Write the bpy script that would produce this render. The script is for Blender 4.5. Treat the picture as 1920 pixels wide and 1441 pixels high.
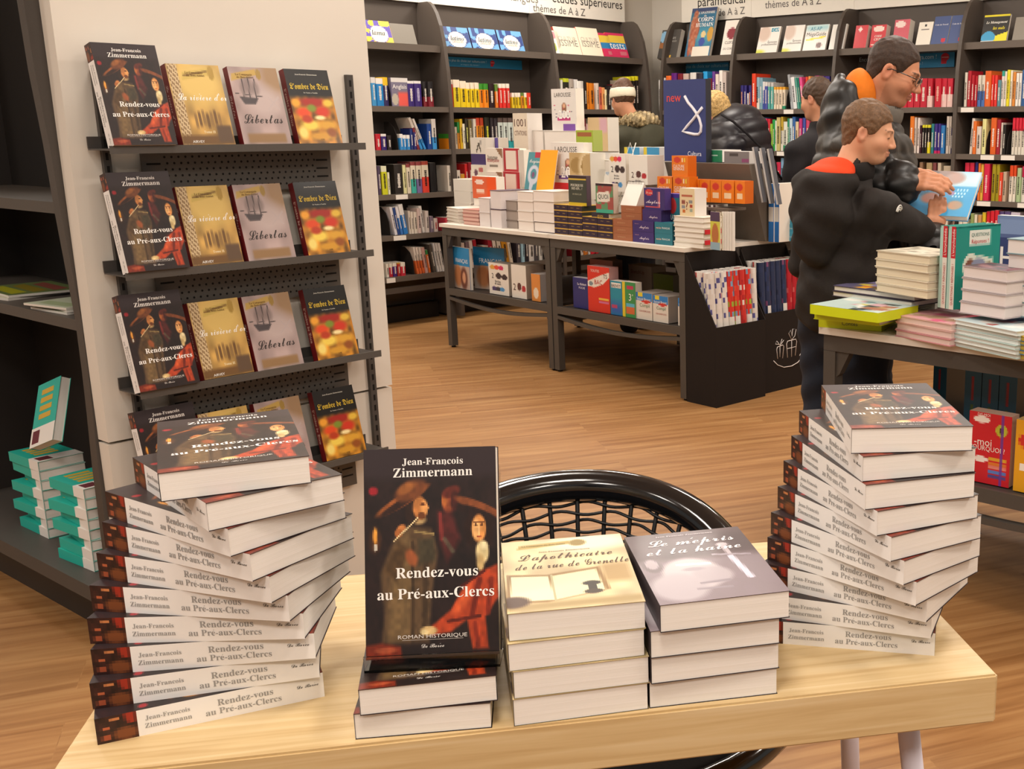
import bpy, bmesh, math, random
import numpy as np
from mathutils import Matrix, Vector, Euler

for _o in list(bpy.data.objects):
    bpy.data.objects.remove(_o)
SC = bpy.context.scene
COL = SC.collection
R = math.radians
random.seed(7)
RNG = np.random.default_rng(7)

# ------------------------------------------------------------------ camera
FPX, CX, CY, HOR, EYE = 2150.0, 1400.0, 750.0, 238.0, 1.45
TH = math.atan((CY - HOR) / FPX)
cam = bpy.data.cameras.new('camera')
cam.sensor_width = 36.0
cam.lens = FPX * 36.0 / 1920.0
cam.shift_x = -(CX - 960.0) / 1920.0
cam.shift_y = (CY - 720.5) / 1920.0
cam.clip_start = 0.05
cam_o = bpy.data.objects.new('camera', cam)
COL.objects.link(cam_o)
cam_o.location = (0, 0, EYE)
cam_o.rotation_euler = (math.pi / 2 - TH, 0, 0)
SC.camera = cam_o

# ------------------------------------------------------------------ world, exposure
w = bpy.data.worlds.new('world'); SC.world = w; w.use_nodes = True
w.node_tree.nodes['Background'].inputs[0].default_value = (1.0, 0.92, 0.83, 1)
w.node_tree.nodes['Background'].inputs[1].default_value = 0.34
SC.view_settings.view_transform = 'Standard'
SC.view_settings.look = 'None'
SC.view_settings.exposure = -0.08
SC.view_settings.gamma = 1.0
SC.view_settings.use_curve_mapping = False
SC.cycles.max_bounces = 6
SC.cycles.diffuse_bounces = 3
SC.cycles.glossy_bounces = 3
SC.cycles.transmission_bounces = 6
SC.cycles.caustics_reflective = False
SC.cycles.caustics_refractive = False
SC.cycles.sample_clamp_indirect = 4.0

CEIL = 3.25
LAMP_W = 31.0
LAMP_SPOTS = [(-2.9, -1.0), (-1.0, -1.3), (0.9, -1.3), (2.7, -0.8), (-4.6, 2.2), (-2.2, 0.9), (-0.2, 0.6), (1.9, 0.9), (-3.4, 4.3), (-0.9, 3.4), (1.3, 3.2), (3.4, 3.4),
              (-4.0, 6.6), (-1.6, 5.6), (0.7, 5.4), (2.9, 5.6), (-2.6, 8.0), (-0.5, 7.7), (1.6, 7.0), (-1.4, 9.2)]

# ------------------------------------------------------------------ survey helpers: the camera's ray met with a real plane
_c, _s = math.cos(TH), math.sin(TH)
def ray(u, v):
    X = (u - CX) / FPX; Y = -(v - CY) / FPX
    return Vector((X, Y * _s + _c, Y * _c - _s))
def at(u, v, z):
    r = ray(u, v); t = (z - EYE) / r.z
    return Vector((r.x * t, r.y * t, z))
class Frame:
    """A vertical working frame: x along, y into depth, z up."""
    def __init__(self, ox, oy, yaw):
        self.o = Vector((ox, oy, 0)); self.yaw = yaw
        self.x = Vector((math.cos(yaw), math.sin(yaw), 0)); self.y = Vector((-math.sin(yaw), math.cos(yaw), 0))
    def w(self, x, y, z=0.0):
        return self.o + self.x * x + self.y * y + Vector((0, 0, z))
    def px(self, u, v, y=0.0):
        r = ray(u, v); p0 = self.o + self.y * y - Vector((0, 0, EYE))
        t = p0.dot(self.y) / r.dot(self.y)
        p = Vector((0, 0, EYE)) + r * t
        return (p - self.o).dot(self.x), p.z
    def loc(self, p):
        d = Vector(p) - self.o
        return d.dot(self.x), d.dot(self.y), d.z

# ------------------------------------------------------------------ colour
def C(h):
    if not isinstance(h, str): return h
    r = []
    for i in (0, 2, 4):
        c = int(h[i:i + 2], 16) / 255.0
        r.append(c / 12.92 if c <= 0.04045 else ((c + 0.055) / 1.055) ** 2.4)
    return (r[0], r[1], r[2], 1.0)
NAMED = {'white': 'f0eeea', 'cream': 'ece2c8', 'pale grey': 'c4c0bc', 'grey': '8a8682', 'dark grey': '4a4644', 'black': '1c1a1a',
         'red': 'cc2430', 'dark red': '861c26', 'pink': 'd86898', 'orange': 'e67a24', 'amber': 'd89a2c', 'yellow': 'e6cc24', 'olive': '8a8030',
         'lime green': 'a8c838', 'green': '2a8e4c', 'teal': '3a9c98', 'pale blue': '9cc0d0', 'sky blue': '3a92cc', 'blue': '2c5a9c',
         'navy': '26285c', 'purple': '5a3a86', 'brown': '7a5a40', 'tan': 'b8a078', 'salmon': 'e0907c'}
_N = {k: np.array(C(v)[:3]) ** 0.45 for k, v in NAMED.items()}
def cname(h):
    c = np.array(C(h)[:3]) ** 0.45
    return min(_N, key=lambda k: float(((_N[k] - c) ** 2).sum()))

# ------------------------------------------------------------------ materials
M = {}
def _nt(name):
    m = bpy.data.materials.new(name); m.use_nodes = True
    return m, m.node_tree.nodes, m.node_tree.links, m.node_tree.nodes['Principled BSDF']
def mat_print(name, rough, coat=0.0, bump=0.0, bscale=300.0, metal=0.0, spec=0.5, var=0.0):
    """Colour comes from the piece's own colour attribute; noise nodes add grain."""
    m, n, l, p = _nt(name)
    a = n.new('ShaderNodeAttribute'); a.attribute_name = 'Col'
    src = a.outputs['Color']
    if var > 0:
        tn = n.new('ShaderNodeTexNoise'); tn.inputs['Scale'].default_value = bscale * 0.3
        tc = n.new('ShaderNodeTexCoord'); l.new(tc.outputs['Object'], tn.inputs['Vector'])
        mr = n.new('ShaderNodeMapRange'); mr.inputs['To Min'].default_value = 1 - var; mr.inputs['To Max'].default_value = 1 + var
        l.new(tn.outputs['Fac'], mr.inputs['Value'])
        mx = n.new('ShaderNodeMix'); mx.data_type = 'RGBA'; mx.blend_type = 'MULTIPLY'; mx.inputs['Factor'].default_value = 1
        l.new(src, mx.inputs['A']); l.new(mr.outputs['Result'], mx.inputs['B']); src = mx.outputs['Result']
    l.new(src, p.inputs['Base Color'])
    p.inputs['Roughness'].default_value = rough
    p.inputs['Metallic'].default_value = metal
    p.inputs['Specular IOR Level'].default_value = spec
    p.inputs['Coat Weight'].default_value = coat
    p.inputs['Coat Roughness'].default_value = 0.12
    if bump > 0:
        tn2 = n.new('ShaderNodeTexNoise'); tn2.inputs['Scale'].default_value = bscale; tn2.inputs['Detail'].default_value = 4
        tc2 = n.new('ShaderNodeTexCoord'); l.new(tc2.outputs['Object'], tn2.inputs['Vector'])
        b = n.new('ShaderNodeBump'); b.inputs['Strength'].default_value = bump; b.inputs['Distance'].default_value = 0.002
        l.new(tn2.outputs['Fac'], b.inputs['Height']); l.new(b.outputs['Normal'], p.inputs['Normal'])
    M[name] = m
    return m
mat_print('print_gloss', 0.42, coat=0.10, spec=0.4)
mat_print('print_satin', 0.5, spec=0.4)
mat_print('print_matte', 0.65, spec=0.3)
mat_print('metal_paint', 0.5, bump=0.08, bscale=500, spec=0.4, var=0.05)
mat_print('white_board', 0.55, bump=0.05, bscale=60, spec=0.35)
mat_print('black_lacquer', 0.12, coat=0.6)
mat_print('cloth', 0.78, bump=0.25, bscale=220, spec=0.25, var=0.12)
mat_print('nylon', 0.42, bump=0.2, bscale=60, spec=0.45, var=0.08)
mat_print('skin', 0.5, bump=0.08, bscale=160, spec=0.35, var=0.06)
mat_print('hair', 0.55, bump=0.6, bscale=180, spec=0.3, var=0.3)
mat_print('card', 0.7, bump=0.05, bscale=120, spec=0.25)
def mat_pages(name, base, base2, scale):
    m, n, l, p = _nt(name)
    tc = n.new('ShaderNodeTexCoord'); mp = n.new('ShaderNodeMapping'); mp.inputs['Scale'].default_value = (4, 4, scale)
    l.new(tc.outputs['Object'], mp.inputs['Vector'])
    tn = n.new('ShaderNodeTexNoise'); tn.inputs['Scale'].default_value = 1.0; tn.inputs['Detail'].default_value = 2
    l.new(mp.outputs['Vector'], tn.inputs['Vector'])
    cr = n.new('ShaderNodeValToRGB'); cr.color_ramp.elements[0].position = 0.35; cr.color_ramp.elements[1].position = 0.65
    cr.color_ramp.elements[0].color = C(base2); cr.color_ramp.elements[1].color = C(base)
    l.new(tn.outputs['Fac'], cr.inputs['Fac']); l.new(cr.outputs['Color'], p.inputs['Base Color'])
    b = n.new('ShaderNodeBump'); b.inputs['Strength'].default_value = 0.15; b.inputs['Distance'].default_value = 0.001
    l.new(tn.outputs['Fac'], b.inputs['Height']); l.new(b.outputs['Normal'], p.inputs['Normal'])
    p.inputs['Roughness'].default_value = 0.8; p.inputs['Specular IOR Level'].default_value = 0.2
    M[name] = m
mat_pages('pages', 'efe9e2', 'e9e3da', 700)
def mat_wood(name, cols, sx, sy, rough, plank=None, bump=0.05):
    m, n, l, p = _nt(name)
    tc = n.new('ShaderNodeTexCoord')
    mp = n.new('ShaderNodeMapping'); mp.inputs['Scale'].default_value = (sx, sy, sy)
    l.new(tc.outputs['Object'], mp.inputs['Vector'])
    vec = mp.outputs['Vector']
    tn = n.new('ShaderNodeTexNoise'); tn.inputs['Scale'].default_value = 1.0; tn.inputs['Detail'].default_value = 7; tn.inputs['Distortion'].default_value = 0.6
    if plank:
        br = n.new('ShaderNodeTexBrick'); br.offset = 0.37; br.inputs['Scale'].default_value = 1.0
        br.inputs['Brick Width'].default_value = plank[0]; br.inputs['Row Height'].default_value = plank[1]
        br.inputs['Mortar Size'].default_value = 0.0012
        br.inputs['Color1'].default_value = (0, 0, 0, 1); br.inputs['Color2'].default_value = (1, 1, 1, 1); br.inputs['Mortar'].default_value = (0.3, 0.3, 0.3, 1)
        l.new(tc.outputs['Object'], br.inputs['Vector'])
        ad = n.new('ShaderNodeVectorMath'); ad.operation = 'MULTIPLY_ADD'
        ad.inputs[1].default_value = (9, 5, 3); l.new(br.outputs['Color'], ad.inputs[0]); l.new(mp.outputs['Vector'], ad.inputs[2])
        vec = ad.outputs['Vector']
    l.new(vec, tn.inputs['Vector'])
    cr = n.new('ShaderNodeValToRGB')
    e = cr.color_ramp.elements
    e[0].position = 0.28; e[0].color = C(cols[0]); e[1].position = 0.72; e[1].color = C(cols[2])
    k = e.new(0.5); k.color = C(cols[1])
    l.new(tn.outputs['Fac'], cr.inputs['Fac'])
    src = cr.outputs['Color']
    if plank:
        mr = n.new('ShaderNodeMapRange'); mr.inputs['To Min'].default_value = 0.94; mr.inputs['To Max'].default_value = 1.05
        l.new(br.outputs['Color'], mr.inputs['Value'])
        mx = n.new('ShaderNodeMix'); mx.data_type = 'RGBA'; mx.blend_type = 'MULTIPLY'; mx.inputs['Factor'].default_value = 1
        l.new(src, mx.inputs['A']); l.new(mr.outputs['Result'], mx.inputs['B']); src = mx.outputs['Result']
    l.new(src, p.inputs['Base Color'])
    p.inputs['Roughness'].default_value = rough
    b = n.new('ShaderNodeBump'); b.inputs['Strength'].default_value = bump; b.inputs['Distance'].default_value = 0.002
    l.new(tn.outputs['Fac'], b.inputs['Height']); l.new(b.outputs['Normal'], p.inputs['Normal'])
    M[name] = m
mat_wood('floor_wood', ('83582f', '9c7043', 'ae8454'), 1.6, 26.0, 0.42, plank=(1.4, 0.19))
mat_wood('oak', ('bf9f6e', 'ceb282', 'd8c096'), 3.0, 70.0, 0.5)
def mat_glass(name, tint, rough=0.02):
    m, n, l, p = _nt(name)
    p.inputs['Base Color'].default_value = C(tint); p.inputs['Transmission Weight'].default_value = 1.0
    p.inputs['Roughness'].default_value = rough; p.inputs['IOR'].default_value = 1.45
    M[name] = m
mat_glass('acrylic', 'f4f6f6')
def mat_emit(name, col, st):
    m, n, l, p = _nt(name)
    p.inputs['Emission Color'].default_value = C(col); p.inputs['Emission Strength'].default_value = st
    p.inputs['Base Color'].default_value = C(col)
    M[name] = m
mat_emit('lamp_diffuser', 'fff0dc', 4.0)

# ------------------------------------------------------------------ mesh building
class MB:
    def __init__(self): self.v = []; self.f = []; self.c = []; self.sm = []
    def quad(self, pts, col, smooth=False):
        i = len(self.v); self.v += [tuple(p) for p in pts]; self.f.append(tuple(range(i, i + len(pts)))); self.c.append(C(col)); self.sm.append(smooth)
        return self
    def box(self, x0, x1, y0, y1, z0, z1, col, **ov):
        P = [(x0, y0, z0), (x1, y0, z0), (x1, y1, z0), (x0, y1, z0), (x0, y0, z1), (x1, y0, z1), (x1, y1, z1), (x0, y1, z1)]
        for k, ix in (('bottom', (0, 3, 2, 1)), ('top', (4, 5, 6, 7)), ('front', (0, 1, 5, 4)), ('right', (1, 2, 6, 5)), ('back', (2, 3, 7, 6)), ('left', (3, 0, 4, 7))):
            self.quad([P[a] for a in ix], ov.get(k, col))
        return self
    def prism(self, prof, axis, a0, a1, col, edge=None):
        """prof: closed list of 2-D points; axis 'x' -> (y,z), 'y' -> (x,z), 'z' -> (x,y)."""
        def P(p, a):
            return {'x': (a, p[0], p[1]), 'y': (p[0], a, p[1]), 'z': (p[0], p[1], a)}[axis]
        n = len(prof)
        A = sum(prof[i][0] * prof[(i + 1) % n][1] - prof[(i + 1) % n][0] * prof[i][1] for i in range(n))
        if (A < 0) != (axis == 'y'): prof = prof[::-1]
        self.quad([P(p, a0) for p in prof][::-1], col); self.quad([P(p, a1) for p in prof], col)
        for i in range(n):
            j = (i + 1) % n
            self.quad([P(prof[i], a0), P(prof[j], a0), P(prof[j], a1), P(prof[i], a1)], edge or col)
        return self
    def tube(self, path, r, col, n=10, closed=False, cap=True, smooth=True):
        path = [Vector(p) for p in path]; m = len(path)
        rr = r if isinstance(r, (list, tuple)) else [r] * m
        rings = []; up = None
        for i, p in enumerate(path):
            if closed: d = path[(i + 1) % m] - path[i - 1]
            else: d = path[min(i + 1, m - 1)] - path[max(i - 1, 0)]
            d.normalize()
            if up is None: up = Vector((0, 0, 1)) if abs(d.z) < 0.9 else Vector((1, 0, 0))
            a = d.cross(up)
            if a.length < 1e-6: a = d.orthogonal()
            a.normalize(); b = a.cross(d); b.normalize(); up = b
            base = len(self.v)
            for k in range(n):
                t = 2 * math.pi * k / n
                self.v.append(tuple(p + (a * math.cos(t) + b * math.sin(t)) * rr[i]))
            rings.append(base)
        cc = C(col)
        for i in range(m if closed else m - 1):
            A, B = rings[i], rings[(i + 1) % m]
            for k in range(n):
                k2 = (k + 1) % n
                self.f.append((A + k, B + k, B + k2, A + k2)); self.c.append(cc); self.sm.append(smooth)
        if cap and not closed:
            self.f.append(tuple(rings[0] + k for k in range(n))); self.c.append(cc); self.sm.append(False)
            self.f.append(tuple(rings[-1] + k for k in range(n - 1, -1, -1))); self.c.append(cc); self.sm.append(False)
        return self
    def lathe(self, prof, col, n=20, cx=0, cy=0, smooth=True):
        base = len(self.v); cc = C(col)
        for (r, z) in prof:
            for k in range(n):
                t = 2 * math.pi * k / n; self.v.append((cx + r * math.cos(t), cy + r * math.sin(t), z))
        for i in range(len(prof) - 1):
            for k in range(n):
                k2 = (k + 1) % n
                self.f.append((base + i * n + k, base + i * n + k2, base + (i + 1) * n + k2, base + (i + 1) * n + k)); self.c.append(cc); self.sm.append(smooth)
        return self
    def add(self, V, F, col, mtx=None, smooth=False):
        b = len(self.v)
        for p in V:
            self.v.append(tuple(mtx @ Vector(p)) if mtx is not None else tuple(p))
        cc = C(col)
        for f in F: self.f.append(tuple(b + i for i in f)); self.c.append(cc); self.sm.append(smooth)
        return self
    def art(self, fn, nx, ny, o, ex, ey, nz=None):
        """A printed sheet: fn(U,V) -> rgb (sRGB 0..1) on a grid; U along ex, V along ey (V=1 at the head)."""
        o, ex, ey = Vector(o), Vector(ex), Vector(ey)
        u = (np.arange(nx) + 0.5) / nx; v = (np.arange(ny) + 0.5) / ny
        U, Vv = np.meshgrid(u, v)
        rgb = np.clip(fn(U, Vv), 0, 1)
        lin = np.where(rgb <= 0.04045, rgb / 12.92, ((rgb + 0.055) / 1.055) ** 2.4)
        b = len(self.v)
        for j in range(ny + 1):
            for i in range(nx + 1):
                self.v.append(tuple(o + ex * (i / nx) + ey * (j / ny)))
        for j in range(ny):
            for i in range(nx):
                a = b + j * (nx + 1) + i
                self.f.append((a, a + 1, a + nx + 2, a + nx + 1)); self.c.append((lin[j, i, 0], lin[j, i, 1], lin[j, i, 2], 1.0)); self.sm.append(False)
        return self
    def mesh(self, name, mat):
        me = bpy.data.meshes.new(name)
        me.from_pydata(self.v, [], self.f)
        at_ = me.color_attributes.new('Col', 'FLOAT_COLOR', 'CORNER')
        cnt = np.array([len(f) for f in self.f])
        cols = np.repeat(np.array([c if len(c) == 4 else (*c, 1.0) for c in self.c], dtype=np.float32), cnt, axis=0)
        at_.data.foreach_set('color', cols.ravel())
        me.polygons.foreach_set('use_smooth', np.array(self.sm, dtype=bool))
        me.materials.append(M[mat]); me.update()
        return me
    def build(self, name, mat, parent=None):
        return link(name, self.mesh(name, mat), parent)
def link(name, me, parent=None):
    o = bpy.data.objects.new(name, me); COL.objects.link(o)
    if parent is not None: o.parent = parent
    return o
def tag(o, label, cat, group=None):
    o['label'] = label; o['category'] = cat
    if group: o['group'] = group
    return o
def struct(o): o['kind'] = 'structure'; return o
def empty(name, loc=(0, 0, 0), yaw=0.0):
    o = bpy.data.objects.new(name, None); o.empty_display_size = 0.05; COL.objects.link(o)
    o.location = loc; o.rotation_euler = (0, 0, yaw)
    return o
def place(o, loc, yaw=0.0, tilt=0.0, roll=0.0):
    """tilt: lean back about the base's x axis; roll: lean sideways about y."""
    o.location = loc
    o.rotation_euler = (Matrix.Rotation(yaw, 3, 'Z') @ Matrix.Rotation(-tilt, 3, 'X') @ Matrix.Rotation(roll, 3, 'Y')).to_euler()
    return o
def copy_tree(o, parent=None):
    c = o.copy(); COL.objects.link(c); c.parent = parent
    for ch in list(o.children): copy_tree(ch, c)
    return c

# ------------------------------------------------------------------ lettering (vector shapes of the built-in font)
def _style(s, st):
    if st == 'sans': return s
    base = {'serif': (0x1D400, 0x1D41A), 'italic': (0x1D468, 0x1D482), 'script': (0x1D4D0, 0x1D4EA), 'fraktur': (0x1D56C, 0x1D586), 'slim': (0x1D434, 0x1D44E)}[st]
    out = ''
    for ch in s:
        if 'A' <= ch <= 'Z': out += chr(base[0] + ord(ch) - 65)
        elif 'a' <= ch <= 'z': out += chr(base[1] + ord(ch) - 97) if not (st == 'slim' and ch == 'h') else '\u210e'
        else: out += ch
    return out
_TX = {}
def text_geo(s, st='sans', space=1.0):
    k = (s, st, space)
    if k not in _TX:
        c = bpy.data.curves.new('lettering', 'FONT'); c.body = _style(s, st); c.resolution_u = 2; c.align_x = 'CENTER'; c.space_character = space
        o = bpy.data.objects.new('lettering', c)
        m = o.to_mesh()
        V = [tuple(v.co) for v in m.vertices]; F = [tuple(p.vertices) for p in m.polygons]
        o.to_mesh_clear(); bpy.data.objects.remove(o); bpy.data.curves.remove(c)
        _TX[k] = (V, F)
    return _TX[k]
def put_text(mb, s, o, right, up, width=None, height=None, col='ffffff', st='sans', space=1.0, lift=0.0004, accents=()):
    """Lettering centred at o in the plane (right, up); width fits the line, height is the capital height."""
    V, F = text_geo(s, st, space)
    if not V: return mb
    xs = [v[0] for v in V]; ys = [v[1] for v in V]
    wd = max(xs) - min(xs); hg = 0.70
    sx = (width / wd) if width else (height / hg)
    sy = (height / hg) if height else sx
    o, right, up = Vector(o), Vector(right).normalized(), Vector(up).normalized()
    nrm = right.cross(up)
    cx = (max(xs) + min(xs)) / 2
    b = len(mb.v); cc = C(col)
    for (x, y, z) in V:
        mb.v.append(tuple(o + right * ((x - cx) * sx) + up * ((y - 0.35) * sy) + nrm * lift))
    for f in F: mb.f.append(tuple(b + i for i in f)); mb.c.append(cc); mb.sm.append(False)
    for (ax, ay, sl) in accents:   # strokes over letters: (x 0..1 of the line, height in cap heights, slant)
        p = o + right * ((ax - 0.5) * wd * sx) + up * ((ay - 0.5) * hg * sy) + nrm * lift
        e = right * (0.10 * sx * sl) + up * (0.10 * sy); t = right * (0.035 * sx)
        mb.quad([p - t, p + t, p + e + t * 1.4, p + e - t * 0.2], cc)
    return mb
# ------------------------------------------------------------------ print art helpers (numpy, sRGB)
def rgb(h): return np.array([int(h[i:i + 2], 16) / 255.0 for i in (0, 2, 4)])
def canvas(U, col): return np.ones(U.shape + (3,)) * rgb(col)
def mixc(im, m, col):
    m = np.clip(m, 0, 1)[..., None]
    return im * (1 - m) + (rgb(col) if isinstance(col, str) else col) * m
def ell(U, V, cx, cy, rx, ry, soft=0.15, rot=0.0):
    c, s = math.cos(rot), math.sin(rot); dx, dy = U - cx, V - cy
    a, b = dx * c + dy * s, -dx * s + dy * c
    d = np.sqrt((a / rx) ** 2 + (b / ry) ** 2)
    return np.clip((1 - d) / soft + 0.5, 0, 1)
def rect(U, V, x0, x1, y0, y1, soft=0.01):
    return np.clip((U - x0) / soft + .5, 0, 1) * np.clip((x1 - U) / soft + .5, 0, 1) * np.clip((V - y0) / soft + .5, 0, 1) * np.clip((y1 - V) / soft + .5, 0, 1)
def seg(U, V, x0, y0, x1, y1, w, soft=0.4, asp=1.5):
    dx, dy = x1 - x0, (y1 - y0) * asp; t = np.clip(((U - x0) * dx + (V - y0) * asp * dy) / (dx * dx + dy * dy + 1e-9), 0, 1)
    d = np.hypot(U - x0 - t * dx, (V - y0) * asp - t * dy)
    return np.clip((1 - d / w) / soft + 0.5, 0, 1)
def poly(U, V, pts, soft=0.012):
    inside = np.zeros(U.shape, bool); dmin = np.full(U.shape, 9.0)
    n = len(pts)
    for i in range(n):
        x0, y0 = pts[i]; x1, y1 = pts[(i + 1) % n]
        cond = ((y0 > V) != (y1 > V)) & (U < (x1 - x0) * (V - y0) / (y1 - y0 + 1e-12) + x0)
        inside ^= cond
        dx, dy = x1 - x0, y1 - y0; t = np.clip(((U - x0) * dx + (V - y0) * dy) / (dx * dx + dy * dy + 1e-9), 0, 1)
        dmin = np.minimum(dmin, np.hypot(U - x0 - t * dx, V - y0 - t * dy))
    return np.clip(np.where(inside, dmin, -dmin) / soft + 0.5, 0, 1)
def noise2(U, V, f, seed=0):
    r = np.random.default_rng(seed); g = r.random((64, 64))
    x, y = U * f, V * f; xi, yi = np.floor(x).astype(int), np.floor(y).astype(int); fx, fy = x - xi, y - yi
    fx = fx * fx * (3 - 2 * fx); fy = fy * fy * (3 - 2 * fy)
    q = lambda a, b: g[a % 64, b % 64]
    return (q(xi, yi) * (1 - fx) + q(xi + 1, yi) * fx) * (1 - fy) + (q(xi, yi + 1) * (1 - fx) + q(xi + 1, yi + 1) * fx) * fy
X3, Y3, Z3 = Vector((1, 0, 0)), Vector((0, 1, 0)), Vector((0, 0, 1))
ORD = ['topmost', 'second', 'third', 'fourth', 'fifth', 'sixth', 'seventh', 'eighth', 'ninth', 'tenth', 'eleventh', 'twelfth']
# ================================================================== the room
A39 = R(39.2)
UW = Vector((math.sin(A39), math.cos(A39), 0)); VW = Vector((math.cos(A39), -math.sin(A39), 0))
WL = Frame(*(VW * -7.3)[:2], math.pi / 2 - A39)      # left run of bookcases, x grows away from the camera
WR = Frame(*(UW * 7.66)[:2], -A39)                   # right run of bookcases, x grows towards the right
BD = 0.36                                            # bookcase depth

# floor: one big vinyl-plank floor, grain along the right wall's direction
mb = MB(); mb.quad([(-9, -5, 0), (9, -5, 0), (9, 9, 0), (-9, 9, 0)], 'a87040')
fl = mb.build('floor', 'floor_wood'); fl.location = (0, 3.5, 0); fl.rotation_euler = (0, 0, R(22)); struct(fl)
mb = MB(); mb.box(-8, 8, -3, 11.5, CEIL, CEIL + .1, 'e6e0d6'); struct(mb.build('ceiling', 'white_board'))
def wall(name, fr, x0, x1, y):
    m_ = MB(); m_.box(x0, x1, y, y + .1, 0, CEIL, 'd8d0c4'); o = m_.build(name, 'white_board'); o.location = fr.o; o.rotation_euler = (0, 0, fr.yaw); struct(o)
wall('wall_left', WL, -1.5, 8.15, BD + .04)
wall('wall_right', WR, -7.7, 3.5, BD + .04)

# ceiling lamps
_lp = MB(); _lp.box(-.34, .34, -.34, -.3, -.04, 0, 'f0f0ee').box(-.34, .34, .3, .34, -.04, 0, 'f0f0ee').box(-.34, -.3, -.3, .3, -.04, 0, 'f0f0ee').box(.3, .34, -.3, .3, -.04, 0, 'f0f0ee')
_lpm = _lp.mesh('lamp_frame', 'metal_paint')
_ld = MB(); _ld.quad([(-.3, -.3, -.015), (-.3, .3, -.015), (.3, .3, -.015), (.3, -.3, -.015)], 'ffffff'); _ldm = _ld.mesh('diffuser', 'lamp_diffuser')
for (lx, ly) in LAMP_SPOTS:
    e = empty('ceiling_lamp', (lx, ly, CEIL)); tag(e, 'square white ceiling lamp with a frosted diffuser', 'lamp', 'square lamps set in the ceiling')
    link('lamp_frame', _lpm, e); link('diffuser', _ldm, e)
    ld = bpy.data.lights.new('lamp_light', 'AREA'); ld.size = 0.55; ld.energy = LAMP_W; ld.color = (1.0, 0.925, 0.84)
    lo = bpy.data.objects.new('lamp_light', ld); COL.objects.link(lo); lo.parent = e; lo.location = (0, 0, -.03)

# ================================================================== books
def front_mb(w, h, t, col, art=None, nx=14, ny=20, spine=None, page='e6ddd0', side='right'):
    m = MB(); spine = spine or col
    if art: m.art(art, nx, ny, (0, 0, 0), X3 * w, Z3 * h)
    else: m.quad([(0, 0, 0), (w, 0, 0), (w, 0, h), (0, 0, h)], col)
    e = min(.003, t * .2)
    m.quad([(w, t, 0), (0, t, 0), (0, t, h), (w, t, h)], spine)
    L, Rr = (spine, page) if side == 'right' else (page, spine)
    m.quad([(0, t, 0), (0, 0, 0), (0, 0, h), (0, t, h)], L)
    m.quad([(w, 0, 0), (w, t, 0), (w, t, h), (w, 0, h)], Rr)
    m.quad([(0, 0, h), (w, 0, h), (w, t, h), (0, t, h)], page); m.quad([(0, t, 0), (w, t, 0), (w, 0, 0), (0, 0, 0)], page)
    if Rr == page:   # cover boards stand a little proud of the page block
        m.quad([(w, 0, 0), (w + e * .6, 0, 0), (w + e * .6, 0, h), (w, 0, h)], col); m.quad([(w + e * .6, 0, 0), (w, e, 0), (w, e, h), (w + e * .6, 0, h)], col)
    return m
def add_titles(root, w, h, texts, name='title_lettering', y=0.0):
    if not texts: return
    m = MB()
    for t in texts:
        s, cx, cy, wf, hf, col = t[:6]; st = t[6] if len(t) > 6 else 'sans'
        put_text(m, s, (cx * w, y, cy * h), X3, Z3, width=(wf * w if wf else None), height=(hf * h if hf else None), col=col, st=st, lift=.0008)
    m.build(name, 'print_satin', root)['kind'] = 'stuff'
def display(fr, x0, x1, yt, yb, y, t, col, label, name='book', cat='book', tilt=0.0, art=None, texts=(), zb=None, nx=14, ny=20, spine=None, page='e6ddd0',
            mat='print_gloss', group=None, dyaw=0.0, side='right', w=None, h=None):
    """A front-facing book: pixel columns x0..x1 and rows yt..yb met with the frame's plane at depth y."""
    xa, zb_ = fr.px(x0, yb, y); xb, _ = fr.px(x1, yb, y); _, zt = fr.px((x0 + x1) / 2, yt, y + math.tan(tilt) * .2)
    z0 = zb if zb is not None else zb_
    w = w or (xb - xa) / math.cos(dyaw); h = h or (zt - z0) / math.cos(tilt)
    m = front_mb(w, h, t, col, art, nx, ny, spine, page, side)
    o = m.build(name, mat); place(o, fr.w(xa, y, z0 + (t * math.sin(tilt) if tilt < 0 else 0)), fr.yaw + dyaw, tilt)
    tag(o, label, cat, group)
    add_titles(o, w, h, texts)
    return o, w, h, xa, z0

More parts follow.
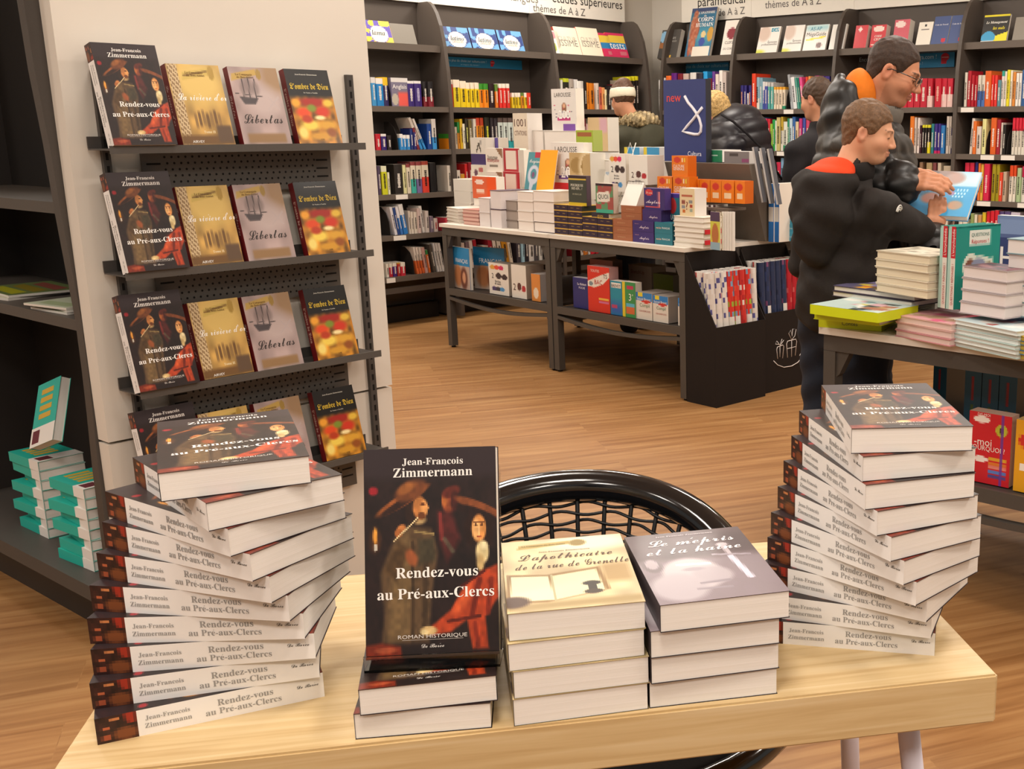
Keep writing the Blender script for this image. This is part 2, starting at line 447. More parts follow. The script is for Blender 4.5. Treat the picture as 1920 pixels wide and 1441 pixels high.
def spine_mb(w, d, h, col, bands=(), stripe=None, page='e4dacb', px=0.0):
    m = MB(); cuts = [0.0, 1.0]
    for (a, b, c) in bands: cuts += [a, b]
    cuts = sorted(set(round(min(max(c, 0), 1), 4) for c in cuts))
    for a, b in zip(cuts[:-1], cuts[1:]):
        cc = col; mid = (a + b) / 2
        for (p, q, c) in bands:
            if p <= mid <= q: cc = c
        z0, z1 = a * h, b * h; bow = min(.004, w * .18)
        m.quad([(px, 0, z0), (px + w * .5, -bow, z0), (px + w * .5, -bow, z1), (px, 0, z1)], cc); m.quad([(px + w * .5, -bow, z0), (px + w, 0, z0), (px + w, 0, z1), (px + w * .5, -bow, z1)], cc)
        m.quad([(px, d, z0), (px, 0, z0), (px, 0, z1), (px, d, z1)], cc); m.quad([(px + w, 0, z0), (px + w, d, z0), (px + w, d, z1), (px + w, 0, z1)], cc)
    m.quad([(px, 0, h), (px + w, 0, h), (px + w, d, h), (px, d, h)], page); m.quad([(px, d, 0), (px + w, d, 0), (px + w, 0, 0), (px, 0, 0)], page)
    m.quad([(px + w, d, 0), (px, d, 0), (px, d, h), (px + w, d, h)], page)
    if stripe:   # the printed title, letter by letter as small blocks
        z = h * .22; bow = min(.004, w * .18) + .0006; r = random.Random(int(w * 1e5) + int(h * 1e4))
        while z < h * .7:
            L = h * r.uniform(.02, .045); hw = w * r.uniform(.13, .2)
            m.quad([(px + w * .5 - hw, -bow, z), (px + w * .5 + hw, -bow, z), (px + w * .5 + hw, -bow, z + L), (px + w * .5 - hw, -bow, z + L)], stripe); z += L + h * .012
    return m
def lum(h):
    c = C(h); return .3 * c[0] + .6 * c[1] + .1 * c[2]
def shelf_row(fr, ztop, yb, spec, bay, shelf, y=0.03):
    """spec lines: x0 x1 ytop base [t=col@frac] [b=col@frac] [s=col] [l=lean degrees]"""
    for line in spec.strip().split(';'):
        q = line.split()
        if not q: continue
        x0, x1, yt, base = float(q[0]), float(q[1]), float(q[2]), q[3]
        bands = []; stripe = None; lean = 0.0; desc = ''
        for k in q[4:]:
            key, val = k.split('=')
            if key == 't': c, f = val.split('@'); bands.append((1 - float(f), 1.0, c)); desc += ' with %s top' % cname(c)
            elif key == 'b': c, f = val.split('@'); bands.append((0.0, float(f), c)); desc += (' and' if desc else ' with') + ' %s foot' % cname(c)
            elif key == 's': stripe = val
            elif key == 'l': lean = float(val)
        if stripe is None: stripe = '1e1a18' if lum(base) > .35 else 'e8e0d4'
        yy = y + RNG.uniform(-.008, .012)
        xa, _ = fr.px(x0, yb, yy); xb, _ = fr.px(x1, yb, yy); _, zt = fr.px((x0 + x1) / 2, yt, yy)
        w = max(xb - xa - .0015, .006); h = max(zt - ztop, .1) / math.cos(R(lean))
        d = min(.23, max(.12, h * .7))
        w2 = w * math.cos(R(lean))
        piv = -w2 if lean > 0 else 0.0
        m = spine_mb(w2, d, h, base, bands, stripe, px=piv)
        kind = 'booklet' if w < .013 else ('paperback' if w < .03 else 'thick paperback')
        o = m.build(kind.replace(' ', '_'), 'print_satin'); place(o, fr.w(xb if lean > 0 else xa, yy, ztop + .0005), fr.yaw, 0, R(lean))
        tag(o, '%s%s%s%s, %s shelf of %s' % ('leaning ' if lean else '', cname(base), ' ' + kind, desc, shelf, bay), 'book', 'books on the %s shelf of the %s' % (shelf, bay))

# ================================================================== wall bookcases
GREY = '544b44'
ZL = [1.99, 1.56, 1.254, .941, .647, .345]
ZR = [2.0, 1.558, 1.223, .892, .565, .25]
SH = .033
PROF = [(0, .02), (0, 1.62), (.012, 1.85), (.035, 2.03), (.07, 2.18), (.11, 2.27), (.155, 2.33), (.2, 2.355), (BD, 2.355), (BD, .02)]
_side = MB(); _side.prism(PROF, 'x', 0, .03, GREY); _sidem = _side.mesh('side_panel', 'metal_paint')
def bookcase(fr, x0, x1, zs, label, sign=None, last=False, ysh=0.015):
    e = empty('bookcase', fr.w(x0, 0), fr.yaw); W = x1 - x0
    tag(e, label, 'bookcase', 'dark grey bookcases along the walls')
    a = link('side_panel', _sidem, e); a.location = (.001, 0, 0)
    if last: b = link('side_panel', _sidem, e); b.location = (W - .031, 0, 0)
    m = MB(); m.box(.031, W - (.031 if last else .001), BD - .02, BD, .12, 2.355, GREY); m.build('back_panel', 'metal_paint', e)
    for k, z in enumerate(zs):
        ya = .075 if k == 0 else ysh
        m = MB(); m.box(.031, W - (.031 if last else 0.001), ya, BD - .02, z, z + SH, GREY)
        s = m.build('shelf', 'metal_paint', e)
        m = MB(); m.box(.031, W - (.031 if last else 0.001), ya - .006, ya, z - .004, z + SH + (.012 if k == 0 else .002), '635950'); m.build('shelf_lip', 'metal_paint', s)
    m = MB(); m.box(.031, W - (.031 if last else 0.001), .02, .05, zs[-1] - .09, zs[-1] - .05, GREY).box(.031, W - .032, .25, BD, .0, .12, '2a2522'); m.build('plinth', 'metal_paint', e)  # kick rail, plus a dark block added for the shadow under the open base
    m = MB(); m.box(.001, W - .001, BD - .05, BD, 2.356, 2.95, 'f2ece0'); s = m.build('header_sign', 'white_board', e)
    if sign:
        m = MB()
        for (t, cx, zc, hh, col, wd) in sign:
            put_text(m, t, (cx * W, BD - .0502, zc), X3, Z3, width=wd * W if wd else None, height=hh, col=col, lift=.0015)
        m.build('sign_lettering', 'print_matte', s)['kind'] = 'stuff'
    return e, W
def price_labels(fr, zs, spec, y=.015):
    """white shelf-edge labels: (shelf index, x0 px, x1 px, y px)"""
    for (k, x0, x1, yp) in spec:
        xa, _ = fr.px(x0, yp, y); xb, _ = fr.px(x1, yp, y)
        m = MB(); m.box(xa, xb, y - .012, y - .0065, zs[k] - .004, zs[k] + SH - .004, 'e8e2d8')
        o = m.build('shelf_label', 'print_matte'); o.location = fr.o; o.rotation_euler = (0, 0, fr.yaw)
        tag(o, 'blank white label strip clipped to a dark shelf edge', 'label', 'white shelf-edge labels')
XL = [4.364, 5.444, 6.518, 7.616]
XR = [-7.3, -6.45, -5.40, -4.30, -3.2]
bookcase(WL, XL[0], XL[1], ZL, 'dark grey wall bookcase of language methods beside the white end panel')
bookcase(WL, XL[1], XL[2], ZL, 'dark grey wall bookcase with three blue square boxes on its top shelf',
         [('méthodes de langues', .70, 2.475, .07, '7a746e', None)])
bookcase(WL, XL[2], XL[3], ZL, 'dark grey wall bookcase with cream display books on its top shelf',
         [('études supérieures', .60, 2.50, .075, '2a2624', None), ('thèmes de A à Z', .30, 2.405, .06, '6a6460', None)], last=True)
bookcase(WR, XR[0] + .05, XR[1], ZR, 'dark grey wall bookcase under the paramédical sign', [('paramédical', .58, 2.52, .08, '2a2624', None), ('thèmes de A à Z', .55, 2.42, .06, '6a6460', None)])
bookcase(WR, XR[1], XR[2], ZR, 'dark grey wall bookcase of white exam guides', [('thèmes de A à Z', .42, 2.45, .06, '6a6460', None)])
bookcase(WR, XR[2], XR[3], ZR, 'dark grey wall bookcase of red law codes behind the man')
bookcase(WR, XR[3], XR[4], ZR, 'dark grey wall bookcase with the black and yellow management book', last=True)
price_labels(WL, ZL, [(3, 741, 763, 370), (4, 737, 760, 447), (5, 724, 740, 529), (4, 848, 870, 441)])
price_labels(WR, ZR, [(1, 1385, 1402, 208), (1, 1471, 1489, 208), (1, 1803, 1827, 208), (2, 1458, 1476, 291), (2, 1840, 1865, 294), (2, 1878, 1904, 294), (3, 1488, 1500, 363), (3, 1833, 1858, 382), (3, 1909, 1930, 383)])
# blue banners on the back boards
def banner(fr, x0, x1, yt, yb, texts, logo, label):
    y = BD - .035
    xa, z1 = fr.px(x0, yt, y); xb, z0 = fr.px(x1, (yb + yt) / 2 + (yb - yt) / 2, y)
    w, h = xb - xa, z1 - z0
    m = MB(); m.box(0, w, 0, .006, 0, h, '1f7fae'); o = m.build('shop_banner', 'print_satin'); place(o, fr.w(xa, y, z0), fr.yaw)
    tag(o, label, 'banner', 'blue shop banners on the bookcase backs')
    m = MB()
    for (s, cx, cz, hh, c) in texts: put_text(m, s, (cx * w, 0, cz * h), X3, Z3, height=hh * h, col=c, lift=.001)
    m.build('banner_lettering', 'print_matte', o)['kind'] = 'stuff'
    if logo:
        m = MB(); cx, cz, r = logo[0] * w, .5 * h, .3 * h
        m.quad([(cx + r * math.cos(a * .5236), -.0012, cz + r * .35 + r * .8 * math.sin(a * .5236)) for a in range(12)], 'cc2c38')
        m.quad([(cx - r * .9, -.0012, cz - r), (cx + r * .3, -.0012, cz - r), (cx + r * .5, -.0012, cz), (cx - r * .9, -.0012, cz)], 'cc2c38')
        m.quad([(cx - r * .8, -.0016, cz + r * .25), (cx + r * .8, -.0016, cz + r * .25), (cx + r * .8, -.0016, cz + r * .36), (cx - r * .8, -.0016, cz + r * .36)], 'f0d8d0')
        m.build('red_emblem', 'print_matte', o)
banner(WL, 822, 979, 105, 131, [('Encore plus de choix sur cultura.com !', .30, .66, .26, 'cfe4ee'), ('en magasin dès demain !', .36, .28, .18, '9fcade')], (.63,), 'blue shop banner under the three blue square boxes')
banner(WR, 1258, 1366, 117, 137, [('Encore plus de choix sur cultura.com !', .55, .62, .26, 'a8d0e0')], None, 'blue shop banner under the anatomy book')
banner(WR, 1650, 1789, 100, 125, [('Encore plus de choix sur cultura.com !', .24, .66, .26, 'cfe4ee'), ('en magasin dès demain !', .36, .28, .18, '9fcade')], (.88,), 'blue shop banner behind the man, above the red law codes')

BW = 'white-panel bookcase'; BB = 'blue-box bookcase'; BC_ = 'cream-display bookcase'
shelf_row(WL, ZL[1] + SH, 201, '''699 707 145 3f8fc4 t=d8d4d0@.2; 708 721 147 1f7fc0 t=e8e0d8@.2; 721 730 145 2a2050 t=e0b820@.28; 767 778 152 35206a t=e0dcd8@.1; 779 792 152 35206a t=e0dcd8@.1 s=b8b0d0; 795 803 153 1c1718 b=7a1c28@.4; 805 814 153 1c1718 b=7a1c28@.4''', BW, 'second')
display(WL, 736, 767, 146, 200, .03, .03, '6a6484', 'purple and red English method facing out beside navy books', art=lambda U, V: mixc(mixc(mixc(canvas(U, '7a7488'), rect(U, V, 0, 1, .85, 1), 'd8d4d0'), rect(U, V, .4, 1, 0, .5, .1), 'e05a50'), ell(U, V, .2, .25, .2, .2), 'b8b0a0'),
        texts=[('Anglais', .5, .7, .85, None, 'f4f0ec')], zb=ZL[1] + SH)
shelf_row(WL, ZL[2] + SH, 283, '''706 715 251 c02030 t=c02030@.1; 716 726 251 35206a t=e0dcd8@.15; 728 735 254 2a2020; 751 757 251 2f86c8 t=e8e4e0@.25; 757 763 253 2f86c8 t=e8e4e0@.25; 764 770 253 2f86c8 t=e8e4e0@.25; 771 776 241 1c2f70; 777 782 248 2a2a70; 783 788 240 7a2430 l=-12; 789 794 222 d8ccc0 b=3a90d0@.3 l=-22; 796 800 224 e4dcd4 b=3a90d0@.35 l=-22; 803 811 232 16408a; 812 820 223 e0d8d0 b=3a90d0@.4''', BW, 'third')
shelf_row(WL, ZL[3] + SH, 366, '''711 716 311 50405a; 718 728 311 c8c820 t=e0e0c0@.2; 729 733 323 e8e4c8; 742 757 308 26201c; 758 764 309 dcd8a0; 765 772 307 e0d4bc t=904040@.12; 773 782 303 e0d4bc t=904040@.12 b=3fae9e@.45; 783 793 303 e0d4bc t=904040@.12 b=7a6a9a@.45; 794 806 302 e0d4bc t=a04030@.12 b=d84030@.5; 809 820 305 1a1818 s=1a1818''', BW, 'fourth')
shelf_row(WL, ZL[4] + SH, 441, '''741 746 388 e8e4e8 l=-9; 747 751 389 2f4a88 l=-9; 752 757 387 3a70b8 t=e8e4e8@.4 l=-9; 758 766 383 2f78c0 t=e8e4e0@.35 l=-9; 768 772 395 ddd0c0; 773 777 397 ddd0c0; 778 784 397 d8ccbc; 785 791 390 c8b0a8; 793 798 386 e8e0d8 l=-6; 800 806 395 d0c4bc; 808 814 405 807080; 815 822 415 e8d8d0 s=c03030''', BW, 'fifth')
shelf_row(WL, ZL[5] + SH, 516, '''725 730 500 e0d8c8; 731 737 498 c02838 t=e0d8c8@.3; 738 745 498 4a2a70 t=e0d8c8@.25; 746 752 500 b03028 t=c89830@.1; 753 761 499 c02838 t=e0d8c8@.3; 783 787 463 e8dcd0 b=e87038@.5 l=-7; 788 792 463 e8dcd0 b=e87038@.5 l=-7; 793 798 463 e8dcd0 b=e87038@.5 l=-7; 799 804 463 c8a098 l=-7; 805 809 468 e07030 t=3a8a48@.2 l=-7; 814 819 457 504840 l=-8; 821 825 455 e0dcd8 l=-8; 826 830 455 dcd8d4 l=-8; 831 835 455 e0dcd8 l=-8''', BW, 'lowest')
shelf_row(WL, ZL[1] + SH, 203, '''838 851 150 c83038 t=f0e4d4@.15 s=f0e4d4; 852 864 149.5 e0c820 t=f0e0c8@.28; 864.5 876 152 e8c818 t=f0e0c8@.28; 876 883 155 e8c818 t=f0e0c8@.25; 884 891 155 e8c818 t=f0e0c8@.25; 892 900 155 e8c818 t=f0e0c8@.25; 900 908 157 e88818 t=3a8a28@.25; 909 917 157 e88818 t=3a8a28@.25; 918 928 157 281418; 930 935 158 e07820 t=608030@.3; 937 943 157 e03028 t=f0e4d4@.18; 944 950 157 e03028 t=f0e4d4@.18; 951 957 157 e03028 t=f0e4d4@.18; 961 966 174 e0c020 t=f0e4d4@.28; 967 971 174 e0c020 t=f0e4d4@.28; 972 977 174 e0c020 t=f0e4d4@.28; 978 983 174 e09020 t=608030@.2; 984 989 174 e0c020 t=f0e4d4@.28; 990 996 174 d83820''', BB, 'second')
shelf_row(WL, ZL[2] + SH, 282, '''842 853 251 e88818 t=3a8a28@.3; 855 859 238 c8b8a0; 860 864 229 e09028 t=2a8a40@.4; 865 870 223 d8b020; 870 874 232 e8e0c8; 875 880 222 302818 s=d8d870; 881 887 225 7a6a38; 890 896 223 e0d8c8; 896 902 221 e08a18 t=c04020@.25; 903 909 221 e08a18 t=c04020@.25; 911 920 220 28281c s=d8d840; 922 928 221 30282c; 929 935 222 30282c; 936 945 221 cfd8d0 b=2a9aa0@.25 t=60504a@.15; 946 954 221 cfd8d0 b=2a9aa0@.25 t=60504a@.15; 955 964 221 cfd8d0 b=2a9aa0@.25 t=60504a@.15''', BB, 'third')
shelf_row(WL, ZL[3] + SH, 361, '''841 848 310 e8dccc; 849 856 314 e8dccc; 857 865 319 e4d8c8; 866 873 326 d89830; 874 880 307 d02828; 881 888 304 8a1020''', BB, 'fourth')
shelf_row(WL, ZL[4] + SH, 436, '''836 843 412 d04050; 844 850 410 4a2a70; 851 858 412 c84a58; 859 866 414 e0d0c8; 867 874 412 c04048; 876 884 410 7a3a60''', BB, 'fifth')
shelf_row(WL, ZL[5] + SH, 500, '''866 873 455 d8c0b0; 875 884 453 806a70; 886 892 451 e0d0c8 l=-6; 893 899 449 b02030 l=-6; 906 918 460 c8b0a8; 922 929 448 a02030 l=-8; 930 936 447 e8dcd0 l=-8; 938 945 446 e0d4c4 l=-8; 946 957 444 d09020 l=-8; 958 963 443 e8dcc8 l=-8; 970 978 444 484048; 980 985 443 a8d0e0; 986 992 444 2a2830; 993 1003 450 e0d8d0; 1004 1010 446 4a4448; 1012 1018 448 d8d4cc''', BB, 'lowest')
shelf_row(WL, ZL[1] + SH, 205, '''1042 1045 147 e0d8c8; 1046 1051 146 28281c; 1053 1057 150 e0dcd0; 1058 1068 147 28281c t=c8d030@.12; 1069 1077 148 b0a498; 1078 1085 149 e0dcd8; 1085 1095 152 ece8e0; 1096 1101 155 1c1410; 1102 1105 155 e88820; 1106 1115 156 e08018; 1119 1124 156 e0d0c0; 1124 1129 163 e87860; 1130 1135 164 e8a060; 1135 1139 168 f0e0b0; 1140 1146 164 241c1c; 1147 1153 164 e0d8cc; 1154 1160 160 241c1c; 1162 1170 158 8a2030; 1172 1179 150 d8c8b0; 1180 1186 144 1c1814 t=e0d820@.12; 1187 1192 144 1c1814 t=e0d820@.12; 1193 1198 143 1c1814 t=e0d820@.12''', BC_, 'second')
shelf_row(WL, ZL[2] + SH, 283, '''1095 1100 222 8a2030; 1101 1106 232 d8b0a8; 1108 1116 222 c8b8a0; 1118 1124 226 305a80; 1150 1158 224 e8e0d8; 1160 1168 222 c8c0b4; 1226 1232 226 d8dcd8; 1233 1238 230 2a7a58''', BC_, 'third')
shelf_row(WL, ZL[4] + SH, 440, '''1046 1054 412 d8d0c4; 1058 1066 410 c04048; 1070 1078 412 e0d8cc''', BC_, 'fifth')
shelf_row(WL, ZL[5] + SH, 487, '''1074 1079 453 d02838 l=-8; 1080 1084 453 e8e0d8 l=-8; 1085 1089 453 1c1818 l=-8; 1090 1095 455 e0d8cc l=-8; 1096 1103 455 d07828 l=-8; 1104 1108 456 e4d8cc l=-8; 1109 1117 457 d82838 l=-8; 1118 1124 458 b81828 l=-8; 1150 1168 466 c88828''', BC_, 'lowest')
RP, RE, RL, RM = 'paramédical bookcase', 'exam-guide bookcase', 'law-code bookcase', 'management bookcase'
shelf_row(WR, ZR[1] + SH, 207, '''1236 1240 150 f0ece8; 1243 1249 146 e0d8d4; 1250 1259 142 e87030; 1260 1270 137 60207a; 1272 1281 138 7a1c28; 1282 1292 138 c8b0a8; 1295 1306 136 e0dcd8; 1307 1318 137 302c38; 1319 1327 134 2aa0e0; 1328 1335 147 8a1c20; 1336 1341 134 6a3a90; 1342 1348 139 e8d8cc; 1349 1355 132 f0e8e0; 1355 1362 135 c8b8b0''', RP, 'second')
shelf_row(WR, ZR[1] + SH, 205, '''1389 1394 160 2c2470 s=e8a060; 1395 1400 160 2c2470; 1401 1404 175 e8e0e0; 1404 1409 160 2c2470 s=e8a060; 1410 1417 138 e04020; 1417 1424 145 88b0c0 b=e0dcd0@.35; 1424 1430 146 7aa0b0; 1430 1434 153 3a50a0 t=e0e0e0@.3; 1434 1439 154 4a50a0 t=d8d4d0@.15; 1439 1444 155 60b0a8 t=c8c4c0@.15; 1445 1450 155 60b0a8 t=c8c4c0@.15; 1451 1455 163 e8d8c0 t=e8a830@.12; 1456 1460 163 e8d8c0 t=e8a830@.12; 1461 1466 163 e8d8c0 t=e8a830@.12; 1467 1472 163 e8d8c0 t=e8a830@.12 b=2a9068@.15; 1483 1487 140 a8acb0 l=-8; 1488 1495 145 e8e8e8 l=-8; 1496 1499 146 50a090 l=-8; 1500 1503 146 1c8a70 l=-8; 1504 1509 145 e05090 l=-8; 1510 1514 144 e04828; 1515 1519 143 e8a050; 1520 1526 146 e06090; 1527 1535 142 c02880; 1536 1545 143 3a2a80; 1546 1555 143 3a2a80''', RE, 'second')
shelf_row(WR, ZR[2] + SH, 287, '''1420 1427 222 d8ccb8; 1428 1433 220 4a90c0; 1433 1438 222 c03060; 1439 1444 223 c82838; 1444 1448 232 90c040; 1448 1453 224 209848; 1453 1456 226 e0e4d8; 1456 1463 220 c8b878; 1464 1468 219 c0a030 b=e0dcd0@.6; 1469 1476 228 e0e0d0 b=209060@.2; 1476 1480 222 2a8a68; 1480 1485 222 c0d8e0; 1485 1491 219 3060a0; 1491 1497 228 e0c8a0; 1498 1503 222 c03878; 1504 1510 221 4050a0; 1511 1517 222 c84868''', RE, 'third')
shelf_row(WR, ZR[3] + SH, 361, '''1450 1455 305 d04878; 1456 1463 304 c02848; 1464 1469 296 80a8c8; 1470 1476 318 c8a020; 1476 1480 295 2a7a60; 1481 1488 328 a0c060; 1490 1499 336 e0dcd0; 1500 1508 300 3a7a58''', RE, 'fourth')
shelf_row(WR, ZR[4] + SH, 436, '''1470 1476 380 c0a880; 1478 1483 384 e0d4c8; 1484 1488 385 c05030; 1490 1496 386 8a3028''', RE, 'fifth')
shelf_row(WR, ZR[1] + SH, 205, '''1690 1700 150 c8243a; 1701 1712 149 c8243a; 1713 1724 147 c02034; 1725 1737 147 c02034; 1738 1747 147 b81c30 b=e8c0b8@.4; 1752 1763 147 c01c30 s=e8b0a0; 1764 1774 147 c01c34 b=e8c0b8@.45; 1775 1785 147 c01c34 b=e8c0b8@.45''', RL, 'second')
shelf_row(WR, ZR[2] + SH, 289, '''1705 1712 218 e07820; 1713 1717 220 d8ccc0; 1719 1723 221 e8d8d0; 1724 1727 235 3a1020; 1728 1732 234 1c1410 t=d8d030@.1; 1733 1737 234 1c1410 t=d8d030@.1; 1738 1743 234 1c1410 t=d8d030@.1 b=e0d020@.4; 1745 1750 232 2a7a80; 1751 1756 232 3a2a80 b=c82860@.1; 1757 1762 232 3a2a80 b=c82860@.1; 1763 1770 235 2f78b8; 1773 1778 218 c8bcb0; 1779 1782 218 c8bcb0; 1782 1785 240 2c2450''', RL, 'third')
shelf_row(WR, ZR[3] + SH, 376, '''1722 1728 304 8a6a50; 1735 1745 305 a89068; 1747 1753 305 7a4040; 1756 1762 305 c8b8a0; 1767 1784 311 b8a890''', RL, 'fourth')
shelf_row(WR, ZR[4] + SH, 452, '''1690 1697 402 c8a860; 1712 1718 405 e0d4b8; 1719 1724 408 d0c0a0; 1733 1741 420 e0dcc8; 1742 1750 418 c8ccb0; 1752 1759 416 e0d8b0; 1760 1767 416 d8ccb0; 1768 1776 414 e0d8c8; 1777 1784 413 dcd4c4''', RL, 'fifth')
shelf_row(WR, ZR[1] + SH, 203, '''1807 1812 136 e0d8c8; 1813 1819 133 b01828; 1820 1825 141 b01828; 1826 1831 143 b01828; 1832 1838 141 d8d0c0 b=4a70b0@.5; 1839 1845 141 d8d0c0 b=4a70b0@.5; 1845 1856 133 d86020; 1857 1862 141 e03028; 1863 1868 141 e03028; 1869 1875 150 60909a; 1876 1880 133 e0d8d0 t=30a090@.15; 1881 1885 134 ece4d8; 1886 1891 131 e8d820; 1892 1896 132 e8e0c8; 1897 1902 135 d88838; 1903 1908 137 e8e4dc; 1909 1913 137 e8e4dc; 1914 1924 131 2f5a90''', RM, 'second')
shelf_row(WR, ZR[2] + SH, 290, '''1817 1822 222 d8ccc0 l=3; 1823 1829 227 e07028; 1830 1838 237 d8ccc0; 1840 1847 223 e0dc98; 1856 1866 221 d86020 b=d86020@.1; 1867 1874 224 a01c2c; 1875 1878 230 d8ccc0; 1879 1884 234 1c1814; 1896 1901 221 e0d8c8 t=d02038@.35; 1902 1907 221 e0d8c8 t=d02038@.35; 1908 1913 221 e0d8c8 t=d02038@.35; 1914 1920 221 e0d8c8 t=d02038@.35''', RM, 'third')
shelf_row(WR, ZR[3] + SH, 377, '''1807 1815 305 c82040; 1816 1824 305 c82040; 1826 1831 304 2a2470; 1832 1836 306 e87830; 1837 1842 308 e0b040; 1843 1853 307 d02048 s=f0c8c8; 1858 1865 308 a09018 s=1c1810; 1866 1872 308 a09018 s=1c1810; 1872 1878 323 e04828; 1879 1885 322 c0a890; 1891 1897 310 e8e0d0 t=d84818@.3; 1898 1903 310 e8e0d0 t=d84818@.3; 1905 1912 315 a8c090; 1914 1922 312 e8e0d4 t=c02050@.3''', RM, 'fourth')
shelf_row(WR, ZR[4] + SH, 455, '''1796 1803 412 d8d0c0; 1804 1812 413 e0d8c8; 1818 1824 400 90a060; 1825 1830 402 e0d8c0; 1832 1838 403 c89860; 1840 1846 398 d8c030; 1848 1854 396 d02030; 1855 1862 395 d02030; 1863 1870 394 c82030; 1871 1880 396 5a4a80; 1881 1892 396 6a5a90; 1893 1910 398 c8c0d0''', RM, 'fifth')
# front-facing books on the sloped top shelves
def cover_latin(c1, c2):
    def f(U, V):
        im = mixc(canvas(U, c1), noise2(U, V, 6, 3) > .55, c2); im = mixc(im, rect(U, V, .38, .6, .6, 1), c2)
        im = mixc(im, ell(U, V, .52, .38, .36, .42, .08), c2); return mixc(im, ell(U, V, .52, .38, .33, .39, .05), 'f2e8da')
    return f
TB = 'displays on the sloped top shelves'
zt = ZL[0] + SH + .012
display(WL, 690, 739, 40, 84, .1, .02, 'e0b838', 'yellow book with a white disc leaning on the top shelf by the white panel', tilt=R(20), art=cover_latin('e2c23c', '5a48a0'), texts=[('lama', .5, .45, .5, None, '2a2420', 'italic')], zb=zt, nx=20, ny=20, group=TB)
for (a, b, yt_) in ((836, 885, 52), (888, 937, 55), (940, 985, 59)):
    display(WL, a, b, yt_, yt_ + 40, .1, .05, '6a9ccc', 'blue square box with a white disc reading latino on the top shelf', name='book_box', cat='box', tilt=R(20), art=cover_latin('6aa0d0', '3a4a80'), spine='3a2a58', texts=[('latino', .52, .45, .5, None, '222c3c', 'italic'), ('LANGUES', .52, .27, .42, None, 'cc6a60')], zb=zt, nx=22, ny=22, group='three blue boxes on the top shelf')
display(WL, 1034, 1056, 58, 102, .1, .02, 'e8dcd8', 'white book with a pink speech bubble beside the cream display books', tilt=R(20), art=lambda U, V: mixc(mixc(canvas(U, 'f0e8e0'), ell(U, V, .5, .8, .45, .14), 'e09098'), ell(U, V, .4, .3, .2, .2), 'a8b850'), zb=zt, group=TB)
for (a, b, g) in ((1050, 1092, 52), (1093, 1132, 53)):
    display(WL, a, b, g, g + 52, .1, .035, 'f0e4cc', 'cream book with red spine and stacked capitals on the top shelf', tilt=R(20), spine='d05a4a', texts=[('CULTUR', .5, .58, .8, None, 'b8a89a'), ('ISSIME', .52, .42, .8, None, '8a8078')], zb=zt, group='cream display books')
_tst = lambda U, V: mixc(mixc(mixc(canvas(U, 'd0285a'), rect(U, V, 0, 1, .62, .9), 'e0c040'), rect(U, V, 0, 1, .33, .62), '2a80b8'), rect(U, V, .55, .95, .08, .25), 'c86a78')
for (a, b) in ((1133, 1151), (1146, 1180)):
    display(WL, a, b, 63, 109, .1, .02, 'd0285a', 'magenta, yellow and blue test book on the top shelf', tilt=R(20), art=_tst, texts=[('tests', .5, .5, .8, None, 'f4f0ea')] if b > 1170 else (), zb=zt, spine='e08a20', group='magenta test books')
zt = ZR[0] + SH + .012
display(WR, 1232, 1267, 56, 107, .1, .05, '4a4642', 'dark grey atlas with a balloon on its cover on the top shelf', tilt=R(18), art=lambda U, V: mixc(mixc(mixc(canvas(U, '4c4844'), ell(U, V, .15, .75, .2, .2), '8ab8d8'), ell(U, V, .18, .45, .2, .12), 'a06840'), rect(U, V, .5, .7, .02, .1), 'd8a840'), texts=[('Atlas', .6, .72, .4, None, 'a8a49c', 'serif'), ('anatomie', .6, .6, .55, None, '9a968e', 'serif')], zb=zt, group=TB)
def cover_anat(U, V):
    im = canvas(U, '2f6a8c'); im = mixc(im, V > .9, '3a4a70'); im = mixc(im, rect(U, V, .3, 1, .25, .6, .3), '4a9ab0')
    for (a, b, rx, ry) in ((.2, .88, .09, .07), (.2, .66, .15, .17), (.2, .45, .12, .14), (.14, .2, .07, .2), (.28, .2, .07, .2), (.36, .55, .05, .18)): im = mixc(im, ell(U, V, a, b, rx, ry, .3), '9c4a34')
    im = mixc(im, noise2(U, V, 26, 5) * ell(U, V, .2, .5, .18, .45), 'c88a68')
    im = mixc(im, ell(U, V, .62, .45, .1, .07), 'e0c890'); im = mixc(im, ell(U, V, .9, .45, .12, .15), 'c89840'); im = mixc(im, ell(U, V, .6, .3, .12, .09), '3a50a0')
    return mixc(im, rect(U, V, .28, .95, .0, .2), 'e8e0d0')
display(WR, 1283, 1329, 14, 104, .1, .03, '2f6a8c', 'large anatomy book with a red muscled figure on the top shelf', tilt=R(16), art=cover_anat, nx=26, ny=44, texts=[("L'ANATOMIE", .62, .9, .66, None, 'f0ece4', 'serif'), ('du', .58, .835, .1, None, 'e0dcd4', 'serif'), ('CORPS', .62, .76, .62, None, 'f4f0ea', 'serif'), ('HUMAIN', .6, .65, .7, None, 'f4f0ea', 'serif')], zb=zt, group=TB)
display(WR, 1350, 1375, 38, 103, .1, .025, 'efe6dc', 'tall white book with a dark red blot beside the anatomy book', tilt=R(16), art=lambda U, V: mixc(canvas(U, 'f0e8de'), ell(U, V, .6, .62, .35, .16), '8a2c38'), texts=[('CLEFS', .5, .36, .6, None, '2a2624'), ('DU CORPS', .55, .18, .8, None, '2a2624')], zb=zt, group=TB)
_cap = lambda U, V: mixc(mixc(mixc(canvas(U, 'efeae2'), ell(U, V, .25, .75, .3, .3, .4), 'd8c0b0'), rect(U, V, .6, .95, .78, .96), '2a98b0'), ell(U, V, .1, .05, .3, .08, .8), 'd8dc50')
_cap2 = lambda U, V: mixc(mixc(canvas(U, 'efeae2'), ell(U, V, .25, .75, .3, .3, .4), 'd8c0b0'), ell(U, V, .1, .05, .3, .08, .8), 'd8dc50')
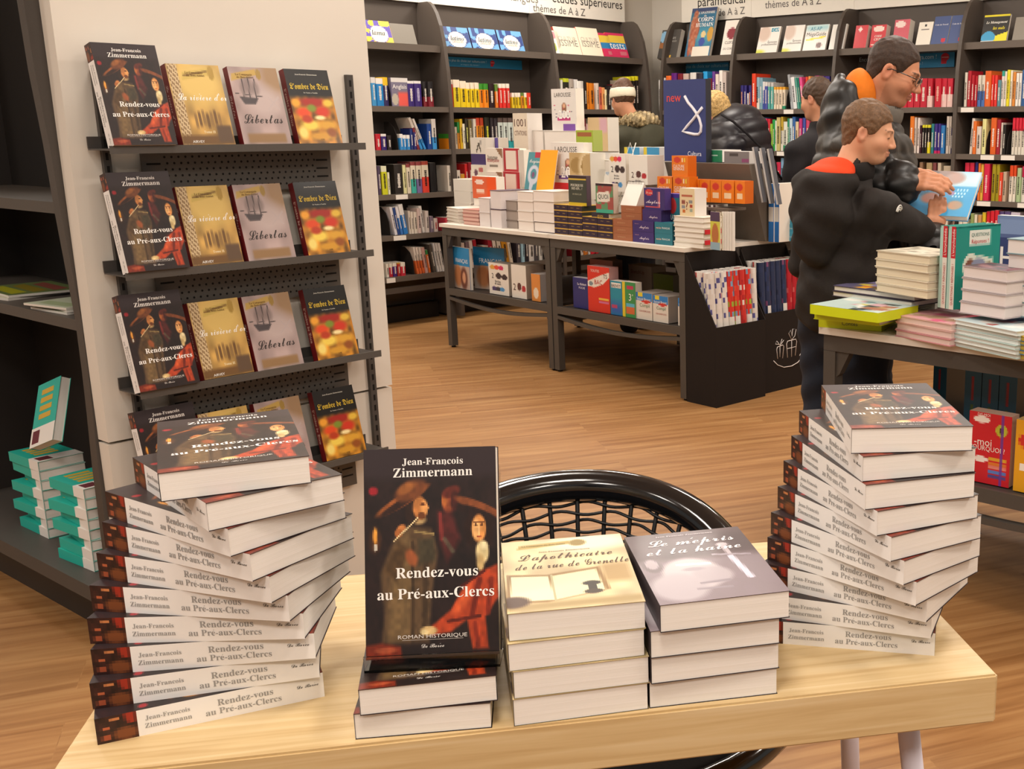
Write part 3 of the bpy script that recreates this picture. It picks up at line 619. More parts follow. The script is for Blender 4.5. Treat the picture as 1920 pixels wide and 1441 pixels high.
display(WR, 1417, 1455, 51, 101, .1, .02, 'efeae2', 'white exam guide with a teal CAP badge on the top shelf', tilt=R(18), art=_cap, texts=[('CAP', .78, .87, .3, None, 'f4f0ea'), ('Épreuves', .72, .42, .45, None, '3a3634'), ('professionnelles', .58, .33, .75, None, '3a3634')], zb=zt, group=TB)
display(WR, 1465, 1500, 48, 99, .1, .02, 'efeae2', 'white exam guide without badge on the top shelf', tilt=R(18), art=_cap2, texts=[('Épreuves', .72, .42, .45, None, '3a3634'), ('professionnelles', .58, .33, .75, None, '3a3634')], zb=zt, group=TB)
display(WR, 1504, 1546, 47, 97, .1, .02, 'efeae2', 'white and aqua mega guide with a yellow streak on the top shelf', tilt=R(18), art=lambda U, V: mixc(mixc(mixc(canvas(U, 'efeae2'), rect(U, V, 0, 1, .78, 1, .2), 'a8d4d8'), seg(U, V, .1, .42, .9, .52, .05), 'e8d820'), ell(U, V, .7, .2, .12, .12), '6a4038'), texts=[('AS-AP', .45, .85, .5, None, '2a7a98'), ('MégaGuide', .5, .64, .86, None, '4a4644')], zb=zt, group=TB)
display(WR, 1553, 1580, 46, 95, .1, .02, 'f0ece4', 'plain white guide half behind the divider on the top shelf', tilt=R(18), zb=zt, group=TB)
_red = lambda U, V: mixc(canvas(U, 'cc2a34'), ell(U, V, .5, .82, .38, .13, .06), 'f0d8cc')
display(WR, 1599, 1622, 48, 92, .1, .045, 'c82430', 'red law code with a white diamond on the top shelf', tilt=R(14), art=lambda U, V: mixc(canvas(U, 'cc2a34'), np.clip((.14 - np.abs(U - .4) * .7 - np.abs(V - .82)) * 30, 0, 1), 'f0d8d0'), zb=zt, group=TB)
display(WR, 1630, 1657, 47, 91, .1, .06, 'c82430', 'red civil code with a white oval on the top shelf', tilt=R(12), art=lambda U, V: mixc(_red(U, V), rect(U, V, .05, .9, .08, .17), 'eccabc'), texts=[('CODE', .52, .5, .5, None, 'f4ece4', 'italic'), ('CIVIL', .5, .36, .5, None, 'f4ece4', 'italic')], zb=zt, group=TB)
display(WR, 1672, 1700, 37, 90, .1, .07, 'cc4a58', 'tall pinkish red law code behind the man on the top shelf', tilt=R(12), art=lambda U, V: mixc(canvas(U, 'd05a68'), ell(U, V, .4, .82, .35, .12, .06), 'f0d8d0'), zb=zt, group=TB)
display(WR, 1716, 1742, 42, 88, .1, .02, 'f0ece2', 'white book with small black print beside the blue labour codes', tilt=R(18), art=lambda U, V: mixc(mixc(canvas(U, 'efe8da'), ell(U, V, .5, .85, .1, .06), '3a3634'), rect(U, V, .2, .8, .66, .7) + rect(U, V, .2, .8, .74, .77), '8a8480'), zb=zt, group=TB)
_blue = lambda U, V: mixc(canvas(U, '4a5a88'), ell(U, V, .75, .14, .13, .08, .1), 'cc3040')
for (a, b, yy_) in ((1744, 1774, 31), (1776, 1806, 29)):
    display(WR, a, b, yy_, yy_ + 54, .1, .025, '46567e', 'blue labour code with a red seal on the top shelf', tilt=R(18), art=_blue, nx=16, ny=24, texts=[('Code du Travail', .5, .7, .8, None, 'e4e4ea', 'serif')], zb=zt, group='blue labour codes')
def cover_mgmt(U, V):
    im = canvas(U, '24221e'); im = mixc(im, V > .92, 'd8c820'); im = mixc(im, poly(U, V, [(.45, .0), (1, 0), (1, .35), (.45, .18)]), 'e6d820')
    im = mixc(im, ell(U, V, .27, .15, .27, .24, .04), '3a9ac8'); return mixc(im, rect(U, V, 0, .5, 0, .05), 'd8d8d4')
display(WR, 1838, 1886, 28, 79, .1, .02, '24221e', 'black and yellow management book standing on the top shelf', tilt=R(16), art=cover_mgmt, nx=26, ny=28, texts=[('Le Management', .52, .72, .82, None, 'f0ece0', 'italic'), ('les nuls', .64, .5, .46, None, 'e8d820', 'italic')], zb=zt, group=TB)
m = MB(); m.box(0, .25, 0, .006, 0, .17, '8c857a'); _o = m.build('book_rest', 'metal_paint'); _xa, _ = WR.px(1897, 77, .12); place(_o, WR.w(_xa, .12, zt), WR.yaw, R(18)); tag(_o, 'empty grey metal book rest beside the management book', 'book rest', 'grey book rests')
m = MB(); m.box(0, .2, 0, .006, 0, .15, '7c756a'); _o = m.build('book_rest', 'metal_paint'); _xa, _ = WL.px(739, 82, .12); place(_o, WL.w(_xa, .12, ZL[0] + SH + .012), WL.yaw, R(18)); tag(_o, 'empty grey metal book rest beside the yellow book', 'book rest', 'grey book rests')
# dark bookends between the upright books
def bookend(fr, x, yb, z, hh, label):
    xa, _ = fr.px(x, yb, .05)
    m = MB(); m.prism([(0, 0), (.16, 0), (.16, hh), (.1, hh), (.04, hh * .8), (.01, hh * .5)], 'x', 0, .003, '2e2926').box(0, .07, .0, .16, 0, .002, '2e2926')
    o = m.build('bookend', 'metal_paint'); place(o, fr.w(xa, .035, z), fr.yaw); tag(o, label, 'bookend', 'black metal bookends on the wall shelves')
for (fr, x, yb, z) in ((WL, 733, 201, ZL[1]), (WL, 745, 283, ZL[2]), (WL, 737, 366, ZL[3]), (WL, 730, 441, ZL[4]), (WL, 775, 516, ZL[5]), (WR, 1476, 205, ZR[1]), (WR, 1749, 205, ZR[1]), (WR, 1849, 290, ZR[2]), (WR, 1888, 290, ZR[2])):
    bookend(fr, x, yb, z + SH, .2, 'thin black metal bookend with a curved front on a wall shelf')
# ================================================================== the five novels of the signing: templates shared by all copies
def art_rendez(U, V):
    n = noise2(U, V, 9, 1) * .5 + noise2(U, V, 23, 2) * .5; n2 = noise2(U, V, 40, 6)
    im = canvas(U, '1f1311') * (0.8 + .5 * n)[..., None]
    def E(a, b, rx, ry, c, s=.25, r=0.0, k=1.0):
        nonlocal im; im = mixc(im, ell(U, V, a, b, rx, ry, s, r) * k, c)
    def G(pts, c, s=.012, k=1.0):
        nonlocal im; im = mixc(im, poly(U, V, pts, s) * k, c)
    def S(x0, y0, x1, y1, w, c, s=.5, k=1.0):
        nonlocal im; im = mixc(im, seg(U, V, x0, y0, x1, y1, w, s) * k, c)
    # smoker in the long coat
    G([(.22, .57), (.33, .63), (.50, .61), (.55, .50), (.50, .30), (.47, .07), (.12, .07), (.14, .22), (.11, .40)], '55402a', .03)
    G([(.24, .55), (.33, .60), (.36, .40), (.33, .10), (.17, .08), (.18, .30)], '6e5636', .05); S(.36, .55, .35, .10, .012, '3a2a1a', .8); S(.46, .52, .44, .12, .02, '3c2c1c', .9)
    G([(.40, .56), (.52, .57), (.53, .46), (.41, .44)], '3c3424', .03); S(.38, .60, .52, .585, .008, '8a7448', .7)
    G([(.14, .42), (.26, .56), (.34, .52), (.24, .36)], '4e3820', .03); E(.275, .615, .035, .02, 'b06c38', .4, .3); E(.255, .595, .03, .02, '9c5a2c', .4)
    E(.35, .475, .05, .035, '8a4a28', .5, -.6)
    E(.41, .655, .055, .022, 'a08458', .5); E(.36, .69, .055, .05, '2a1810', .4); E(.415, .715, .05, .055, 'b8743c', .3); E(.45, .71, .028, .04, 'd49454', .4); E(.472, .712, .012, .012, 'd89858', .4); E(.43, .675, .03, .018, '6a3a1c', .4); E(.44, .73, .02, .006, '5a2e16', .5)
    E(.29, .752, .21, .030, '8e4e24', .25, .34); E(.27, .735, .17, .018, '2c1710', .4, .36); E(.35, .80, .12, .05, '6a3a1e', .35, .25); E(.32, .81, .07, .025, '8e5428', .5, .3)
    S(.215, .555, .40, .665, .005, 'd8c090', .6)
    # companion behind
    E(.63, .735, .045, .055, '8c4426', .35, .3); E(.605, .745, .022, .03, 'b4642f', .5); E(.655, .785, .07, .028, '5a2218', .4, .2); E(.68, .74, .03, .05, '3c1814', .5); G([(.55, .69), (.66, .69), (.72, .56), (.62, .45), (.56, .55)], '4a1c1a', .04); S(.57, .68, .58, .56, .014, '7c2c28', .7); S(.60, .56, .66, .50, .016, '5c6a50', .9, .5)
    # young man with the lace collar
    G([(.70, .50), (.80, .46), (1.0, .52), (1.0, .30), (.86, .34), (.74, .40)], '180f0e', .03)
    E(.88, .70, .20, .030, '7c4222', .25, -.28); E(.86, .672, .17, .028, '22120e', .35, -.25); E(.80, .60, .05, .075, '24120c', .4); E(.93, .59, .04, .07, '24120c', .5)
    E(.862, .605, .055, .066, 'cc8848', .25); E(.842, .60, .03, .05, 'e4ac6c', .4); E(.84, .622, .012, .006, '3c1e10', .5); E(.885, .622, .012, .006, '4a2614', .5); E(.862, .592, .008, .02, 'f0bc7c', .6); E(.862, .565, .016, .006, '9c4a2c', .5); S(.825, .637, .90, .637, .004, '4a2614', .7)
    E(.885, .49, .05, .055, 'd4c08c', .35); E(.87, .44, .03, .04, 'b89c68', .5); E(.90, .52, .03, .02, 'e8d8a8', .5)
    # red breeches and sleeve
    G([(1.0, .43), (.88, .40), (.74, .33), (.64, .22), (.47, .135), (.50, .10), (.64, .115), (.76, .17), (.80, .03), (.92, .03), (.90, .18), (1.0, .27)], 'a83c1c', .018)
    G([(.80, .35), (.70, .27), (.64, .20), (.70, .20), (.78, .26)], 'c8542a', .03); S(.86, .36, .80, .19, .02, '6e2010', .8); S(.95, .36, .92, .20, .02, '7c2614', .8); S(.62, .165, .86, .185, .012, '5a1a0e', .7); S(.82, .15, .84, .04, .016, '7c2614', .8); S(.72, .33, .90, .40, .01, '4a140e', .8)
    E(.08, .585, .016, .040, 'e8a844', .5); E(.08, .565, .04, .055, 'a05a1e', .9, 0, .35); S(.08, .54, .08, .52, .012, 'c8c0b0', .6)
    G([(.0, .0), (.27, .0), (.26, .055), (.12, .075), (.0, .065)], '7a2814', .02); E(.15, .04, .08, .015, 'a0482a', .5); E(.47, .125, .065, .022, 'c8a870', .4); E(.44, .118, .03, .012, 'e0c890', .5); E(.07, .80, .035, .02, '9c1c26', .5)
    im = im * (.86 + .28 * n2)[..., None]
    return mixc(im, np.clip((V - .83) / .05, 0, 1), '2c2022')
def art_rendez_spine(U, V):      # U runs head -> tail, V upwards through the thickness
    im = canvas(U, 'f0ece8'); n = noise2(U * 6, V, 7, 4)
    p = canvas(U, '2c1512') * (.7 + .7 * n)[..., None]
    p = mixc(p, poly(U, V, [(.115, .95), (.165, .98), (.165, .6), (.135, .62)], .02), '9c2c1c'); p = mixc(p, ell(U, V, .12, .25, .05, .25, .6), '7a4222'); p = mixc(p, ell(U, V, .04, .55, .015, .08, .6), 'b05a38'); p = mixc(p, ell(U, V, .04, .2, .02, .1, .6), '9c4a2e'); p = mixc(p, ell(U, V, .08, .85, .02, .06, .6), 'c07848')
    return np.where((U < .17)[..., None], p, im)
def art_riviere(U, V):
    im = canvas(U, 'b08a48') * (.75 + .5 * noise2(U, V, 7, 11))[..., None]; im = mixc(im, ell(U, V, .55, .78, .5, .3, .9), 'd8b868')
    im = mixc(im, rect(U, V, .02, .2, 0, 1, .03) * 1.0, 'c8b088'); im = mixc(im, rect(U, V, .02, .2, 0, 1, .03) * (np.sin((V * 1.4 + U * 1.5) * 60) > .2) * .8, '7a5c38')
    im = mixc(im, poly(U, V, [(.25, .80), (.78, .87), (.80, .97), (.28, .90)], .02), 'c8ac58'); im = mixc(im, ell(U, V, .82, .9, .06, .09, .3), 'a88838'); im = mixc(im, seg(U, V, .3, .86, .74, .92, .02, .9), '8a6c30')
    for k in range(7): im = mixc(im, ell(U, V, .35 + k * .075, .30 + .02 * (k % 3), .03, .10, .5), '6a4c28' if k % 2 else '8a6a3c')
    im = mixc(im, rect(U, V, 0, 1, 0, .12, .05), '6a4a24'); return mixc(im, rect(U, V, .7, .98, .03, .24, .04), '5a4430')
def art_libertas(U, V):
    im = canvas(U, 'a08c88') * (.85 + .3 * noise2(U, V, 6, 21))[..., None]; im = mixc(im, ell(U, V, .95, .9, .3, .25, .7), '9a7c5c'); im = mixc(im, ell(U, V, .6, .55, .35, .2, .9), 'b8a6a2')
    for a in (.22, .34, .46): im = mixc(im, seg(U, V, a, .58, a + .02, .85, .012, .6), '4a4040'); im = mixc(im, ell(U, V, a + .02, .72, .07, .09, .8) * .5, '6a5c5a')
    im = mixc(im, poly(U, V, [(.12, .62), (.5, .60), (.42, .52), (.2, .52)], .02), '4a4244'); im = mixc(im, seg(U, V, .05, .66, .6, .62, .006, .6), '5a5050')
    im = mixc(im, poly(U, V, [(.03, .82), (.55, .90), (.56, .98), (.05, .91)], .02), 'b8984c'); im = mixc(im, ell(U, V, .6, .91, .05, .07, .3), '9a7c38')
    im = mixc(im, rect(U, V, .12, .9, .02, .14, .04), '8c6c48'); return mixc(im, seg(U, V, .65, .45, .92, .62, .012, .6) + seg(U, V, .9, .45, .7, .62, .012, .6), 'b4a4a2')
def art_ombre(U, V):
    im = canvas(U, '14110e'); low = np.clip((.66 - V) / .06, 0, 1)
    g = canvas(U, 'a87020') * (.5 + .9 * noise2(U, V, 11, 31))[..., None]
    for k, (a, b, rx, ry, c) in enumerate([(.25, .42, .16, .06, 'd8481c'), (.68, .43, .16, .07, 'c8341c'), (.5, .56, .3, .06, 'a02418'), (.35, .25, .2, .07, 'e8c850'), (.75, .25, .2, .06, 'd09a30'), (.55, .1, .3, .05, 'c89028'), (.15, .15, .1, .08, 'e8d070'), (.3, .33, .12, .05, 'b03818'), (.8, .15, .1, .06, '8a4a18'), (.85, .55, .12, .05, 'e0b840'), (.45, .48, .1, .05, '7a8a2c'), (.6, .35, .12, .03, 'f0dca0'), (.12, .55, .1, .05, 'e8a030')]): g = mixc(g, ell(U, V, a, b, rx, ry, .7), c)
    return mixc(im, low, 0) * (1 - low)[..., None] + g * low[..., None] if False else im * (1 - low)[..., None] + g * low[..., None]
def art_apoth(U, V):
    im = canvas(U, 'd2bd92') * (.82 + .32 * noise2(U, V, 8, 41))[..., None]; im = mixc(im, ell(U, V, .7, .9, .35, .12, .8), 'e8dcc0'); im = mixc(im, poly(U, V, [(.12, .86), (.55, .90), (.56, .95), (.14, .92)], .02), 'a89048')
    im = mixc(im, ell(U, V, .62, .91, .07, .05, .4), '8a7434'); im = mixc(im, rect(U, V, .75, .98, .3, .55, .08), 'a88c5c'); im = mixc(im, rect(U, V, 0, 1, .02, .1, .05), 'a08a5c')
    im = mixc(im, poly(U, V, [(.0, .12), (.02, .5), (.33, .46), (.38, .47), (.74, .52), (.78, .2), (.4, .12), (.3, .1)], .02), '8a6a3c'); im = mixc(im, poly(U, V, [(.03, .14), (.05, .47), (.33, .44), (.36, .12)], .015), 'dcd8b4'); im = mixc(im, poly(U, V, [(.36, .12), (.37, .44), (.71, .49), (.74, .2)], .015), 'd8d4ac')
    im = mixc(im, seg(U, V, .355, .12, .36, .45, .01, .7), 'a8a078'); im = mixc(im, ell(U, V, .65, .3, .07, .03, .3), '2c241c'); im = mixc(im, ell(U, V, .65, .24, .035, .06, .3), '2c241c'); im = mixc(im, ell(U, V, .65, .19, .07, .03, .3), '3a2c20')
    return mixc(im, ell(U, V, .05, .13, .12, .07, .4), '4a3224')
def art_mepris(U, V):
    im = canvas(U, '554649') * (.9 + .2 * noise2(U, V, 7, 51))[..., None]; low = np.clip((.62 - V) / .1, 0, 1); im = mixc(im, low, '83767c'); im = mixc(im, low * (noise2(U, V, 11, 52) > .55) * .4, '867880')
    im = mixc(im, ell(U, V, .38, .36, .24, .22, .2), 'b8aeb2'); im = mixc(im, ell(U, V, .52, .32, .16, .12, .3), 'a89ea4'); im = mixc(im, ell(U, V, .22, .2, .22, .18, .3), 'aca2a8'); im = mixc(im, ell(U, V, .4, .42, .09, .025, .5), '9a9098'); im = mixc(im, seg(U, V, .3, .50, .55, .48, .02, .6), 'e4dee2')
    im = mixc(im, seg(U, V, .4, .22, .62, .23, .02, .7), '8a8088'); im = mixc(im, seg(U, V, .35, .15, .6, .14, .018, .7), '8e848c'); im = mixc(im, ell(U, V, .1, .52, .08, .1, .25), '6c6064'); im = mixc(im, ell(U, V, .1, .54, .05, .07, .3), 'a0949a')
    im = mixc(im, seg(U, V, .76, .55, .80, .24, .028, .5), 'c8c4d4'); im = mixc(im, seg(U, V, .63, .60, .92, .56, .016, .6), '9c929c'); im = mixc(im, seg(U, V, .765, .6, .755, .72, .022, .6), 'b4aab0'); return mixc(im, ell(U, V, .755, .74, .05, .03, .4), 'b8aeb4')
def novel(w, h, t, art, nx, ny, spine_art=None, spine_col='6a1418', back='3a2a2c', titles=(), spine_titles=()):
    cv = MB(); cv.art(art, nx, ny, (0, 0, t), X3 * w, Y3 * h)
    cv.quad([(0, h, 0), (w, h, 0), (w, 0, 0), (0, 0, 0)], back)
    if spine_art: cv.art(spine_art, 70, 10, (0, h, 0), Y3 * -h, Z3 * t)
    else: cv.quad([(0, h, 0), (0, 0, 0), (0, 0, t), (0, h, t)], spine_col)
    e = .0007   # cover card thickness seen at head, tail and fore-edge
    for (z0, z1, c) in ((0, e, back), (t - e, t, '3a2a28' if spine_art else back)):
        cv.quad([(0, 0, z0), (w, 0, z0), (w, 0, z1), (0, 0, z1)], c); cv.quad([(w, h, z0), (0, h, z0), (0, h, z1), (w, h, z1)], c); cv.quad([(w, 0, z0), (w, h, z0), (w, h, z1), (w, 0, z1)], c)
    pg = MB(); pg.box(.0008, w - .0012, .0012, h - .0012, e, t - e, 'ece6dd')
    lt = MB()
    for (s, cx, cy, wf, hf, col, st, acc) in titles: put_text(lt, s, (cx * w, cy * h, t), X3, Y3, width=wf * w if wf else None, height=hf * h if hf else None, col=col, st=st, accents=acc)
    for (s, cy, cz, wf, hf, col, st, acc) in spine_titles: put_text(lt, s, (0, h * (1 - cy), t * cz), -Y3, Z3, width=wf * h if wf else None, height=hf * t if hf else None, col=col, st=st, accents=acc)
    lt.quad([(w * .27, h * .083, t + .0004), (w * .73, h * .083, t + .0004), (w * .73, h * .0845, t + .0004), (w * .27, h * .0845, t + .0004)], 'c8bdb4') if spine_art else None
    return {'cover': cv.mesh('cover', 'print_gloss'), 'page_block': pg.mesh('page_block', 'pages'), 'title_lettering': lt.mesh('title_lettering', 'print_satin'), 'w': w, 'h': h, 't': t}
RT = .0338
NOV = {
 'rendez': novel(.161, .258, RT, art_rendez, 84, 130, art_rendez_spine, titles=[
    ('Jean-Francois', .52, .937, .46, None, 'e8e2dc', 'serif', ((.705, -.16, -.6),)), ('Zimmermann', .52, .885, .60, None, 'e8e2dc', 'serif', ()),
    ('Rendez-vous', .54, .405, .62, None, 'efe9e2', 'serif', ()), ('au Pre-aux-Clercs', .53, .305, .88, None, 'efe9e2', 'serif', ((.338, .80, 1),)),
    ('ROMAN HISTORIQUE', .5, .10, .52, .018, 'd8d0c8', 'sans', ()), ('De Boree', .5, .055, .17, None, 'd8d0c8', 'script', ((.82, .8, 1),))],
   spine_titles=[('Jean-Francois', .30, .66, .19, None, '9a9794', 'serif', ()), ('Zimmermann', .30, .36, .2, None, '9a9794', 'serif', ()), ('Rendez-vous', .64, .67, .25, None, '9a9794', 'serif', ()), ('au Pre-aux-Clercs', .63, .34, .34, None, '9a9794', 'serif', ((.338, .85, 1),)), ('De Boree', .925, .6, .1, None, '24201e', 'script', ((.82, .8, 1),))]),
 'riviere': novel(.145, .215, .028, art_riviere, 40, 60, titles=[('La riviere d\u2019or', .56, .60, .92, .095, 'f4efe4', 'script', ((.46, .75, -1),)), ('Tome II', .55, .16, .22, None, 'e8d8b0', 'serif', ()), ('AIRVEY', .3, .04, .22, None, 'f0ece4', 'sans', ()), ('La Compagnie', .5, .90, .34, None, '6a4c20', 'serif', ()), ('du Bois-Sablet', .52, .865, .34, None, '6a4c20', 'serif', ())],
                  spine_titles=[('La riviere d\u2019or', .5, .5, .5, None, 'c8b0a8', 'script', ())], back='5a1418'),
 'libertas': novel(.145, .215, .024, art_libertas, 40, 60, titles=[('Libertas', .5, .34, .8, .13, '2a201e', 'script', ()), ('La Compagnie', .3, .905, .34, None, '6a4c20', 'serif', ()), ('du Bois-Sablet', .32, .87, .34, None, '6a4c20', 'serif', ())], spine_titles=[('Libertas', .5, .5, .3, None, 'c8b0a8', 'script', ())], back='5a1418'),
 'ombre': novel(.140, .215, .026, art_ombre, 40, 60, titles=[('L\u2019ombre de Dieu', .5, .77, .88, .075, 'd8b838', 'fraktur', ()), ('Jean-Francois Zimmermann', .48, .93, .5, None, 'd8d4c8', 'serif', ()), ('De Nantes a Tombla', .5, .685, .32, None, 'c8c4b8', 'serif', ()), ('GM', .55, .055, .08, None, '5a3a10', 'serif', ())], spine_titles=[('L\u2019ombre de Dieu', .5, .5, .5, None, 'c8a898', 'fraktur', ())], back='14110e'),
 'apoth': novel(.168, .25, .0365, art_apoth, 60, 90, titles=[('L\u2019apothicaire', .50, .73, .76, .09, '4e3828', 'script', ()), ('de la rue de Grenelle', .54, .60, .9, .09, '4e3828', 'script', ()), ('Jean-Francois Zimmermann', .5, .80, .42, None, '6a5a44', 'serif', ()), ('La Compagnie du Bois-Sablet', .34, .905, .36, None, '5a4820', 'serif', ())], spine_col='c8b48c', back='b8a478'),
 'mepris': novel(.168, .25, .0365, art_mepris, 60, 90, titles=[('Le mepris', .52, .845, .74, .10, 'f6f2f4', 'script', ((.52, .75, 1),)), ('et la haine', .5, .715, .8, .10, 'f6f2f4', 'script', ()), ('Jean-Francois Zimmermann', .5, .945, .5, None, 'd8d0d4', 'serif', ())], spine_col='3a3034', back='3c3236'),
}
def make_novel(kind, label, group=None, name='novel'):
    e = empty(name); tag(e, label, 'book', group)
    for k in ('cover', 'page_block', 'title_lettering'): (lambda q_: q_.__setitem__('kind', 'stuff') if 'letter' in k else None)(link(k, NOV[kind][k], e))
    return e
def lay(o, loc, xdir):          # flat on its back cover, tail corner at loc, local x along xdir (degrees)
    o.location = loc; o.rotation_euler = (0, 0, R(xdir)); return o
def stand(o, loc, yaw, tilt, roll=0.0):   # upright, cover to the front, leaning back by tilt
    o.location = loc
    o.rotation_euler = (Matrix.Rotation(yaw, 3, 'Z') @ Matrix.Rotation(-tilt, 3, 'X') @ Matrix.Rotation(math.pi / 2, 3, 'X')).to_euler(); return o

# ================================================================== the signing table
TZ = .732
_Rc, _Lc = at(1872, 1264, TZ), at(86, 1461, TZ)
FT = Frame(_Lc.x, _Lc.y, math.atan2((_Rc - _Lc).y, (_Rc - _Lc).x))
TW = (_Rc - _Lc).length; TD = .565
_, _zb = FT.px(1866, 1354, 0.0); TT = TZ - _zb
tb = empty('signing_table', FT.w(0, 0), FT.yaw); tag(tb, 'light oak table with a thick top and white tube legs carrying the novels', 'table')
bm = bmesh.new(); bmesh.ops.create_cube(bm, size=1.0)
for v in bm.verts: v.co = ((v.co.x + .5) * TW, (v.co.y + .5) * TD, TZ - TT + (v.co.z + .5) * TT)
bmesh.ops.bevel(bm, geom=bm.edges[:], offset=.003, segments=2, affect='EDGES')
me = bpy.data.meshes.new('tabletop'); bm.to_mesh(me); bm.free(); me.materials.append(M['oak']); link('tabletop', me, tb)
for (xa, ya, xb, yb_) in ((.93, .14, .985, .06), (.93, .42, .985, .52), (.21, .14, .155, .06), (.21, .42, .155, .52)):
    m = MB(); m.tube([(xa * TW / 1.0 if xa < .5 else xa * TW, ya, TZ - TT), (xb * TW, yb_, 0)], .0165, 'd9d2dc', 14)
    lg = m.build('leg', 'white_board', tb)
    m = MB(); m.tube([(xb * TW, yb_, 0), (xb * TW, yb_, .012)], .019, '5a5658', 14); m.build('rubber_foot', 'card', lg)
for xq in (.93, .21):
    m = MB(); m.box(xq * TW - .025, xq * TW + .025, .1, .46, TZ - TT - .006, TZ - TT, 'd9d2dc'); m.build('leg_bracket', 'white_board', tb)

LSTACK = [((609, 1305), -152.1), ((600, 1269), -161.1), ((592.5, 1234), -169.7), ((572, 1198), -176.8), ((544, 1166), 173.), ((510, 1132), 162.6), ((474, 1092), 154.2), ((433, 1046), 147.1), ((392, 999), 134.), ((302, 944), 116.6)]
for k, (p, yd) in enumerate(LSTACK):
    o = make_novel('rendez', '%s dark novel in the fanned stack beside the end panel' % ('bottom' if k == 0 else ('topmost' if k == 9 else ORD[k] + ' from bottom')), 'fanned stack of ten dark novels beside the end panel')
    lay(o, at(p[0], p[1], TZ + k * RT) + Vector((0, 0, .0002 * k)), yd - 90)
RSTACK = [((1752, 1229), 169.6), ((1745.5, 1197), 162.), ((1736.7, 1167), 149.), ((1717, 1136.6), 138.5), ((1694, 1098), 131.), ((1670, 1054.4), 123.1), ((1644, 1006.6), 116.1), ((1622, 958), 109.5), ((1617, 905.4), 106.), ((1595.5, 853), 95.)]
for k, (p, yd) in enumerate(RSTACK):
    o = make_novel('rendez', '%s dark novel in the twisted stack at the table corner' % ('bottom' if k == 0 else ('topmost' if k == 9 else ORD[k] + ' from bottom')), 'twisted stack of ten dark novels at the free corner')
    lay(o, at(p[0], p[1], TZ + k * RT) + Vector((0, 0, .0002 * k)), yd - 90)
for k, (p, xd) in enumerate([((666.6, 1386), 10.0), ((675.5, 1342), 13.7)]):
    o = make_novel('rendez', ('lower' if k == 0 else 'upper') + ' of two dark novels lying under the clear book stand', 'two novels under the clear stand'); lay(o, at(p[0], p[1], TZ + k * RT) + Vector((0, 0, .0002 * k)), xd)
AT = .0365
for k, (p, xd) in enumerate([((964, 1362), 15.2), ((964, 1311), 14.8), ((954.5, 1260), 15.3), ((954, 1204), 13.4)]):
    o = make_novel('apoth', '%s sepia novel with an open book cover, pile of four' % ('bottom' if k == 0 else ('topmost' if k == 3 else ORD[k] + ' from bottom')), 'pile of four sepia novels'); lay(o, at(p[0], p[1], TZ + k * AT) + Vector((0, 0, .0002 * k)), xd)
for k, (p, xd) in enumerate([((1218, 1327.6), 13.4), ((1221.6, 1283), 15.5), ((1220.5, 1235), 15.1), ((1238.5, 1187), 16.0)]):
    o = make_novel('mepris', '%s mauve novel with a dagger cover, in a pile of four' % ('bottom' if k == 0 else ('topmost' if k == 3 else ORD[k] + ' from bottom')), 'pile of four mauve novels'); lay(o, at(p[0], p[1], TZ + k * AT) + Vector((0, 0, .0002 * k)), xd)
# standing copy in a clear acrylic stand on the two novels
zs = TZ + 2 * RT + .0006
pL, pR = at(683, 1262, zs), at(938, 1249, zs); yw = math.atan2((pR - pL).y, (pR - pL).x)
st_ = empty('acrylic_stand', pL, yw); tag(st_, 'clear bent acrylic book stand on the two lying novels', 'book stand')
aw = (pR - pL).length
m = MB(); m.box(0, aw, 0, .075, 0, .0025, 'ffffff'); m.build('foot_plate', 'acrylic', st_)
m = MB(); m.box(0, aw, 0, .0025, .0025, .021, 'ffffff'); m.build('front_lip', 'acrylic', st_)
tl = R(17); m = MB(); m.box(0, aw, 0, .0025, 0, .235, 'ffffff'); bk = m.build('back_plate', 'acrylic', st_); bk.location = (0, .043, .0028); bk.rotation_euler = (-tl, 0, 0)
o = make_novel('rendez', 'dark novel standing upright in the clear book stand, cover to the front')
stand(o, pL + Vector((math.cos(yw), math.sin(yw), 0)) * ((aw - .161) / 2) + Vector((-math.sin(yw), math.cos(yw), 0)) * (.0415) + Vector((0, 0, .0032)), yw, tl)

# ================================================================== round wire chair behind the table
ch = empty('wire_chair', (-.325, 2.0, 0), R(6)); tag(ch, 'black round chair with a glossy tubular hoop back and woven wire mesh', 'chair')
BK = '0e0f12'
RH = .345
def hoop(a): return Vector((RH * math.sin(a), .31 * math.cos(a), .716 - .085 * (abs(a) / R(60)) ** 2.2))
def seatp(a, r=.30): return Vector((r * math.sin(a), -.02 + r * math.cos(a), .44))
hp = [hoop(R(-112 + 224 * k / 56)) for k in range(57)]
m = MB(); m.tube(hp, .034, BK, 18); m.build('hoop_back', 'black_lacquer', ch)
m = MB(); m.tube([seatp(2 * math.pi * k / 56, .385) + Vector((.02, -.05, 0)) for k in range(56)], .024, BK, 14, closed=True); m.build('seat_ring', 'black_lacquer', ch)
def backsurf(a, s): return hoop(a).lerp(seatp(a, .30), s) + Vector((math.sin(a), math.cos(a), 0)) * (-.025 * math.sin(math.pi * s))
for k in range(17):
    a = R(-80 + 10 * k); m = MB(); m.tube([backsurf(a, s / 8) for s in range(9)], .0052, BK, 6); m.build('upright_wire', 'nylon', ch)
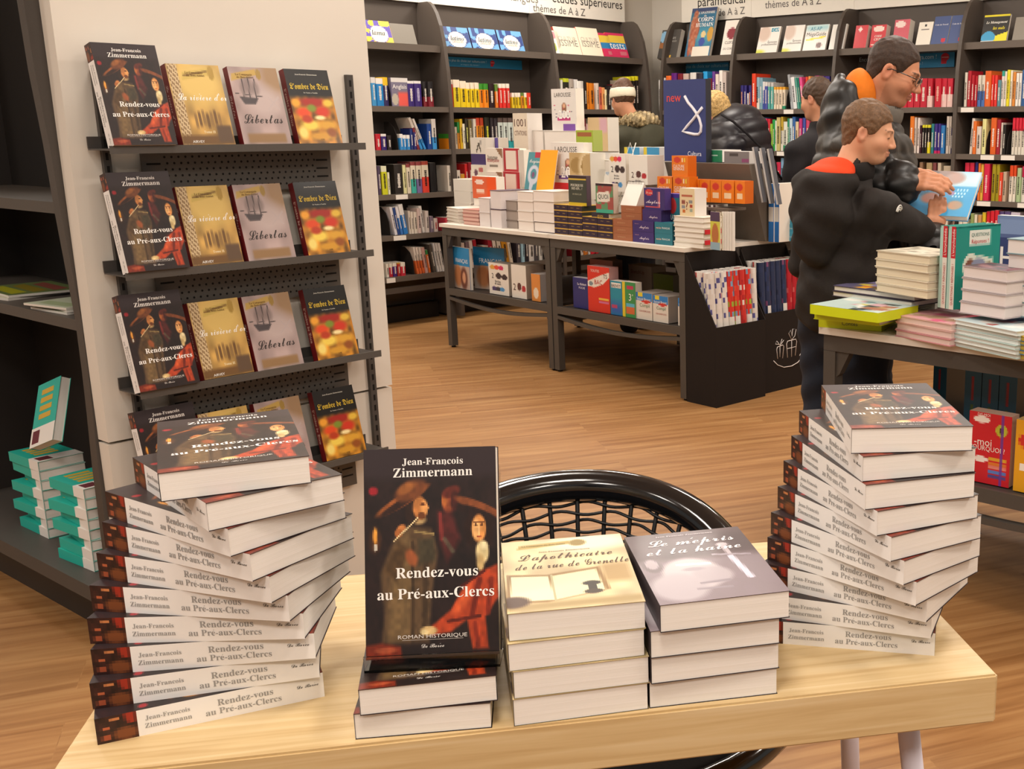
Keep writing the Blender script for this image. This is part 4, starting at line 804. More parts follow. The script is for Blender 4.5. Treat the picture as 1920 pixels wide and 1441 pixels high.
for j in range(1, 15):
    s = j / 15.5; pts = []
    for i in range(97):
        a = R(-96 + 2 * i); p = backsurf(a, s); p += Vector((math.sin(a), math.cos(a), 0)) * (.0075 * math.cos(math.pi * (math.degrees(a) + 80) / 10 + math.pi * j)); p.z += .004 * math.sin(math.pi * (math.degrees(a) + 80) / 10 + j * math.pi); pts.append(p)
    m = MB(); m.tube(pts, .0036, BK, 5); m.build('woven_wire', 'nylon', ch)
m = MB(); m.lathe([(0, .452), (.2, .45), (.34, .446), (.368, .435), (.34, .425), (0, .42)], '15161a', 40, .02, -.07); m.build('seat_pad', 'cloth', ch)
for a in (40, 140, 220, 320):
    p = seatp(R(a), .31); q = seatp(R(a), .36); q.z = 0; m = MB(); m.tube([p, q], .013, BK, 10); m.build('leg', 'black_lacquer', ch)

# ================================================================== white end panel with its four book shelves
_P = Vector((0, 0, EYE)) + ray(450, 480) * 3.32
PF = Frame(_P.x, _P.y, R(52.5))
xl, _ = PF.px(150, 430); xr, _ = PF.px(714, 430)
ep = empty('end_of_aisle_stand', PF.w(0, 0), PF.yaw); tag(ep, 'white end-of-aisle panel with slotted uprights and four dark metal book shelves', 'display panel')
m = MB(); m.box(xl, xr, 0, .06, .62, 2.4, 'ded6ca').box(xl, xr, .004, .06, 0, .612, 'ded6ca'); m.build('white_board', 'white_board', ep)
DK = '4a4541'
for (u0, u1, yy) in ((171, 186, 130), (648, 660, 140)):
    xa, zt_ = PF.px(u0, yy, -.01); xb, _ = PF.px(u1, yy, -.01)
    m = MB(); m.box(xa, xb, -.014, -.0005, .36, zt_, DK); up = m.build('slotted_upright', 'metal_paint', ep)
    m = MB(); z = .38
    while z < zt_ - .03: m.box((xa + xb) / 2 - .0035, (xa + xb) / 2 + .0035, -.0145, -.0135, z, z + .019, '171412'); z += .034
    s = m.build('upright_slots', 'card', up); s['kind'] = 'stuff'
sx0, _ = PF.px(205, 280, -.13); sx1, _ = PF.px(684, 268, -.13)
shelf_z = [PF.px(445, v_, -.13)[1] for v_ in (276, 497, 708)]
shelf_z.append(shelf_z[2] - (shelf_z[1] - shelf_z[2]))
for k, z in enumerate(shelf_z):
    m = MB(); m.box(sx0, sx1, -.13, -.012, z - .004, z, DK).box(sx0, sx1, -.134, -.13, z - .012, z + .008, '55504b').box(sx0, sx1, -.014, -.01, z, z + .03, DK); m.build('metal_shelf', 'metal_paint', ep)
    px0, _ = PF.px(262, 300, -.012); px1, _ = PF.px(617, 300, -.012)
    m = MB(); m.box(px0, px1, -.02, -.014, z - .125, z - .012, '5e5852'); pp = m.build('perforated_plate', 'metal_paint', ep)
    m = MB()
    for r_ in range(6):
        for c_ in range(24):
            hx = px0 + .062 + c_ * (px1 - px0 - .124) / 23 + (.006 if r_ % 2 else 0); hz = z - .025 - r_ * .0165
            m.quad([(hx + .0033 * math.cos(a * math.pi / 4), -.0204, hz + .0033 * math.sin(a * math.pi / 4)) for a in range(8)], '14110f')
    for r_ in range(3):
        for xx in (px0 + .012, px1 - .05): m.quad([(xx, -.0204, z - .045 - r_ * .024), (xx + .038, -.0204, z - .045 - r_ * .024), (xx + .038, -.0204, z - .04 - r_ * .024), (xx, -.0204, z - .04 - r_ * .024)], '14110f')
    hh = m.build('perforations', 'card', pp); hh['kind'] = 'stuff'
NICE = {'rendez': 'dark musketeer-cover novel', 'riviere': 'sepia novel with a rope down its cover', 'libertas': 'mauve novel with a sailing-ship cover', 'ombre': 'black novel with a glowing red and gold cover'}
ROWB = [{'rendez': 214, 'riviere': 344, 'libertas': 458, 'ombre': 562}, {'rendez': 241, 'riviere': 362, 'libertas': 467, 'ombre': 579}, {'rendez': 263, 'riviere': 384, 'libertas': 484, 'ombre': 597}, {'rendez': 288, 'riviere': 400, 'libertas': 503, 'ombre': 611}]
ROWY = [266, 488, 700, 880]
for k in range(4):
    for kind in ('rendez', 'riviere', 'libertas', 'ombre'):
        t_ = NOV[kind]['t']
        yb0 = -.124 + (t_ if kind != 'rendez' else t_ - .02)
        xa, _ = PF.px(ROWB[k][kind], ROWY[k] - (ROWB[k][kind] - 440) * (.02 + .08 * k), yb0 - t_)
        o = make_novel(kind, '%s, %s shelf of the white end panel' % (NICE[kind], ['highest', 'second', 'third', 'lowest'][k]), 'novels shown on the white end panel')
        stand(o, PF.w(xa, yb0, shelf_z[k] + .001 + t_ * math.sin(R(17)) * 0.0), PF.yaw, R(14))

# ================================================================== dark shelf unit behind the panel
gd = empty('shelving_unit', PF.w(0, 0), PF.yaw); tag(gd, 'tall dark shelving unit end behind the white panel, with curved side', 'shelving')
prof = []
for (u0, v0) in ((30, -60), (41, 0), (62, 130), (90, 270), (112, 400), (131, 500), (150, 600), (163, 700), (172, 780), (182, 880)):
    prof.append(PF.px(u0, v0, .07))
prof.append((prof[-1][0] - .005, .02)); prof.append((xl + .35, .02)); prof.append((xl + .35, prof[0][1]))
m = MB(); m.prism([(a, b) for a, b in prof], 'y', .062, .10, '4a443f'); m.build('side_panel', 'metal_paint', gd)
m = MB(); m.box(xl + .33, xl + .35, .10, 2.2, .02, 2.2, '26221f'); m.build('back_panel', 'metal_paint', gd)
GZ = [PF.px(110, 380, .10)[1], PF.px(153, 598, .10)[1]]
for z in GZ:
    m = MB(); m.box(xl - .0, xl + .33, .101, 2.2, z - .03, z, '4e4842'); m.build('shelf', 'metal_paint', gd)
BZ = .20
m = MB(); m.box(xl - .06, xl + .33, .06, 2.2, BZ - .045, BZ, '4a4642').box(xl + .02, xl + .33, .08, 2.2, 0, BZ - .045, '2a2624'); m.build('base_shelf', 'metal_paint', gd)
m = MB(); m.prism([(xl + .01, .1), (xl + .02, 1.0), (xl + .05, 2.2), (xl + .33, 2.2), (xl + .33, .1)], 'y', 1.28, 1.31, '2c2724'); m.build('divider', 'metal_paint', gd)
# teal books: each is a thing with cover, band and page block
TEAL = '27b3a2'
_tw, _tl, _tt = .135, .205, .03
_a = MB(); _a.box(0, _tw, 0, _tl, 0, .001, TEAL).box(0, _tw, 0, _tl, _tt - .001, _tt, TEAL).box(0, .001, 0, _tl, .001, _tt - .001, TEAL); _tc = _a.mesh('cover', 'print_satin')
_a = MB(); _a.box(.001, _tw - .002, .002, _tl - .002, .001, _tt - .001, 'd8d0c4'); _tp = _a.mesh('page_block', 'pages')
_a = MB(); _a.box(-.0008, _tw + .0006, 0, _tl * .3, _tt, _tt + .0008, 'eae6e0').box(-.0008, 0, 0, _tl * .3, 0, _tt, 'eae6e0').box(.01, .05, _tl * .05, _tl * .25, _tt + .0008, _tt + .0012, '6a3038'); _tb = _a.mesh('paper_band', 'print_matte')
_a = MB()
for q in range(4): _a.box(.03, .1, _tl * (.42 + q * .13), _tl * (.5 + q * .13), _tt, _tt + .0006, 'd0a83c')
_ty = _a.mesh('yellow_title', 'print_satin')
def teal(label, grp):
    e = empty('teal_book'); tag(e, label, 'book', grp)
    link('cover', _tc, e); link('page_block', _tp, e); link('paper_band', _tb, e); link('yellow_title', _ty, e); return e
def teal_at(px_, py_, k, xd, label, grp, dz=0.0, flip=False):
    o = teal(label, grp); p = at(px_, py_, BZ); o.location = p + Vector((0, 0, k * (_tt + .0012) + .0005 + dz)); o.rotation_euler = (0, 0, R(xd)); return o
jit = [3, -4, 6, -2, 5, -6, 2, 4]
for k in range(8):
    teal_at(92, 1010, k, 140 + jit[k] - 90, '%s teal paperback in the far pile of the dark unit' % ('bottom' if k == 0 else ('topmost' if k == 7 else ORD[k] + ' from bottom')), 'far pile of teal books')
for k in range(8):
    teal_at(178, 1072, k, 142 + jit[::-1][k] - 90, '%s teal paperback in the pile beside the white panel' % ('bottom' if k == 0 else ('topmost' if k == 7 else ORD[k] + ' from bottom')), 'pile of teal books beside the white panel')
o = teal('teal paperback propped on edge on top of the far teal pile', None)
o.location = at(92, 1010, BZ) + Vector((.0, .02, 8 * (_tt + .0012) + .03)); o.rotation_euler = (Matrix.Rotation(R(-38), 3, 'Z') @ Matrix.Rotation(R(66), 3, 'X') @ Matrix.Rotation(R(22), 3, 'Z')).to_euler()
def magazine(loc, yaw, w, d, t, col, label, cols):
    m = MB(); m.box(0, w, 0, d, 0, t, 'd8d2c8', top=col)
    for i, c in enumerate(cols): m.quad([(w * (.08 + .28 * i), d * .1, t + .0004), (w * (.3 + .28 * i), d * .15, t + .0004), (w * (.3 + .28 * i), d * .9, t + .0004), (w * (.1 + .28 * i), d * .8, t + .0004)], c)
    o = m.build('magazine', 'print_gloss'); o.location = loc; o.rotation_euler = (0, 0, yaw); tag(o, label, 'magazine', 'magazines on the dark unit')
p = PF.w(xl + .03, .62, GZ[1])
magazine(p + Vector((0, 0, .0005)), PF.yaw + R(8), .21, .28, .008, 'c8c8b0', 'lower pale magazine under the green one on the dark unit shelf', ['b8b8a0'])
magazine(p + Vector((.0, .005, .009)), PF.yaw + R(-3), .21, .28, .007, '6a7a4a', 'green and yellow magazine lying on the dark unit shelf', ['a8a828', '8a7a28', '8a4a40'])
p = PF.w(xl + .02, .2, GZ[1])
for q, (dy, rz) in enumerate(((0, 4), (.006, -5), (.0, 9))):
    magazine(p + Vector((0, 0, .0005 + q * .0068)), PF.yaw + R(rz), .2, .2, .006, 'c4ccb4', '%s of three thin pale booklets on the dark unit shelf' % ['lowest', 'middle', 'highest'][q], ['a8b890'])
# ================================================================== steel display tables
STEEL = '4c4640'
def steel_table(fr, x0, W, D, H, zlow, label, group=None, ylo=0.0):
    e = empty('display_table', fr.w(x0, 0), fr.yaw); tag(e, label, 'table', group)
    m = MB(); m.box(-.012, W + .012, -.012, D + .012, H - .022, H, 'ded6ca'); m.build('white_top', 'white_board', e)
    m = MB(); m.box(0, W, 0, .03, H - .075, H - .022, STEEL).box(0, W, D - .03, D, H - .075, H - .022, STEEL).box(0, .03, .03, D - .03, H - .075, H - .022, STEEL).box(W - .03, W, .03, D - .03, H - .075, H - .022, STEEL); m.build('steel_apron', 'metal_paint', e)
    for (xx, yy) in ((0, 0), (W - .045, 0), (0, D - .045), (W - .045, D - .045)):
        m = MB(); m.box(xx, xx + .045, yy, yy + .045, .012, H - .076, STEEL); l_ = m.build('leg', 'metal_paint', e)
        m = MB(); m.tube([(xx + .0225, yy + .0225, 0), (xx + .0225, yy + .0225, .013)], .014, '1a1816', 10); m.build('foot', 'card', l_)
        sx = 1 if xx == 0 else -1; a = xx + .045 if sx > 0 else xx
        m = MB(); m.prism([(a, H - .076), (a + sx * .05, H - .076), (a + sx * .012, H - .15), (a, H - .16)], 'y', yy + .008, yy + .037, STEEL); m.build('corner_bracket', 'metal_paint', l_)
    m = MB(); m.box(.045, W - .045, .012, D - .012, zlow - .018, zlow, '3c3733').box(.045, W - .045, 0, .012, zlow - .04, zlow + .004, STEEL).box(.045, W - .045, D - .012, D, zlow - .04, zlow + .004, STEEL); m.build('lower_shelf', 'metal_paint', e)
    for yy in (.0, D - .03):      # bowed brace under the lower shelf
        pts = [(.045 + (W - .09) * k / 16, 0, zlow - .052 - .035 * math.sin(math.pi * k / 16)) for k in range(17)]
        m = MB()
        for k in range(16):
            (xa, _, za), (xb, _, zb) = pts[k], pts[k + 1]
            for (y0_, y1_, f) in ((yy, yy + .03, 0),): m.quad([(xa, y0_, za - .02), (xb, y0_, zb - .02), (xb, y0_, zb), (xa, y0_, za)], STEEL).quad([(xb, y1_, zb - .02), (xa, y1_, za - .02), (xa, y1_, za), (xb, y1_, zb)], STEEL).quad([(xa, y0_, za), (xb, y0_, zb), (xb, y1_, zb), (xa, y1_, za)], STEEL).quad([(xa, y1_, za - .02), (xb, y1_, zb - .02), (xb, y0_, zb - .02), (xa, y0_, za - .02)], STEEL)
        m.build('bowed_brace', 'metal_paint', e)
    m = MB()
    for xx in (.06, W - .09): m.box(xx, xx + .03, 0.03, D - .03, .07 + zlow - .16, .1 + zlow - .16, STEEL)
    m.build('cross_brace', 'metal_paint', e)['kind'] = 'stuff'
    return e
CT = Frame(-2.019, 7.651, R(-43.2)); CH, CLOW = .83, .40
steel_table(CT, 0, 1.155, 1.12, CH, CLOW, 'dark steel table with white top, dictionaries piled on it, farther from the gift-wrap bins', 'steel book tables in the middle of the shop')
steel_table(CT, 1.165, 1.155, 1.12, CH, CLOW, 'dark steel table with white top beside the gift-wrap bins', 'steel book tables in the middle of the shop')

def flat_mb(w, d, t, col, front='pages', right='pages', top=None, page='e4dcd2', art=None):
    m = MB(); b = min(.003, t * .14); top = top or col
    fc = page if front == 'pages' else front; rc = page if right == 'pages' else right; i = .003
    m.box(0, w, 0, d, 0, b, col); m.box(0, w, 0, d, t - b, t, col, top=top)
    m.box(i if right == 'pages' else 0, w - (i if right == 'pages' else 0), i if front == 'pages' else 0, d - i, b, t - b, page, front=fc, right=rc)
    if art: m.art(art, 16, 16, (0, 0, t + .0004), X3 * w, Y3 * d)
    return m
def pile(fr, x0, x1, yb, yt, y, n, d, cols, label, front='pages', right='pages', zb=None, name='book', cat='book', page='e4dcd2', dyaw=0.0, title=None, top=None, jx=.004, topart=None, mat='print_satin'):
    xa, z_ = fr.px(x0, yb, y); xb, _ = fr.px(x1, yb, y); _, zt = fr.px((x0 + x1) / 2, yt, y)
    z0 = zb if zb is not None else z_; w = (xb - xa) / math.cos(dyaw); t = (zt - z0) / n
    for k in range(n):
        c = cols[k % len(cols)]
        m = flat_mb(w, d, t - .0006, c, c if front == 'spine' else front, c if right == 'spine' else right, top if k == n - 1 else None, page, topart if k == n - 1 else None)
        o = m.build(name, mat); o.location = fr.w(xa + RNG.uniform(-jx, jx), y + RNG.uniform(0, jx), z0 + k * t + .0003); o.rotation_euler = (0, 0, fr.yaw + dyaw + R(RNG.uniform(-1, 1)) * (1 if jx > 0 else 0))
        nm = label if n == 1 else label.replace('#', ['bottom', 'second', 'third', 'fourth', 'fifth', 'sixth', 'seventh', 'eighth'][k] if k < n - 1 else 'topmost')
        tag(o, nm, cat, label.replace('# ', '').replace('#', '')[:60])
        if title:
            mm = MB()
            for (s, cx, cz, wf, col, st) in title: put_text(mm, s, (cx * w, 0, cz * t), X3, Z3, width=wf * w, col=col, st=st, lift=.0008)
            mm.build('spine_lettering', 'print_satin', o)['kind'] = 'stuff'
    return z0 + n * t, xa, w
# ---- table of dictionaries
pile(CT, 838, 872, 418, 389, .12, 5, .26, ['e0d8cc', 'cfc6ba'], '# white magazine in the low stack at the far table corner', dyaw=R(-14), page='d8d0c4', name='magazine', cat='magazine')
pile(CT, 852, 884, 384, 336, .52, 3, .2, ['e6e0d4'], '# white box-like dictionary in the stack behind the magazines', front='e4dfd4', zb=CH)
pile(CT, 868, 898, 420, 393, .06, 4, .2, ['b07a70'], '# pink-edged paperback in the low pile by the magazines', page='d8b0a4')
pile(CT, 899, 919, 425, 371, .05, 2, .22, ['d8d0d0'], '# thick white-edged dictionary left of its twin pile', page='dcd4d2')
zt4, _, _ = pile(CT, 920, 940, 427, 357, .05, 2, .22, ['5a4a58'], '# thick dark-covered dictionary between the white piles', page='dcd4d4')
pile(CT, 941, 970, 430, 376, .09, 3, .2, ['7a6e66'], '# grey-edged dictionary in the shaded pile', page='9c9088')  # covers and page edges coloured darker to carry this pile's shading
pile(CT, 971, 1000, 431, 359, .045, 4, .2, ['d8d0c8', 'e4dcd4'], '# thick dictionary with rounded edge in the four-high pile', page='e6dcd4')
ztd, _, _ = pile(CT, 1001, 1040, 434, 358, .04, 4, .2, ['3a2a3c', 'e4dcd4', 'd8d0c8', 'e4dcd4'], '# thick dictionary in the four-high pile by the table joint', page='e8ded6')
display(CT, 887, 931, 331, 371, .3, .07, 'd85a30', 'orange-red boxed dictionary with white crest standing on the piles', name='boxed_dictionary', cat='book', art=lambda U, V: mixc(mixc(mixc(canvas(U, 'd0603c'), ell(U, V, .3, .75, .2, .1), 'e8d0c4'), rect(U, V, .15, .5, .25, .4), 'e4c4b0'), rect(U, V, .62, 1, 0, 1, .1), 'e05018'), nx=18, ny=14)
pile(CT, 889, 915, 424, 372, .3, 3, .2, ['d8d0c8'], '# white-edged book under the orange-red dictionary', zb=CH)
_let = lambda U, V: mixc(mixc(mixc(canvas(U, 'd8d0c4'), rect(U, V, 0, 1, 0, .42), '4a3c68'), seg(U, V, .4, .5, .55, .8, .04) + seg(U, V, .68, .5, .55, .8, .04), '5a5248'), rect(U, V, .6, .75, .75, .92), 'a8a098')
display(CT, 884, 912, 258, 309, .62, .09, 'd8d0c4', 'white book with a letter A and purple base on the back row', art=_let, nx=16, ny=22)
display(CT, 885, 913, 309, 345, .60, .09, 'dcd4c4', 'white book with berries on its cover under the letter A book', art=lambda U, V: mixc(mixc(mixc(canvas(U, 'dcd4c4'), ell(U, V, .3, .6, .12, .16), '6a4a5a'), ell(U, V, .65, .75, .14, .14), 'b86a68'), ell(U, V, .5, .3, .1, .1), '8a8a80'), nx=14, ny=14)
display(CT, 914, 934, 258, 277, .7, .09, '54468a', 'plain purple boxed book behind the French language book')
_lf = [('langue', .42, .62, .6, None, '6a6258', 'serif'), ('française', .45, .5, .72, None, 'a04040', 'serif')]
for (yt_, yb_, yy) in ((278, 321, .5), (322, 362, .48)):
    display(CT, 912, 943, yt_, yb_, yy, .07, 'ddd4c8', ('upper' if yt_ < 300 else 'lower') + ' white French language book with a brown corner', art=lambda U, V: mixc(mixc(canvas(U, 'ddd4c8'), poly(U, V, [(.62, 1), (1, 1), (1, .55)]), '8a6a50'), rect(U, V, .2, .7, .22, .32), '8a8074'), texts=_lf)
    display(CT, 945, 975, yt_, yb_, yy + .01, .06, 'a83038', ('upper' if yt_ < 300 else 'lower') + ' red-bordered book with a cream panel', art=lambda U, V: mixc(canvas(U, 'a83038'), rect(U, V, .13, .82, .08, .9), 'dccfc0'))
display(CT, 974, 984, 281, 350, .5, .06, 'c8c0b4', 'narrow grey book beside the red-bordered books')
def art_origine(U, V):
    im = canvas(U, '4a8a94'); im = mixc(im, rect(U, V, .45, 1, .85, 1), 'b02c40'); im = mixc(im, ell(U, V, .5, .4, .38, .26, .15), 'c8ccd8'); im = mixc(im, ell(U, V, .5, .42, .2, .14, .2), '4a8a94'); im = mixc(im, ell(U, V, .48, .4, .1, .07), '7a4a70'); return mixc(im, poly(U, V, [(.3, .3), (.6, .28), (.5, .0), (.3, .0)], .03), 'c8ccd8')
display(CT, 983, 1010, 285, 355, .3, .03, '4a8a94', 'teal book with a large pale question-mark swirl and red corner', tilt=R(12), art=art_origine, nx=20, ny=34, texts=[('Origine', .5, .77, .7, None, 'f0ece8', 'script')])
display(CT, 1005, 1036, 281, 357, .22, .006, 'f2a020', 'plain orange card panel leaning between the dictionaries', name='card_panel', cat='card', tilt=R(12), mat='print_matte')
def art_larousse(U, V):
    im = canvas(U, 'ded8d2'); im = mixc(im, ell(U, V, .52, .56, .1, .11, .2), '8a6048'); im = mixc(im, ell(U, V, .52, .6, .06, .05, .3), 'd8a888')
    r = np.random.default_rng(3)
    for k in range(16): im = mixc(im, ell(U, V, r.uniform(.12, .9), r.uniform(.25, .62), .025, .018, .4), ['6a6470', 'c8486a', '8a8490'][k % 3])
    return mixc(im, rect(U, V, .22, .78, .26, .33), 'b83070')
def art_larousse2(U, V): return mixc(mixc(art_larousse(U, V), rect(U, V, .22, .78, .26, .33), '5a4490'), rect(U, V, 0, 1, 0, .17), 'd83038')
_lt = [('LAROUSSE', .47, .86, .68, None, '4a4440'), ('200', .52, .4, .45, None, 'fbf8f4')]
display(CT, 1036, 1081, 166, 246, .78, .07, 'dedad4', 'white anniversary dictionary standing highest on the back piles', art=lambda U, V: mixc(art_larousse(U, V), rect(U, V, .45, .95, .0, .17), '7a50a0'), nx=26, ny=40, texts=_lt)
display(CT, 1036, 1096, 267, 357, .3, .07, 'dedad4', 'white anniversary dictionary with a red foot behind the sepia one', art=art_larousse2, nx=28, ny=40, texts=_lt)
pile(CT, 994, 1020, 330, 244, .74, 4, .25, ['dcd6ce'], '# white-edged dictionary in the back pile by the citations book', zb=CH)
pile(CT, 1022, 1080, 334, 245, .74, 4, .25, ['dcd6ce'], '# white-edged dictionary in the wide back pile', zb=CH)
display(CT, 965, 991, 212, 300, .7, .13, 'd6c8b4', 'thick cream book of 1001 quotations standing at the back', texts=[('1001', .5, .80, .82, .16, '5a3c34', 'sans'), ('CITATIONS', .52, .58, .86, .1, '6a4a40', 'sans')], page='dcd4cc', zb=None)
pile(CT, 965, 1018, 345, 300, .7, 2, .2, ['c8c0b6'], '# book under the quotations book', zb=CH)
display(CT, 1070, 1108, 286, 372, .22, .12, 'b89c6c', 'thick sepia dictionary with a circle on its cover and wide white pages', art=lambda U, V: mixc(mixc(canvas(U, 'b89c6c'), ell(U, V, .35, .72, .3, .17, .1), '9a7c48'), ell(U, V, .95, .7, .5, .35, .3) * (ell(U, V, .95, .7, .38, .27, .3) < .5), 'd8c49c'), nx=20, ny=30, page='e8e2d6', texts=[('Robert', .6, .42, .6, None, '5a4428', 'serif')], zb=None)
display(CT, 1081, 1112, 244, 283, .55, .08, '9aac38', 'lime green book with a brown ribbon banner at the back', art=lambda U, V: mixc(mixc(canvas(U, '9aac38'), rect(U, V, .05, .95, .72, .9), '9a5a34'), poly(U, V, [(.35, .1), (.5, .5), (.65, .1)]), '3a3c20'), side='right', page='b0bc60')
pile(CT, 1082, 1116, 340, 284, .55, 4, .2, ['c8c0b4', '6a5a40'], '# book under the lime green book', zb=CH)
display(CT, 1104, 1140, 220, 290, .85, .1, 'd0b488', 'tan book standing behind the leaning white book', art=lambda U, V: mixc(canvas(U, 'd0b488'), rect(U, V, .6, 1, .6, 1, .1), 'd0a4b0'))
# white book leaning on a wire easel
pile(CT, 1128, 1148, 352, 300, .33, 4, .16, ['4a443c', 'dcd4c4'], '# white book under the wire easel', zb=CH)
ez = empty('wire_easel', CT.w(*CT.px(1150, 352, .36)[:1], .36, 0), CT.yaw); tag(ez, 'thin white wire easel holding up a leaning white book', 'easel')
for q, pts in enumerate(([(-.02, 0, 1.0), (.14, .02, 1.36), (.17, .12, 1.0)], [(.04, 0, 1.0), (.19, .02, 1.36)], [(-.02, 0, 1.0), (.04, 0, 1.0), (.17, .12, 1.0)])):
    m = MB(); m.tube(pts, .003, 'ece6da', 6); m.build('wire', 'white_board', ez)
m = front_mb(.135, .30, .035, 'efeae0', lambda U, V: mixc(mixc(canvas(U, 'efeae0'), seg(U, V, .2, .6, .8, .72, .05, .9), 'a8b8c8'), ell(U, V, .35, .25, .2, .09), '4a4440'), 14, 26, None, 'd8d0c4')
o = m.build('book', 'print_gloss'); _x, _ = CT.px(1113, 305, .33); o.location = CT.w(_x, .30, 1.045); o.rotation_euler = (Matrix.Rotation(CT.yaw, 3, 'Z') @ Matrix.Rotation(R(-14), 3, 'X') @ Matrix.Rotation(R(30), 3, 'Y')).to_euler(); tag(o, 'white book with a blue brushstroke leaning sideways on a wire easel', 'book')
# ---- table beside the bins
_mt = [('POURQUOI', .32, .55, .2, 'd8b84a', 'sans'), ('POURQUOI', .74, .55, .2, 'd8b84a', 'sans')]
for (a, b, y0, y1, n, g) in ((1040, 1065, 431, 383, 5, 'first'), (1066, 1092, 434, 385, 5, 'second'), (1093, 1120, 437, 406, 3, 'third'), (1121, 1148, 441, 409, 3, 'fourth')):
    pile(CT, a, b, y0, y1, .04, n, .13, ['c8a040'], '# dark purple gold-edged book in the %s column of its low wall' % g, front='2a1830', title=_mt, jx=0, page='b89a4c', right='2c3430', zb=CH)
display(CT, 1067, 1100, 329, 384, .06, .035, '2c3028', 'dark green why-question book with a yellow foot standing on the purple books', art=lambda U, V: mixc(mixc(mixc(canvas(U, '343a30'), V > .88, '2a1420'), rect(U, V, 0, 1, .86, .9), 'c8a838'), rect(U, V, 0, 1, 0, .1), 'c8b020'), texts=[('POURQUOI', .48, .68, .7, None, 'd8d4c4', 'serif'), ('DIT-ON... ?', .48, .57, .6, None, 'd8d4c4', 'serif'), ('EN FRANÇAIS', .48, .38, .5, None, 'a8a890', 'serif')], page='5a4a54')
def art_quoi(U, V):
    im = mixc(mixc(canvas(U, '9a4a44'), noise2(U, V, 5, 9) > .5, '5a8a60'), V > .9, '2a1420'); im = mixc(im, poly(U, V, [(.06, .35), (.8, .4), (.78, .75), (.06, .68)]), 'ddd8cc'); return mixc(im, rect(U, V, 0, 1, 0, .12), '3aa488')
display(CT, 1118, 1150, 344, 398, .05, .04, '8a4a44', 'patterned book with a white label reading QUOI on the purple books', art=art_quoi, nx=16, ny=24, texts=[('QUOI', .43, .56, .6, None, '2a4038')], page='c8b8a8')
pile(CT, 1108, 1142, 410, 399, .05, 1, .12, ['1c2a2c'], 'single dark gold-striped book lying under the QUOI book', front='2a2030', title=[('QUOI', .5, .5, .3, 'd8b84a', 'sans')])
_200 = lambda U, V: mixc(mixc(mixc(mixc(canvas(U, 'e6e0d6'), ell(U, V, .2, .86, .13, .07), 'd8a040') , ell(U, V, .42, .86, .13, .07), 'e05030'), ell(U, V, .64, .86, .13, .07), 'd02860'), ell(U, V, .5, .6, .14, .1) + ell(U, V, .8, .58, .14, .09), '3a2a2c')
_200b = lambda U, V: mixc(mixc(mixc(_200(U, V), ell(U, V, .25, .18, .12, .07), '4a3a6a'), ell(U, V, .45, .18, .12, .07), '3a3440'), ell(U, V, .66, .18, .12, .07), '4a90c8')
_200r = lambda U, V: mixc(mixc(canvas(U, 'e6e0d6'), ell(U, V, .52, .35, .14, .12), '5a3430'), ell(U, V, .82, .3, .14, .1), 'b02c34')
_t200 = [('2', .2, .59, None, .16, '3a3234', 'serif'), ('Drôles', .45, .42, .3, None, '4a4444', 'serif'), ('de mots', .45, .35, .32, None, '4a4444', 'serif')]
display(CT, 1143, 1174, 288, 358, .28, .05, 'e4ded4', 'white 200-words book with six coloured discs on the front table', art=_200b, nx=20, ny=36, texts=_t200)
display(CT, 1180, 1214, 291, 345, .26, .13, 'e4ded4', 'thick white 200 book with one red disc and wide page edge', art=_200r, nx=20, ny=28, texts=[('2', .2, .33, None, .2, '4a2c2c', 'serif'), ('drôles', .5, .14, .3, None, '4a4444', 'serif'), ("d'expressions", .5, .06, .7, None, '4a4444', 'serif')], page='cfc4b8')
pile(CT, 1180, 1212, 395, 346, .3, 3, .15, ['c8beb2'], '# book under the thick white 200 book', zb=CH)
for (a, b, s) in ((1171, 1205, 'first'), (1207, 1239, 'second')):
    display(CT, a, b, 276, 300, .66, .16, '3a90c8', '%s blue and yellow boxed book behind the white 200 books' % s, art=lambda U, V: mixc(mixc(canvas(U, '3a90c0'), rect(U, V, 0, .2, 0, 1), 'd8c038'), rect(U, V, .25, .6, .0, .3), 'b03058'), page='e8e6e2', zb=None, w=.14)
    pile(CT, a, b, 350, 300, .66, 3, .16, ['c8c0b4'], '# book under the %s blue and yellow boxed book' % s, zb=CH)
# brown boxes and the page-a-day calendar
z1, _, _ = pile(CT, 1149, 1186, 449, 411, .045, 3, .13, ['9a5e3c'], '# brown book box in the front column', front='9c6040', right='9a4a30', name='book_box', cat='box', title=[('ALMANACH', .45, .5, .4, 'c89a70', 'sans')], jx=0, zb=CH)
z2, _, _ = pile(CT, 1165, 1203, 410, 386, .06, 2, .12, ['9a5e3c'], '# brown book box in the upper column under the calendar', front='9c6040', right='9a4a30', name='book_box', cat='box', title=[('ALMANACH', .45, .5, .4, 'c89a70', 'sans')], jx=0, zb=z1)
cal = empty('desk_calendar', CT.w(CT.px(1163, 386, .07)[0], .07, z2 + .001), CT.yaw); tag(cal, 'white spiral tent calendar standing on the brown boxes', 'calendar')
cw = .135
m = MB(); m.quad([(0, 0, 0), (cw, 0, 0), (cw + .01, .055, .125), (.01, .055, .125)], 'efeae2').quad([(cw, .11, 0), (0, .11, 0), (.01, .056, .125), (cw + .01, .056, .125)], 'ddd6cc').box(0, cw, 0, .11, -.0006, .0006, 'e0d8cc').quad([(cw, 0, 0), (cw, .11, 0), (cw + .01, .0555, .125)], 'd8d0c4'); m.build('paper_tent', 'print_matte', cal)
for q in range(10):
    xx = .016 + q * .0128; m = MB(); m.tube([(xx + .006 * math.cos(a), .0555 + .0085 * math.cos(a), .123 + .0085 * math.sin(a)) for a in [k * .785 for k in range(8)]], .0011, '4a4642', 5, closed=True); m.build('spiral_ring', 'metal_paint', cal)
